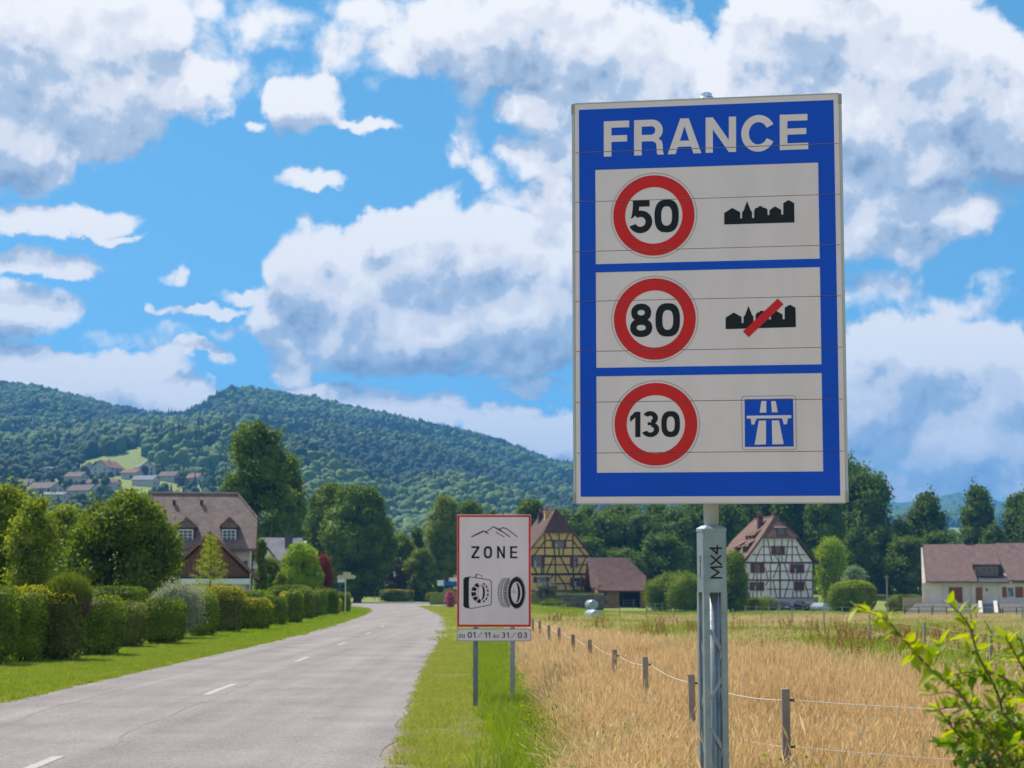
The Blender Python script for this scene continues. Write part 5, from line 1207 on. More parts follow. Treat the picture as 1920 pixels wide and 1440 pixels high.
MB().tube([(0, 0, -.2), (0, 0, H)], [.12, .08], 8).obj('pole', MATS['grey_weathered_wood'], t); MB().box(-.35, .35, -.05, .05, H - .35, H - .27).obj('crossarm', MATS['grey_weathered_wood'], t)
# white posts and low fence pieces behind the junction hedges
for i, (u, lab) in enumerate(((733, 'left white garden post behind the yellow topped hedge'), (766, 'right white garden post behind the yellow topped hedge'), (797, 'white garden post pair, left one, behind the rounded bush'), (803, 'white garden post pair, right one, behind the rounded bush'))):
    b = Gx(u, 289); t = thing('garden_post', lab, 'post', b, 0, 'white garden posts'); h = top_h(u, 1096, 289, b)
    MB().box(-.16, .16, -.16, .16, 0, h - .2).obj('shaft', whiteF, t); MB().lathe([(.22, h - .2), (.2, h - .1), (.1, h - .05), (.14, h + .1), (.02, h + .2)], n=8).obj('finial', whiteF, t)
# ---------------------------------------------------------------- water tanks, slabs
tankm = mat('tank_galvanised', (.42,.47,.52), .4, (.30,.34,.38), scale=2, metal=.4)
def tank(u, v, Y, r_px, lab, wheels):
    b = Gx(u, Y); b.z = P(u, v, Y).z; r = r_px / FP * Y; t = thing('water_tank', lab, 'tank', b, R(12)); zc = r + (.55 if wheels else .25)
    MB().tube([(0, -1.0, zc), (0, -.94, zc), (0, .94, zc), (0, 1.0, zc)], [r * .90, r, r, r * .90], 20).obj('barrel', tankm, t, True)
    MB().box(-r * .9, -r * .75, -1.0, 1.0, zc - r * 1.05, zc - r * .8).box(r * .75, r * .9, -1.0, 1.0, zc - r * 1.05, zc - r * .8).box(-r, r, -.1, .1, zc - r * 1.25, zc - r * 1.06).obj('frame', steel_dark, t)
    MB().lathe([(.12, zc + r * .96), (.12, zc + r + .1)], n=10).obj('lid', tankm, t)
    for s in (-1, 1):
        if wheels: MB().tube([(s * (r + .05), 0, .32), (s * (r + .22), 0, .32)], .33, 14).obj('wheel', MATS['tyre_rubber'], t)
        else: MB().box(s * r * .75 - .06, s * r * .75 + .06, -.9, .9, -.1, zc - r * 1.06).obj('leg', steel_dark, t)
    MB().tube([(0, -1, .35), (0, -2.4, .25)], .05, 6).obj('drawbar', steel_dark, t)
tank(1108, 1152, 205, 9.0, 'grey water tank on wheels, the farther one, below the terrace wall', True)
tank(1110, 1170, 124, 10, 'grey water tank lying in the grass, the nearer one', False)
b = Gx(1052, 196); b.z = P(1052, 1153, 196).z; t = thing('stone_stack', 'stack of grey slabs with one tilted on top in the pasture', 'stones', b)
for i in range(5):
    for j in range(3):
        MB().box(-1.0 + i * .5, -.53 + i * .5, 0, .9, j * .26, j * .26 + .24).obj('stone', stone, t)
MB().slab([(-2.3, -.2, .15), (-2.2, .9, .15), (.6, .9, 1.12), (.5, -.2, 1.12)], (0, 0, .14)).obj('slab', mat('pale_slab', (.42,.41,.40), .9, (.3,.29,.28), scale=3), t)
# small fence rails in the background
def post_fence(name, lab, pts, ht, pw, mt_, wires=(.9, .5), wmat=None, wr=.006, rail=False, kind=None):
    """pts: list of (x,y) posts"""
    x0, y0 = pts[0]; b = Vector((x0, y0, tz(x0, y0))); t = thing(name, lab, 'fence', b)
    P_ = [Vector((x, y, tz(x, y))) - b for x, y in pts]; r = random.Random(len(pts) * 7)
    tops = []
    for p in P_:
        h = ht * r.uniform(.96, 1.05); lean = Vector((r.uniform(-.03, .03), r.uniform(-.03, .03), 0))
        m = MB().slab([p + Vector((-pw/2, -pw/2, -.3)), p + Vector((pw/2, -pw/2, -.3)), p + Vector((pw/2, pw/2, -.3)), p + Vector((-pw/2, pw/2, -.3))], lean + Vector((0, 0, h + .3))); m.obj('post', mt_, t)
        tops.append((p, h, lean))
    for f in wires:
        m = MB()
        for (a, ha, la), (c, hc, lc) in zip(tops[:-1], tops[1:]):
            s = a + Vector((0, 0, ha * f)) + la * f; e = c + Vector((0, 0, hc * f)) + lc * f
            m.tube([s.lerp(e, q / 6) - Vector((0, 0, .05 * 4 * (q / 6) * (1 - q / 6) * min(1, (e - s).length / 4))) for q in range(7)], wr, 4, False)
        m.obj('rail' if rail else 'wire', wmat or mt_, t)
    return t
wirem = mat('white_wire', (.70,.68,.64), .6, (.6,.58,.55)); postw = mat('weathered_post', (.36,.30,.25), .9, (.23,.185,.155), scale=9, stretch=(1, 1, .25), bump=.5, objrand=.4); postg = mat('grey_fence_post', (.33,.30,.27), .9, (.22,.2,.18), scale=6, objrand=.5)
def XY(u, Y): return ((u - 960) / FP * Y, Y)
post_fence('pasture_fence', 'thin post and wire fence crossing the green pasture to the right', [XY(2040,33),XY(1846,37),XY(1726,45),XY(1624,57),XY(1540,77),XY(1480,92),XY(1422,97),XY(1371,101),XY(1318,104),XY(1262,108),XY(1210,112),XY(1160,117)], .92, .055, postg, (.92, .45), wirem, .0026)
post_fence('pasture_fence', 'farther wire fence in front of the parked cars', [XY(1985,118),XY(1909,124),XY(1822,133),XY(1740,142),XY(1660,155),XY(1574,168),XY(1516,176),XY(1456,184),XY(1438,190),XY(1414,196),XY(1394,202)], 1.15, .09, postg, (.92, .5), wirem, .005)
post_fence('rail_fence', 'low dark rail fence at the foot of the long house terrace', [XY(u, 203) for u in (1690,1716,1742,1768,1794,1820)], 1.0, .10, timD, (.95, .5), timD, .045, True)
post_fence('rail_fence', 'dark rail fence right of the terrace steps', [XY(u, 203) for u in (1872,1898,1924,1950)], 1.0, .10, timD, (.95, .5), timD, .045, True)
post_fence('rail_fence', 'grey paddock fence right of the barn', [XY(u, 226) for u in (1212,1226,1240,1256,1272,1290)], 1.25, .12, MATS['grey_weathered_wood'], (.92, .55), MATS['grey_weathered_wood'], .05, True)
post_fence('rail_fence', 'thin dark fence beyond the junction lawn', [XY(u, 292) for u in (560,588,616,644,672,700,728)], 1.1, .1, timD, (.95, .5), timD, .03, True)
# ---------------------------------------------------------------- near fence
near = [(5.6,12.7),(2.21,14.0),(1.78,17.0),(1.60,20.5),(1.42,24.3),(1.27,28.3),(1.15,32.4),(1.02,36.8),(.90,41.2),(.76,46),(.62,51),(.45,57),(.30,63)]
def near_fence():
    x0, y0 = near[1]; b = Vector((x0, y0, 0)); t = thing('field_fence', 'wooden post fence with two white wires along the straw field edge', 'fence', b); r = random.Random(8); tops = []
    ins = mat('black_insulator', (.015,.015,.015), .4)
    for i, (x, y) in enumerate(near):
        h = (.90, .925, .90, .94, .90, .93, .91, .95, .92, .94, .9, .92, .9)[i]; w = .064; o = Vector((x, y, 0)) - b; lean = Vector((r.uniform(-.025, .025), r.uniform(-.02, .02), 0)) if i != 1 else Vector((0, 0, 0))
        m = MB().slab([o + Vector((-w/2, -w/2, -.3)), o + Vector((w/2, -w/2, -.3)), o + Vector((w/2, w/2, -.3)), o + Vector((-w/2, w/2, -.3))], lean + Vector((0, 0, h + .3)))
        po = m.obj('post', postw, t, bevel=.006)
        for f in (.90, .50):
            p = o + lean * f + Vector((w / 2 + .003, -.01, h * f - (.0 if i else 0)))
            if i < 5: MB().tube([p, p + Vector((.022, 0, 0))], [.011, .008], 8).tube([p + Vector((.034, 0, -.013)), p + Vector((.024, 0, 0)), p + Vector((.034, 0, .013))], .005, 6).obj('insulator', ins, po)
        tops.append((o, h, lean, w))
    for f in (.90, .50):
        for (a, ha, la, w), (c, hc, lc, _) in zip(tops[:-1], tops[1:]):
            s = a + la * f + Vector((w / 2 + .03, -.01, ha * f)); e = c + lc * f + Vector((w / 2 + .03, -.01, hc * f)); m = MB(); sag = .045 if f > .6 else .06
            m.tube([s.lerp(e, q / 8) - Vector((0, 0, 4 * sag * (q / 8) * (1 - q / 8))) for q in range(9)], .0033, 5, False); m.obj('wire', wirem, t)
near_fence()
# ---------------------------------------------------------------- grasses
straw = mat('straw', (.80,.61,.35), .8, (.50,.36,.17), scale=2, trans=.3, island=.6, objrand=.35, spec=.2)
strawd = mat('straw_dark', (.58,.41,.19), .8, (.36,.24,.10), scale=2, trans=.25, island=.6, objrand=.4, spec=.2)
gverge = mat('verge_grass', (.44,.43,.10), .7, (.25,.30,.05), scale=.9, trans=.3, island=.5, objrand=.4, spec=.25)
gbright = mat('tall_green_grass', (.30,.38,.05), .65, (.17,.25,.028), scale=.9, trans=.35, island=.5, objrand=.4, spec=.3)
gpasture = mat('pasture_grass', (.38,.42,.075), .8, (.21,.27,.04), scale=.6, trans=.25, island=.5, objrand=.5, spec=.2)
gdead = mat('mown_dry_grass', (.58,.50,.28), .85, (.38,.35,.15), scale=1, trans=.2, island=.5, objrand=.3)
gdock = mat('dock_seed', (.44,.20,.08), .9, (.27,.14,.05), scale=2, trans=.1, island=.7, objrand=.5)
def clump(name, seed, n, rad, h, wid, lean, mt_, head=0.0, headw=.012, headm=None):
    rng = np.random.RandomState(seed); a = rng.uniform(0, 6.28, n); rr = rad * np.sqrt(rng.rand(n)); base = np.stack([rr * np.cos(a), rr * np.sin(a), np.zeros(n)], 1)
    hh = h * rng.uniform(.6, 1.08, n); la = rng.uniform(0, 6.28, n); lm = lean * rng.uniform(.1, 1.3, n) * hh
    d = np.stack([np.cos(la), np.sin(la), np.zeros(n)], 1); wa = rng.uniform(0, 3.14, n); wv = np.stack([np.cos(wa), np.sin(wa), np.zeros(n)], 1) * wid / 2
    Z = np.array([0, 0, 1.0]); mid = base + d * (lm * .3)[:, None] + Z * (hh * .55)[:, None]; top = base + d * lm[:, None] + Z * (hh * (1 - .12 * lean))[:, None]
    V_ = np.stack([base - wv, base + wv, mid + wv * .8, mid - wv * .8, top], 1).reshape(-1, 3); o = np.arange(n)[:, None] * 5
    quads = o + np.array([0, 1, 2, 3]); tris = o + np.array([3, 2, 4]); polys = [quads, tris]; mi = [np.zeros(2 * n, int)]
    if head:
        k = int(n * head); t0 = top[:k]; up = unit(top[:k] - mid[:k]); s = rng.uniform(.06, .13, k)[:, None]; hv = np.stack([np.cos(wa[:k]), np.sin(wa[:k]), np.zeros(k)], 1) * headw
        H_ = np.stack([t0 - up * s * .35, t0 + up * s * .15 + hv, t0 + up * s * .75, t0 + up * s * .15 - hv], 1).reshape(-1, 3); polys.append(np.arange(4 * k).reshape(-1, 4) + len(V_)); V_ = np.concatenate([V_, H_])
    return npmesh(name, V_, polys, mt_)
def field(rng, n, ylo, yhi, fl, fr, power=1.0):
    """random ground points between two limits that depend on distance"""
    y = ylo + (yhi - ylo) * rng.rand(n * 3) ** power; l = np.array([fl(q) for q in y]); r = np.array([fr(q) for q in y]); w = np.maximum(r - l, 0)
    keep = rng.rand(len(y)) < w / max(w.max(), 1e-6); y, l, w = y[keep][:n], l[keep][:n], w[keep][:n]
    x = l + w * rng.rand(len(y)); return x, y
def put(name, x, y, protos, lo, hi, tilt=.08, dz=0.0, seed=0, **pr):
    rng = np.random.RandomState(seed); n = len(x); z = terrain(x, y) + dz; s = rng.uniform(lo, hi, n)
    hz_ = np.interp(y, [8, 13.5, 21, 30], [.52, .68, 1.0, 1.15]) * (1 + .22 * patch(x, y, 2.2, 11)) if name in ('straw_grass', 'ochre_grass') else 1.0
    scatter(name, np.stack([x, y, z], 1), np.stack([rng.normal(0, tilt, n), rng.normal(0, tilt, n), rng.uniform(0, 6.28, n)], 1), np.stack([s, s, s * hz_ * rng.uniform(.85, 1.15, n)], 1), protos, kind='stuff', **pr)
def right_edge(y): return .40 * y + 1.0
def patch(x, y, s, k=0.0): return np.array([mnoise.noise(Vector((a / s, b / s, k))) for a, b in zip(x, y)])
def build_grass():
    rng = np.random.RandomState(30)
    protos = [clump('straw_clump', i, 80, .28, .62, .0055, .30, straw, .5, .006) for i in range(3)] + [clump('straw_clump', 9, 60, .28, .46, .006, .6, strawd, .3, .006)]
    x, y = field(rng, 7000, 7.5, 36, left_gold, lambda q: min(right_edge(q), 99), .85)
    u = 960 + FP * x / y; far = np.interp(u, [900,960,1000,1100,1250,1400,1580,1700,1920,2400], GOLD_V); ok = y < far + rng.normal(0, 1.0, len(x)); x, y = x[ok], y[ok]
    dkp = patch(x, y, 2.6, 21) + .5 * patch(x, y, .9, 5) + rng.normal(0, .08, len(x)) > .20
    put('ochre_grass', x[dkp], y[dkp], [clump('ochre_clump', 33 + i, 80, .28, .52, .0055, .5, strawd, .4, .006) for i in range(2)], .75, 1.1, seed=21, label='darker ochre patches of bent dry grass within the straw field')
    x, y = x[~dkp], y[~dkp]
    put('straw_grass', x, y, protos, .80, 1.08, seed=1, label='tall dry golden grass filling the field behind the border sign post')
    big = [clump('far_straw_clump', i + 20, 90, .55, .60, .011, .34, straw, .5, .010) for i in range(3)]
    x, y = field(rng, 5200, 32, 80, lambda q: left_gold(q) + .0, lambda q: right_edge(q)); u = 960 + FP * x / y
    far = np.interp(u, [900,960,1000,1100,1250,1400,1580,1700,1920,2400], GOLD_V); ok = y < far + rng.normal(0, 1.5, len(x)); x, y = x[ok], y[ok]
    put('far_straw_grass', x, y, big, .75, 1.05, seed=2, label='dry golden grass of the farther field edge')
    # thin band of dry grass round the pasture fence
    x, y = field(rng, 3000, 95, 185, lambda q: (1000 - 960) / FP * q + 3, right_edge); u = 960 + FP * x / y
    pn = patch(x, y, 16, 1.5); ok = ((u > 1330) & (pn > -.12)) | (pn > .22); x, y = x[ok], y[ok]
    put('dry_band_grass', x, y, [clump('pale_tuft', 31, 70, .9, .42, .03, .4, straw), clump('pale_tuft', 32, 60, .9, .36, .03, .5, strawd)], .7, 1.2, seed=3, label='patches of dry pale grass along the pasture fences')
    # straw that leans over the edge: reddish dry weeds by the verge
    yy_ = rng.uniform(10, 40, 420); xx = np.array([left_gold(q) for q in yy_]) + rng.normal(.06, .14, 420)
    put('edge_weeds', xx, yy_, [clump('edge_clump', 41, 70, .22, .52, .006, .9, straw, .3, .006), clump('edge_clump', 42, 70, .22, .42, .006, 1.1, strawd)], .6, 1.05, tilt=.2, seed=4, label='dry grass leaning over the edge of the verge')
    # verge lawn at right of the road
    yy_ = lambda y: np.interp(y, ys, _rr)
    x, y = field(rng, 9500, 14.5, 60, lambda q: float(yy_(q)) + .10, lambda q: left_gold(q), .9)
    pn = patch(x, y * .45, .9, 7) + .5 * patch(x, y * .6, .3, 2); dead = pn > .22
    put('verge_grass', x[~dead], y[~dead], [clump('lawn_tuft', 50 + i, 34, .13, .075, .007, .7, gverge) for i in range(3)], .7, 1.3, seed=5, label='mown green verge between road and field')
    put('dry_verge_grass', x[dead], y[dead], [clump('mown_tuft', 55, 34, .13, .06, .007, 1.2, gdead), clump('mown_tuft', 56, 30, .13, .06, .007, .9, gverge)], .7, 1.2, seed=6, label='yellowed mown patches in the verge')
    # longer bright grass in the ditch line
    dl = lambda q: float(np.interp(q, [5, 17, 25, 40, 60], [-.05, -.12, -.42, -.75, -1.0])); dr = lambda q: left_gold(q) - .05
    x, y = field(rng, 2600, 13, 58, lambda q: dl(q) + .12, dr, .8); x = x + rng.normal(0, .09, len(x)) + .12 * patch(x, y, .8, 6)
    put('ditch_grass', x, y, [clump('green_clump', 60 + i, 44, .16, .26, .008, .6, gbright) for i in range(3)], .55, 1.2, seed=7, label='long bright green grass in the ditch along the field')
    x, y = field(rng, 170, 13, 26, lambda q: left_gold(q) - .35, lambda q: left_gold(q) + .7)
    ok = patch(x, y, 1.1, 3) > .02; x, y = x[ok], y[ok]
    put('weed_clumps', x, y, [npmesh('weed', *leaf_weed(61 + i), LM['willow']) for i in range(2)], .7, 1.4, seed=8, label='leafy green weeds among the dry grass edge')
    x, y = field(rng, 60, 8.5, 12.5, lambda q: .6, lambda q: 3.0)
    put('foot_weeds', x, y, [npmesh('weed', *leaf_weed(71), LM['willow'])], .9, 1.6, seed=18, label='green weeds at the foot of the border sign post')
    # far verge beyond
    x, y = field(rng, 2600, 58, 205, lambda q: float(yy_(q)) + .1, lambda q: np.interp(q, [58, 120, 205], [.6, 3, 5]))
    put('far_verge_grass', x, y, [clump('far_tuft', 65, 50, .45, .10, .02, .6, gverge), clump('far_tuft', 66, 50, .45, .09, .02, .8, gverge)], .8, 1.3, seed=9, label='grass of the verge towards the junction')
    # left verge lawn
    ll = lambda y: np.interp(y, ys, _rl)
    hedge = lambda q: float(np.interp(q, [20, 38, 60, 100, 150, 190], [-13.2, -13.3, -13.5, -15.2, -18.8, -23]))
    x, y = field(rng, 15000, 23, 62, hedge, lambda q: float(ll(q)) - .03)
    put('left_lawn', x, y, [clump('lawn_blades', 80 + i, 36, .17, .085, .010, .6, gbright if i else gverge) for i in range(3)], .7, 1.25, seed=10, label='bright green lawn strip between hedge row and road')
    x, y = field(rng, 6500, 60, 190, hedge, lambda q: float(ll(q)) - .05)
    put('far_left_lawn', x, y, [clump('far_lawn_blades', 85 + i, 44, .42, .10, .022, .6, gbright) for i in range(2)], .7, 1.25, seed=11, label='lawn strip along the bend')
    # pasture
    x, y = field(rng, 9000, 15, 110, lambda q: left_gold(q) + .5, right_edge); u = 960 + FP * x / y
    far = np.interp(u, [900,960,1000,1100,1250,1400,1580,1700,1920,2400], GOLD_V); ok = y > far - 1; x, y = x[ok], y[ok]
    put('pasture_grass', x, y, [clump('pasture_tuft', 90 + i, 60, .55, .16, .018, .6, gpasture) for i in range(3)], .7, 1.4, seed=12, label='green and yellowish grazed pasture grass')
    x, y = field(rng, 5200, 108, 235, lambda q: 2.0, right_edge)
    put('far_pasture_grass', x, y, [clump('far_pasture_tuft', 95 + i, 60, 1.0, .16, .035, .6, gpasture) for i in range(2)], .7, 1.4, seed=13, label='pasture grass towards the farmhouses')
    x, y = field(rng, 2800, 26, 118, lambda q: left_gold(q) + .5, right_edge); u = 960 + FP * x / y
    far = np.interp(u, [900,960,1000,1100,1250,1400,1580,1700,1920,2400], GOLD_V); ok = (y > far - 2) & (patch(x, y * .5, 5, 8) + .6 * np.exp(-(y - far) / 6) > .06); x, y = x[ok], y[ok]
    put('dry_pasture_tufts', x, y, [clump('dry_tuft', 131 + i, 60, .6, .30, .014, .5, straw, .3, .012) for i in range(2)], .5, 1.15, seed=22, label='dry pale tufts mixed into the green pasture')
    # green shoots low in the straw
    x, y = field(rng, 900, 9, 30, left_gold, lambda q: left_gold(q) + 1.6 + .12 * q); ok = patch(x, y, 1.6, 17) > .12; x, y = x[ok], y[ok]
    put('green_in_straw', x, y, [clump('green_tuft', 141, 50, .22, .42, .007, .5, gverge), clump('green_tuft', 142, 40, .22, .36, .007, .7, gbright)], .6, 1.0, seed=23, label='green grass showing through the dry field edge')
    # reddish dock stalks
    def dock(seed):
        r = np.random.RandomState(seed); C_, N_ = [], []
        for k in range(4):
            bx, by = r.normal(0, .22, 2); h = r.uniform(.45, .85); lx, ly = r.normal(0, .08, 2)
            for j in range(46): t = .35 + .65 * r.rand(); C_.append((bx + lx * t + r.normal(0, .014), by + ly * t + r.normal(0, .014), h * t)); 
        C_ = np.array(C_); return leaf_quads(r, C_, unit(r.normal(size=C_.shape)), .042, .5)
    x, y = field(rng, 1500, 22, 100, lambda q: left_gold(q) + 1, right_edge); u = 960 + FP * x / y
    far = np.interp(u, [900,960,1000,1100,1250,1400,1580,1700,1920,2400], GOLD_V); ok = (y > far - .5) & (patch(x, y * .6, 5, 2) > .05) & (y < far + 42); x, y = x[ok], y[ok]
    put('dock_stalks', x, y, [npmesh('dock', *dock(i), gdock) for i in range(3)], .6, 1.05, seed=14, label='reddish brown dock stalks scattered over the pasture')
    # tall single stalks near the camera
    x, y = field(rng, 46, 7.3, 11, lambda q: .9, lambda q: .27 * q + .3)
    put('tall_stalks', x, y, [clump('stalk', 101, 3, .08, 1.0, .005, .25, straw, 1.0, .008)], .8, 1.05, seed=15, label='single tall grass stalks standing above the straw')
def leaf_weed(seed):
    r = np.random.RandomState(seed); n = 330; C_ = np.stack([r.normal(0, .15, n), r.normal(0, .15, n), np.abs(r.normal(.10, .10, n))], 1); return leaf_quads(r, C_, unit(r.normal(size=(n, 3)) + np.array([0, 0, 1])), .034, .5)
build_grass()
# ---------------------------------------------------------------- lettering
def band(cx, cy, rx, ry, tx, ty, a0, a1, n=28):
    """ring sector pieces; angles in degrees, anticlockwise from +x"""
    out = []; A = [R(a0 + (a1 - a0) * i / n) for i in range(n + 1)]
    for p, q in zip(A[:-1], A[1:]):
        out.append([(cx + rx * math.cos(p), cy + ry * math.sin(p)), (cx + rx * math.cos(q), cy + ry * math.sin(q)), (cx + (rx - tx) * math.cos(q), cy + (ry - ty) * math.sin(q)), (cx + (rx - tx) * math.cos(p), cy + (ry - ty) * math.sin(p))])
    return out
def rc(x0, y0, x1, y1): return [(x0, y0), (x1, y0), (x1, y1), (x0, y1)]
def obround(w, s, y0=0, y1=1, n=20, pw=2.6):
    """closed rounded O of width w and stroke s"""
    out = []; cx, cy, rx, ry = w / 2, (y0 + y1) / 2, w / 2, (y1 - y0) / 2
    def pt(a, k): c, d = math.cos(a), math.sin(a); return (cx + (rx - k) * math.copysign(abs(c) ** (2 / pw), c), cy + (ry - k) * math.copysign(abs(d) ** (2 / pw), d))
    m = 2 * n
    for i in range(m):
        p, q = 2 * math.pi * i / m, 2 * math.pi * (i + 1) / m; out.append([pt(p, 0), pt(q, 0), pt(q, s), pt(p, s)])
    return out
def glyph(ch, w, s):
    """list of polygons in a box w wide and 1 high; every list entry sits on its own layer when it overlaps"""
    if ch == 'F': return [rc(0,0,s,1), rc(s,1-s*.88,w,1), rc(s,.41,w*.92,.41+s*.85)]
    if ch == 'E': return [rc(0,0,s,1), rc(s,1-s*.85,w*.97,1), rc(s,.43,w*.93,.43+s*.8), rc(s,0,w,s*.85)]
    if ch == 'R': 
        return [rc(0,0,s,1), rc(s,1-s*.88,w*.60,1), rc(s,.39,w*.60,.39+s*.85)] + band(w*.60, .695, w*.37, .305, s*1.0, s*.87, -90, 90, 16) + [[(w*.60,.40),(w*.74,.33),(w*.76,.22),(w*.77,.05),(w*.80,0),(w,0),(w,.03),(w*.975,.08),(w*.97,.25),(w*.94,.38),(w*.80,.47)]]
    if ch == 'A':
        x = w / 2; i0 = s * 1.05
        f = lambda y: i0 + (x - i0) * y / .78
        return [[(0,0),(i0,0),(x,.78),(x,1),(x-s*.55,1)], [(w,0),(w-i0,0),(x,.78),(x,1),(x+s*.55,1)], [(f(.20),.20),(w-f(.20),.20),(w-f(.37),.37),(f(.37),.37)]]
    if ch == 'N': return [rc(0,0,s*.95,1), rc(w-s*.95,0,w,1), [(s*.95,1),(s*.95,.66),(w-s*.95,0),(w-s*.95,.34)]]
    if ch == 'C': return band(w*.52, .5, w*.52, .52, s*1.0, s*.95, 28, 332, 34)
    if ch in 'O0': return obround(w, s)
    if ch == 'Z': return [rc(0,1-s*.9,w,1), rc(0,0,w,s*.9), [(0,s*.9),(s*1.25,s*.9),(w,1-s*.9),(w-s*1.25,1-s*.9)]]
    if ch == 'D': return [rc(0,0,s,1), rc(s,1-s,w*.5,1), rc(s,0,w*.5,s)] + band(w*.5,.5,w*.5,.5,s,s,-90,90,14)
    if ch == 'U': return [rc(0,w*.5,s,1), rc(w-s,w*.5,w,1)] + band(w/2,w*.5,w/2,w*.5,s,s,180,360,14)
    if ch == '/': return [[(0,0),(s,0),(w,1),(w-s,1)]]
    if ch == '1': return [rc(w-s,0,w,1), [(w-s,1),(w-s,.78),(w-s*1.0-(w-s)*.95,.60),(0,.80)]]
    if ch == '5':
        return [rc(w*.13,1-s*.95,w*.88,1), [(w*.13,1-s*.95),(w*.13+s*.95,1-s*.95),(w*.10+s*.95,.62),(w*.04,.50),(w*.06,.44)]] + band(w*.47,.345,w*.53,.345,s,s*.95,-158,128,26)
    if ch == '3': return band(w*.45,.735,w*.47,.265,s*.98,s*.86,-75,150,20) + band(w*.46,.29,w*.54,.29,s,s*.86,-158,80,22) + [rc(w*.30,.46,w*.62,.46+s*.55)]
    if ch == '8': return obround(w*.90, s*.95, .47, 1, 16, 2.2) and [[(x + w*.05, y) for x, y in p] for p in obround(w*.90, s*.92, .46, 1, 16, 2.2)] + obround(w, s*.95, 0, .56, 16, 2.2)
    return []
class Print:
    """flat film on a sign face, cut at the joints between boards"""
    def __init__(s, to_local, joints=(), gap=.0019): s.to, s.cuts, s.gap, s.m, s.k = to_local, sorted(joints), gap, {}, 0
    def polys(s, mt_, polys, layer=1):
        mb = s.m.setdefault(mt_.name, MB())
        for i, p in enumerate(polys):
            q = [s.to(*c) for c in p]; s.k = (s.k + 1) % 12; y = -(layer * .0011 + s.k * .00008)
            V3 = [Vector((x, z, 0)) for x, z in q]
            for tri in geometry.tessellate_polygon([V3]):
                T_ = [(V3[j].x, V3[j].y) for j in tri]
                lo, hi = min(a[1] for a in T_), max(a[1] for a in T_); edges = [-1e9] + list(s.cuts) + [1e9]
                for a, b in zip(edges[:-1], edges[1:]):
                    if hi < a or lo > b: continue
                    c = clipz(clipz(T_, a + s.gap, 1), b - s.gap, -1)
                    if len(c) >= 3: mb.add([(x, y, z) for x, z in c], [tuple(range(len(c)))])
    def finish(s, name, parent):
        for mn, mb in s.m.items(): mb.obj(name, MATS[mn], parent, fix=False)
def clipz(T_, z, sg):
    out = []
    for i, p in enumerate(T_):
        q = T_[(i + 1) % len(T_)]; a, b = (p[1] - z) * sg, (q[1] - z) * sg
        if a >= 0: out.append(p)
        if (a >= 0) != (b >= 0): t = a / (a - b); out.append((p[0] + (q[0] - p[0]) * t, p[1] + (q[1] - p[1]) * t))
    return out
def boxmap(TL, TR, BL):
    """unit glyph coordinates -> photo point, for a text box given by three photo corners"""
    TL, TR, BL = map(Vector, (TL, TR, BL))
    return lambda x, y: tuple(BL + (TR - TL) * x + (TL - BL) * y)
def stroke(pts, w):
    out = []
    for (x0, y0), (x1, y1) in zip(pts[:-1], pts[1:]):
        d = Vector((x1 - x0, y1 - y0)); d.normalize(); n = Vector((-d.y, d.x)) * w / 2; e = d * w * .3
        out.append([(x0 - n.x - e.x, y0 - n.y - e.y), (x1 - n.x + e.x, y1 - n.y + e.y), (x1 + n.x + e.x, y1 + n.y + e.y), (x0 + n.x - e.x, y0 + n.y - e.y)])
    return out
def pmat(name, col, rough=.42):
    return mat(name, col, rough, tuple(c * .85 for c in col), scale=2.4, detail=8, contrast=(.25, .8), stretch=(1.6, 1, .5), spec=.25)
filmW, filmB, filmR, filmK = pmat('white_film', (.96,.765,.78)), pmat('blue_film', (.001,.085,.66)), pmat('red_film', (.80,.020,.020)), pmat('black_film', (.011,.013,.017))
hairline = pmat('grey_green_line', (.13,.17,.14)); railm = pmat('sign_rail', (.56,.55,.54), .35); joint_dark = mat('joint_dirt', (.045,.055,.025), .9)
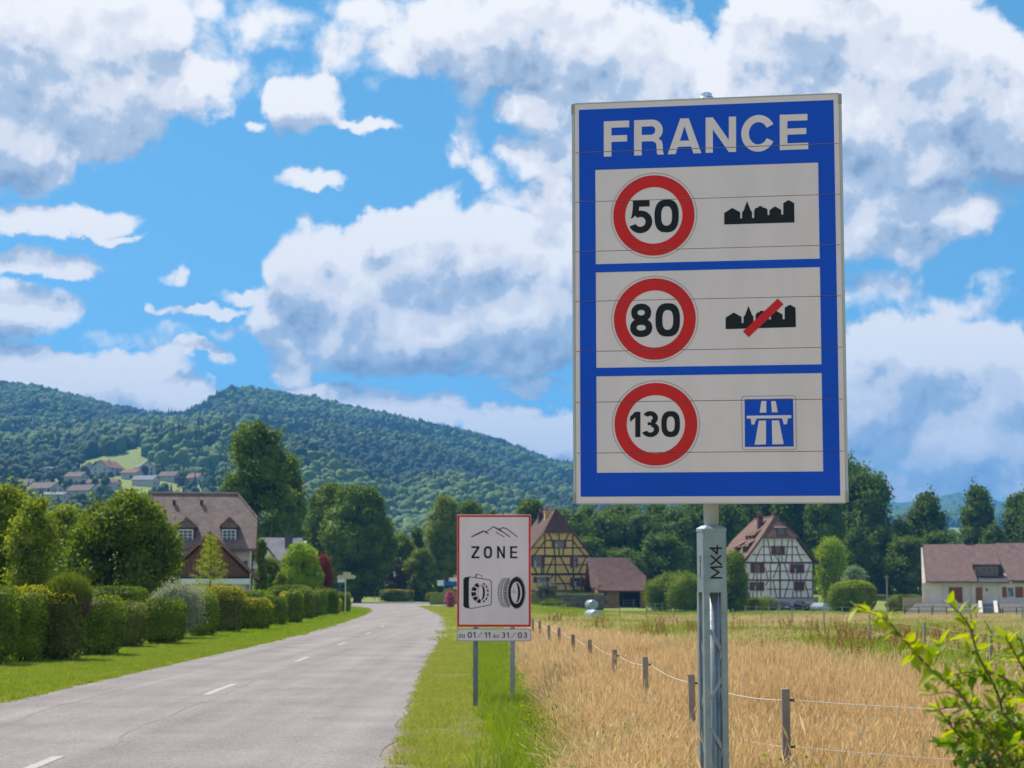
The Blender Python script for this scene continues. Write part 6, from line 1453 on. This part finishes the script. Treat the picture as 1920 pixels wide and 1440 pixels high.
# ---------------------------------------------------------------- the border sign
def border_sign():
    X, Y, Z, yaw, H, lean, roll = 1.0801, 9.3218, 3.3104, .1554, 2.2503, .0373, -.0046; W_ = 1.5
    r = Vector((math.cos(yaw), -math.sin(yaw), 0)); up = Vector((0, 0, 1)); n = r.cross(up); u2 = up * math.cos(lean) + n * math.sin(lean)
    r2 = r * math.cos(roll) + u2 * math.sin(roll); u3 = u2 * math.cos(roll) - r * math.sin(roll); back = u3.cross(r2)
    Cc = Vector((X, Y, Z)); 
    # base of the mast on the ground, along the leaning axis
    mastx = .004
    k = Z / u3.z; base = Cc - u3 * k
    M = Matrix((( r2.x, back.x, u3.x, base.x), (r2.y, back.y, u3.y, base.y), (r2.z, back.z, u3.z, base.z), (0, 0, 0, 1)))
    t = thing('border_sign', 'large blue and white country entry sign with three speed limits on a steel mast', 'road sign', base); t.rotation_euler = M.to_euler()
    pl = Plane(M); zc = k; z0, z1 = zc - H / 2, zc + H / 2; x0, x1 = -W_ / 2, W_ / 2
    A = lambda x, y: (1050 + x / 3.3684, 150 + y / 3.3684); B_ = lambda x, y: (1050 + x / 3.3684, 540 + y / 3.3684)
    ju = [286.6, 379.2, 472.1, 565.5, 659.4, 754.4, 849.7]; js = [pl(1076, v)[1] for v in ju]
    edges = [z1] + js + [z0]; rail = .016
    for a, b in zip(edges[:-1], edges[1:]):
        ga = 0 if a == z1 else .0016; gb = 0 if b == z0 else .0016
        MB().box(x0 + rail, x1 - rail, 0, .022, b + gb, a - ga).obj('board', filmW, t)
    MB().box(x0 + rail + .004, x1 - rail - .004, .012, .028, z0 + .01, z1 - .01).obj('backing', joint_dark, t)
    for s in (-1, 1):
        a, b = (x0, x0 + rail - .001) if s < 0 else (x1 - rail + .001, x1); MB().box(a, b, -.004, .045, z0, z1).obj('edge_rail', railm, t, bevel=.0015)
        for z in (z0, z1 - .055): MB().box(a - .002, b + .001, -.006, .047, z - .002, z + .057).obj('corner_cap', pmat('cap_grey', (.40,.37,.30)), t, bevel=.002)
    MB().box(x0 + rail, x1 - rail, -.003, .045, z1 + .0005, z1 + .006).obj('edge_rail', railm, t); MB().box(x0 + rail, x1 - rail, -.003, .045, z0 - .006, z0 - .0005).obj('edge_rail', railm, t)
    # film
    pr = Print(pl, js); loc = lambda p: pl(*p)
    blue = [A(120,190), A(1727,125), B_(1771,1310), B_(130,1320)]; w1 = [A(222,570), A(1628,520), A(1640,1127), A(226,1165)]; w2 = [A(227,1217), A(1640,1180), B_(1653,482), B_(231,505)]; w3 = [B_(231,560), B_(1655,535), B_(1663,1158), B_(231,1168)]
    bl = [loc(p) for p in blue]; W3_ = [[loc(p) for p in w] for w in (w1, w2, w3)]
    bx0, bx1 = (bl[0][0] + bl[3][0]) / 2, (bl[1][0] + bl[2][0]) / 2; bz1, bz0 = (bl[0][1] + bl[1][1]) / 2, (bl[2][1] + bl[3][1]) / 2
    wx0 = sum(w[0][0] + w[3][0] for w in W3_) / 6; wx1 = sum(w[1][0] + w[2][0] for w in W3_) / 6; tops = [(w[0][1] + w[1][1]) / 2 for w in W3_]; bots = [(w[2][1] + w[3][1]) / 2 for w in W3_]
    lp = Print(lambda a, b: (a, b), js)
    R_ = lambda a, b, c, d: [(a, b), (c, b), (c, d), (a, d)]
    lp.polys(filmB, [R_(bx0, tops[0], bx1, bz1), R_(bx0, bz0, bx1, bots[2]), R_(bx0, bots[2], wx0, tops[0]), R_(wx1, bots[2], bx1, tops[0]), R_(wx0, tops[1], wx1, bots[0]), R_(wx0, tops[2], wx1, bots[1])], 1)
    lp.finish('blue_film', t)
    # FRANCE
    bm_ = boxmap(A(277,262), A(1568,214), A(277,485)); Wt = (1568 - 277)
    for ch, a, b in (('F',277,437),('R',468,655),('A',680,893),('N',920,1112),('C',1145,1352),('E',1388,1568)):
        w = (b - a) / 223.0
        gp = [[bm_((a - 277 + x * 223.0) / Wt, y) for x, y in p] for p in glyph(ch, w, .215)]
        q = Print(pl, js); q.polys(filmW, gp, 2); q.finish('letter', t)
    # speed limits
    for c, rr, txt, word in (((1225.8,403.9),76.6,((442,583,762,970,'5',A),(597,750,757,965,'0',A)),'50'),((1227.6,598.1),77.2,((443,583,100,311,'8',B_),(603,758,97,308,'0',B_)),'80'),((1229.6,795.3),78.0,((442,508,782,942,'1',B_),(523,627,778,942,'3',B_),(640,758,778,942,'0',B_)),'130')):
        cx, cz = loc(c); rad = abs(loc((c[0] + rr, c[1]))[0] - cx)
        q = Print(lambda a, b: (a, b), js); q.polys(filmR, band(cx, cz, rad, rad, rad * .297, rad * .297, 0, 360, 72), 1); q.finish('red_ring', t)
        q = Print(lambda a, b: (a, b), js); q.polys(hairline, band(cx, cz, rad * 1.058, rad * 1.058, .0022, .0022, 0, 360, 72), 1); q.finish('outline', t)
        for (a, b, v0, v1, ch, F) in txt:
            slope = -.030 if F is A else (-.014 if word == '80' else -.008)
            h = v1 - v0; w = (b - a) / h; mm = boxmap(F(a, v0), F(b, v0 + slope * (b - a)), F(a, v1)); st = .205
            q = Print(pl, js); q.polys(filmK, [[mm(x / w, y) for x, y in p] for p in glyph(ch, w, st)], 1); q.finish('digit', t)
    sil = [(1037,913),(1037,840),(1088,808),(1138,835),(1138,875),(1150,873),(1150,835),(1160,825),(1181,765),(1205,825),(1213,832),(1213,872),(1226,871),(1226,825),(1236,808),(1254,805),(1254,797),(1278,797),(1278,805),(1298,808),(1311,820),(1311,852),(1323,852),(1323,822),(1358,798),(1397,820),(1397,850),(1410,850),(1410,778),(1443,758),(1479,778),(1481,900)]
    q = Print(pl, js); q.polys(filmK, [[A(*p) for p in sil]], 1); q.finish('town_symbol', t)
    q = Print(pl, js); q.polys(filmK, [[B_(x + 9, y - 653) for x, y in sil]], 1); q.finish('town_symbol', t)
    q = Print(pl, js); q.polys(filmR, [[B_(1375,67), B_(1412,103), B_(1192,311), B_(1155,275)]], 2); q.finish('red_bar', t)
    q = Print(pl, js); q.polys(filmB, [[B_(1166,703), B_(1472,698), B_(1476,1001), B_(1168,1004)]], 1); q.finish('motorway_field', t)
    q = Print(pl, js); q.polys(filmW, [[B_(*p) for p in poly] for poly in ([(1272,714),(1303,714),(1303,787),(1261,787)], [(1334,714),(1362,714),(1375,785),(1338,785)], [(1180,807),(1460,803),(1460,822),(1180,825)], [(1205,825),(1245,825),(1235,838),(1228,862),(1210,862)], [(1400,823),(1440,823),(1432,861),(1412,861),(1408,838)], [(1256,838),(1301,837),(1301,988),(1229,990)], [(1338,837),(1383,836),(1413,986),(1341,988)])], 2); q.finish('motorway_symbol', t)
    # rounded hairline round the motorway sign
    cs = [B_(1146,683), B_(1490,678), B_(1494,1021), B_(1150,1024)]; L4 = [loc(p) for p in cs]; ax, bx = (L4[0][0] + L4[3][0]) / 2, (L4[1][0] + L4[2][0]) / 2; at, ab = (L4[0][1] + L4[1][1]) / 2, (L4[2][1] + L4[3][1]) / 2; rr = .018; w = .0022
    hp = [R_(ax + rr, at - w, bx - rr, at), R_(ax + rr, ab, bx - rr, ab + w), R_(ax, ab + rr, ax + w, at - rr), R_(bx - w, ab + rr, bx, at - rr)]
    for cx, cz, a in ((ax + rr, at - rr, 90), (bx - rr, at - rr, 0), (bx - rr, ab + rr, 270), (ax + rr, ab + rr, 180)): hp += band(cx, cz, rr, rr, w, w, a, a + 90, 8)
    q = Print(lambda a, b: (a, b), js); q.polys(hairline, hp, 1); q.finish('outline', t)
    # pole with cap
    polem = mat('pole_steel', (.50,.53,.56), .45, (.38,.40,.43), scale=3, metal=.15, contrast=(.3,.7)); px_, py_ = mastx, .125
    zm1 = pl(1333, 993)[1]; mast_top = zm1
    MB().tube([(px_, py_, zm1 - .3), (px_, py_, z1 + .035)], .0415, 24).obj('pole', polem, t, True)
    MB().lathe([(.046, z1 + .005), (.046, z1 + .032), (.040, z1 + .042), (.030, z1 + .045), (.030, z1 + .062), (.022, z1 + .068)], (px_, py_), 24).obj('cap', mat('bright_cap', (.75,.76,.78), .2, (.6,.62,.64), metal=.9), t)
    for z in (z0 + .25, zc, z1 - .25): MB().box(px_ - .08, px_ + .08, .046, .085, z - .02, z + .02).obj('clamp', polem, t)
    # box mast: four angle corners, solid head, zigzag bars in the openings
    g = bpy.data.objects.new('mast', None); COL.objects.link(g); g.parent = t; g.location = (px_, py_ + .0, 0); g.rotation_euler = (0, 0, R(19.5))
    s = .0665; head = mast_top - .345; th = .006; c = .033
    m = MB(); zb = -.6
    for sx in (-1, 1):
        for sy in (-1, 1):
            m.slab([(sx * s, sy * s, zb), (sx * (s - c * 1.0), sy * s, zb), (sx * (s - c), sy * (s - th), zb), (sx * (s - th), sy * (s - th), zb), (sx * (s - th), sy * (s - c), zb), (sx * s, sy * (s - c), zb)], (0, 0, head - zb))
    m.obj('mast_corners', galv, g)
    hm = MB(); zt2 = mast_top - .012; r0 = .008
    oc = [(-s, -s + r0), (-s + r0, -s), (s - r0, -s), (s, -s + r0), (s, s - r0), (s - r0, s), (-s + r0, s), (-s, s - r0)]
    hm.slab([(x, y, head + .0005) for x, y in oc], (0, 0, zt2 - head)); hm.obj('mast_head', galv, g)
    cm = MB(); e = s + .003
    o2 = [(x * e / s, y * e / s) for x, y in oc]
    cm.slab([(x, y, zt2 + .001) for x, y in o2], (0, 0, .016)); n0 = len(cm.v); 
    a_ = [(x * .99, y * .99, zt2 + .0172) for x, y in o2]; b_ = [(x * .62, y * .62, zt2 + .034) for x, y in o2]; cm.add(a_ + b_, [tuple(range(8)), tuple(range(15, 7, -1))] + [(i, (i + 1) % 8, 8 + (i + 1) % 8, 8 + i) for i in range(8)])
    cm.obj('mast_cap', galv, g)
    MB().tube([(.012, .01, zb), (.012, .01, head + .1)], .030, 12).obj('inner_tube', galv, g, True)
    zz = head - .20; k = 0
    while zz > -.5:
        zn = zz - .265
        for face in range(4):
            bar = MB(); a, b = (-.034, .034) if k % 2 == 0 else (.034, -.034); wv = .011; y = -s + .0085
            q4 = [(a - wv, y, zz), (a + wv, y, zz), (b + wv, y, zn + .15), (b - wv, y, zn + .15)]; bar.slab(q4, (0, .005, 0)); an = face * math.pi / 2
            if face % 2: bar.v = [(x, y_, z - .06) for x, y_, z in bar.v]
            bar.v = [(x * math.cos(an) - y_ * math.sin(an), x * math.sin(an) + y_ * math.cos(an), z) for x, y_, z in bar.v]; bar.obj('brace', galv, g)
        zz = zn; k += 1
    # painted letters MX4 running up the front face, stamped name on the left face
    C4 = lambda x, y: (1260 + x / 2.825, 930 + y / 2.825)
    z_of = lambda y: pl(1333, 930 + y / 2.825, py_)[1]
    dk = mat('marker_black', (.012,.010,.012), .5)
    def tx(pts, y0, dy, w):   # text coordinates -> face coordinates (reading upwards)
        f = lambda a, b: ((lambda X: -s + 2 * s * (X - 165) / 120)(258 - 56 * b), z_of(y0 - dy * a)); return stroke([f(a, b) for a, b in pts], w)
    mb = MB(); i = 0
    for pts, y0, dy in (([(0,0),(.02,1),(.5,.25),(.95,1),(1.0,-.05)],432,58),([(0,.05),(1,.95)],362,46),([(0,1),(.5,.5),(1,.08)],362,46),([(.75,0),(.78,1.05)],305,38),([(.78,.95),(0,.42),(1.1,.36)],305,38)):
        for p in tx(pts, y0, dy, .0100): i += 1; mb.add([(x, -s - .0006 - .0001 * i, z) for x, z in p], [(0, 1, 2, 3)])
    mb.obj('graffiti', dk, g, fix=False)
    sl = MB(); slot = mat('stamped_slot', (.06,.065,.05), .8, (.18,.18,.10))
    for k, y in enumerate((315, 327, 341, 352, 366, 380, 392, 405, 418, 428)):
        z = z_of(y); w0 = (.006, .015, .011, .017, .008, .016, .015, .007, .017, .012)[k]; sl.box(-s - .0012, -s + .001, -w0, w0 * (.3 if k % 3 == 0 else 1), z - .0055, z + .003)
        if k % 2: sl.box(-s - .0013, -s + .001, -.015, -.011, z - .012, z + .012)
    sl.obj('stamped_name', slot, g)
border_sign()
# ---------------------------------------------------------------- the winter zone sign
def zone_sign():
    Y = 25.3; base = Vector(((926 - 960) / FP * Y, Y, 0)); t = thing('zone_sign', 'white zone sign with red frame, snow chain case and winter tyre pictures, date plate below', 'road sign', base, R(.5))
    M = mtx(base, R(.5)); pl = Plane(M); c3 = lambda x, y: (820 + x / 3.6, 940 + y / 3.6); q9 = lambda x, y: (850 + x / 9.6, 1060 + y / 9.6)
    (x0, z1), (x1, z0) = pl(*c3(134, 90)), pl(*c3(633, 848)); bd = .034
    fW = pmat('zone_white_film', (.94,.77,.78)); fR = pmat('zone_red_film', (.78,.02,.024))
    MB().box(x0, x1, 0, .03, z0, z1).obj('panel', fW, t, bevel=.004)
    f = MB().box(x0 + .004, x1 - .004, -.003, -.0008, z1 - bd, z1 - .004).box(x0 + .004, x1 - .004, -.003, -.0008, z0 + .004, z0 + bd).box(x0 + .004, x0 + bd, -.003, -.0008, z0 + bd + .0002, z1 - bd - .0002).box(x1 - bd, x1 - .004, -.003, -.0008, z0 + bd + .0002, z1 - bd - .0002)
    f.obj('red_frame', fR, t)
    P_ = lambda name, polys, mt_=filmK, layer=1: (lambda q: (q.polys(mt_, polys, layer), q.finish(name, t)))(Print(pl))
    mt3 = lambda pts, w: [[c3(*p) for p in s] for s in stroke(pts, w)]
    P_('mountain_symbol', mt3([(232,239),(262,222),(306,201),(332,205)], 6) + mt3([(332,205),(378,171),(420,190)], 6) + mt3([(232,239),(306,205)], 8) + mt3([(418,189),(440,178),(468,184),(540,240)], 6) + mt3([(420,190),(490,240)], 6) + mt3([(395,207),(450,240)], 5) + mt3([(316,202),(345,219)], 7) + mt3([(380,172),(440,207)], 6))
    for ch, a, b in (('Z',230,284),('O',313,370),('N',403,457),('E',491,541)):
        w = (b - a) / 82.0; P_('letter', [[c3(a + x * 82, 385 - y * 82) for x, y in p] for p in glyph(ch, w, .175)])
    # chain case
    Q = lambda ps: [[q9(*p) for p in poly] for poly in ps]
    case = [[(180,245),(215,212),(310,203),(288,238),(280,300),(280,700),(290,752),(320,780),(215,768),(180,730)]]
    case += stroke([(300,207),(655,264),(686,300),(686,690),(655,716),(320,778)], 13) + stroke([(408,222),(420,155),(515,190),(520,240)], 10) + stroke([(405,222),(405,165)], 12)
    def eb(cx, cy, rx, ry, tx_, ty_, a0, a1, n=6): return band(cx, cy, rx, ry, tx_, ty_, a0, a1, n)
    for a in range(8):
        a0 = 92 + a * 32
        if a < 5: case += eb(505, 492, 184, 192, 88, 62, a0 + 3, a0 + 28)
    for a in range(6): a0 = -80 + a * 27; case += eb(505, 492, 132, 185, 26, 30, a0 + 3, a0 + 22)
    case += eb(505, 490, 66, 142, 8, 8, 0, 360, 30) + eb(505, 490, 60, 125, 34, 14, -88, 88, 14)
    P_('chain_case_symbol', Q(case))
    ty = band(1135, 492, 152, 280, 52, 82, 0, 360, 48)
    for a in range(36):
        an = R(-100 + a * 5.8)
        if math.cos(an) > -.25: ty.append([(1135 + (150) * math.cos(an - .028), 492 + 276 * math.sin(an - .028)), (1135 + 168 * math.cos(an - .02), 492 + 298 * math.sin(an - .02)), (1135 + 168 * math.cos(an + .02), 492 + 298 * math.sin(an + .02)), (1135 + 150 * math.cos(an + .028), 492 + 276 * math.sin(an + .028))])
    ty += band(1120, 492, 88, 188, 46, 20, -78, 78, 18)
    for row, (dx, wd) in enumerate(((88, 76), (139, 30), (181, 26))):
        for a in range(15):
            a0 = 108 + a * 9.9; ty += band(1135 - dx, 492, 152 + row * 2, 286 - row * 3, wd, wd * .9, a0, a0 + 6.2, 2)
    P_('tyre_symbol', Q(ty))
    star = stroke([(1095,410),(1050,500),(1140,500),(1095,410)], 4) + stroke([(1095,450),(1095,490)], 10); P_('tyre_mark', Q(star), hairline)
    # date plate
    (px0, pz1), (px1, pz0) = pl(*q9(66, 1142)), pl(*q9(1404, 1366)); rr = .035; y0 = -.004
    pts = []
    for cx, cz, a in ((px1 - rr, pz1 - rr, 0), (px0 + rr, pz1 - rr, 90), (px0 + rr, pz0 + rr, 180), (px1 - rr, pz0 + rr, 270)):
        for i in range(6): an = R(a + i * 18); pts.append((cx + rr * math.cos(an), cz + rr * math.sin(an)))
    pt_ = MB().prism(pts, y0, .02).obj('date_plate', fW, t)
    rim = MB(); n = len(pts); ccx, ccz = (px0 + px1) / 2, (pz0 + pz1) / 2
    inner = [(x + (-.010 if x > ccx else .010), z + (-.010 if z > ccz else .010)) for x, z in pts]
    for i in range(n): j = (i + 1) % n; rim.add([(pts[i][0], y0 - .0006, pts[i][1]), (pts[j][0], y0 - .0006, pts[j][1]), (inner[j][0], y0 - .0006, inner[j][1]), (inner[i][0], y0 - .0006, inner[i][1])], [(0, 1, 2, 3)])
    rim.obj('plate_rim', mat('plate_rim_grey', (.33,.32,.34), .5), pt_, fix=False)
    pq = Print(pl)
    for ch, a, b, v0, v1, st in (('D',105,150,1238,1304,.17),('U',165,208,1238,1304,.17),('0',258,335,1200,1304,.17),('1',358,398,1200,1304,.18),('/',430,525,1200,1305,.10),('1',565,604,1204,1304,.18),('1',626,666,1204,1304,.18),('A',713,765,1242,1306,.17),('U',778,825,1242,1306,.17),('3',868,938,1204,1306,.17),('1',962,1000,1204,1306,.18),('/',1040,1130,1204,1308,.10),('0',1162,1236,1206,1308,.17),('3',1262,1330,1206,1308,.17)):
        h = v1 - v0; w = (b - a) / h; pq.polys(filmK, [[q9(a + x * h, v1 - y * h) for x, y in p] for p in glyph(ch, w, st)], 5)
    pq.finish('date_text', pt_)
    for u0, u1, vb in ((887, 896.2, 1322), (956.5, 965.5, 1331)):
        a, b = pl(u0, 1250)[0], pl(u1, 1250)[0]; yb = .06; 
        MB().box(a, b, .032, .032 + .075, -.25, z1 - .15).obj('post', alu if u0 < 900 else mat('bright_post', (.36,.38,.43), .35, (.27,.29,.33), metal=.5, stretch=(6, 1, .3)), t, bevel=.008)
zone_sign()
# ---------------------------------------------------------------- foreground shrub at the lower right
def front_shrub():
    Yb = 4.7; b = Vector((1.62, Yb, 0)); t = thing('roadside_shrub', 'leafy shrub with yellow green shoots reaching into the lower right corner', 'shrub', b); rr = random.Random(12)
    stemm = mat('green_brown_stem', (.20,.14,.055), .7, (.12,.075,.035), scale=8)
    lfY = leafmat('young_leaf', (.40,.41,.022), (.20,.29,.016), tr=.45, objrand=.3); lfG = leafmat('mature_leaf', (.20,.30,.028), (.09,.17,.022), tr=.4, objrand=.3); lfD = leafmat('dark_green_leaf', (.10,.17,.035), (.05,.10,.022), tr=.25, objrand=.3)  # lfD: deeper green leaves for the low shoots
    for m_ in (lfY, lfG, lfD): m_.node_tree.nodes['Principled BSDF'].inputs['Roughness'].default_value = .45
    def leafmesh(mt_, w, curl):
        # pointed leaf, folded along the midrib and curved downwards
        n = 6; V_, F = [], []
        for i in range(n + 1):
            s_ = i / n; hw = w * math.sin(math.pi * min(1, s_ ** .8)) * .5 * (1 - .25 * s_); x = s_; z = -curl * s_ * s_
            V_ += [(x, -hw, z + hw * .35), (x, 0, z), (x, hw, z + hw * .35)]
        for i in range(n): a = i * 3; F += [(a, a + 3, a + 4, a + 1), (a + 1, a + 4, a + 5, a + 2)]
        me = bpy.data.meshes.new('leaf'); me.from_pydata(V_, [], F); me.materials.append(mt_); me.polygons.foreach_set('use_smooth', [True] * len(F)); return me
    LF = {k: [leafmesh(m_, .46, .10), leafmesh(m_, .38, .30)] for k, m_ in (('Y', lfY), ('G', lfG), ('D', lfD))}
    def at(u, v, Y): return P(u, v, Y) - b
    shoots = [  # photo polyline, distance, leaf kind
     ([(1900,1470),(1850,1380),(1800,1300),(1752,1262),(1700,1205),(1655,1158),(1600,1140)],4.45,'Y'),
     ([(1960,1500),(1900,1400),(1870,1300),(1835,1230),(1815,1170),(1780,1132)],4.75,'Y'),
     ([(1950,1480),(1930,1400),(1880,1340),(1800,1325),(1740,1335)],4.6,'G'),
     ([(1980,1450),(1940,1350),(1930,1280),(1900,1220),(1885,1195)],4.9,'Y'),
     ([(1900,1500),(1860,1430),(1820,1400),(1790,1370),(1760,1330)],4.5,'G'),
     ([(1990,1420),(1950,1330),(1880,1270),(1830,1260),(1790,1265)],4.8,'G'),
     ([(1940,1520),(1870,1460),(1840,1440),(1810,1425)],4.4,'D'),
     ([(1985,1400),(1950,1300),(1925,1240),(1915,1200)],4.85,'G'),
     ([(1950,1480),(1905,1440),(1880,1400),(1850,1360),(1812,1345)],4.55,'Y'),
     ([(1990,1500),(1930,1440),(1900,1390),(1890,1330)],4.7,'G'),
     ([(2000,1460),(1960,1380),(1915,1350),(1870,1305)],4.9,'Y'),
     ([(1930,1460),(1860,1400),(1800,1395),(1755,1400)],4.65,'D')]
    cnt = 0; leaves = []
    for si, (pp, Y, kd) in enumerate(shoots):
        pts = [at(u, v, Y + .05 * math.sin(i)) for i, (u, v) in enumerate(pp)]
        root = Vector((rr.uniform(-.12, .12), rr.uniform(-.1, .1), -.05)); pts = [root, root.lerp(pts[0], .55) + Vector((.1, 0, .1))] + pts
        # smooth
        cv = []
        for i in range(len(pts) - 1):
            p0, p1, p2, p3 = pts[max(i - 1, 0)], pts[i], pts[i + 1], pts[min(i + 2, len(pts) - 1)]
            for q in range(5): s_ = q / 5; cv.append(.5 * ((2 * p1) + (p2 - p0) * s_ + (2 * p0 - 5 * p1 + 4 * p2 - p3) * s_ * s_ + (3 * p1 - p0 - 3 * p2 + p3) * s_ ** 3))
        cv.append(pts[-1]); n = len(cv)
        MB().tube(cv, [.0062 * (1 - .75 * i / n) for i in range(n)], 6).obj('stem', stemm, t, True)
        for i in range(7, n - 5, 3):
            ax = (cv[i] - cv[i - 1]).normalized(); dv = Vector((rr.gauss(0, 1), rr.gauss(0, 1), rr.gauss(.1, .6))); dv = (dv - ax * dv.dot(ax)).normalized() + ax * .9; dv.normalize(); TL_ = rr.uniform(.08, .24) * (1.2 - i / n)
            tw = [cv[i] + dv * TL_ * q / 5 + Vector((0, 0, .03 * math.sin(q))) * .4 for q in range(6)]
            MB().tube(tw, [.0028 - .0004 * q for q in range(6)], 4).obj('stem', stemm, t, True)
            for q in range(int(TL_ / .012)):
                d = Vector((rr.gauss(0, 1), rr.gauss(0, 1), rr.gauss(.2, .7))).normalized() + dv * rr.uniform(.2, 1); d.normalize(); k = kd if rr.random() < .6 else rr.choice('YGG'); f_ = rr.random(); leaves.append((cv[i] + dv * TL_ * f_, d, rr.uniform(.026, .056), k))
        dist = 0; last = 0
        for i in range(8, n):
            dist += (cv[i] - cv[i - 1]).length
            if dist - last < .015: continue
            last = dist; f = i / n
            for rep in range(2):
                k = kd if kd != 'Y' else ('Y' if f > .50 or rr.random() < .35 else 'G')
                if kd == 'G' and rr.random() < .30: k = 'Y'
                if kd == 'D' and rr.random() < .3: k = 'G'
                d = Vector((rr.gauss(0, 1), rr.gauss(0, 1), rr.gauss(.25, .7))); ax = (cv[i] - cv[i - 1]).normalized(); d = (d - ax * d.dot(ax)).normalized() + ax * rr.uniform(.1, 1.1); d.normalize()
                L_ = rr.uniform(.030, .066) * (1.0 if f < .9 else .8); leaves.append((cv[i].copy(), d, L_, k))
    rr.shuffle(leaves)
    def place(pos, d, L_, roll):
        z = Vector((0, 0, 1)); y = z.cross(d); y = y.normalized() if y.length > .05 else Vector((0, 1, 0)); zz = d.cross(y); M = Matrix(((d.x, y.x, zz.x, 0), (d.y, y.y, zz.y, 0), (d.z, y.z, zz.z, 0), (0, 0, 0, 1))); return Matrix.Translation(pos) @ M @ Matrix.Rotation(roll, 4, 'X') @ Matrix.Scale(L_, 4)
    cap = 300; rest = {}
    for j, (pos, d, L_, k) in enumerate(leaves):
        Mx = place(pos, d, L_, rr.gauss(0, .6)); me = LF[k][j % 2]
        if j < cap:
            o = bpy.data.objects.new('leaf', me); COL.objects.link(o); o.parent = t; o.matrix_parent_inverse = Matrix.Identity(4); o.matrix_basis = Mx
        else:
            mb = rest.setdefault(k, MB()); mb.add([Mx @ v.co for v in me.vertices], [tuple(p.vertices) for p in me.polygons])
    for k, mb in rest.items(): mb.obj('foliage', {'Y': lfY, 'G': lfG, 'D': lfD}[k], t, True, fix=False, kind='stuff')
front_shrub()
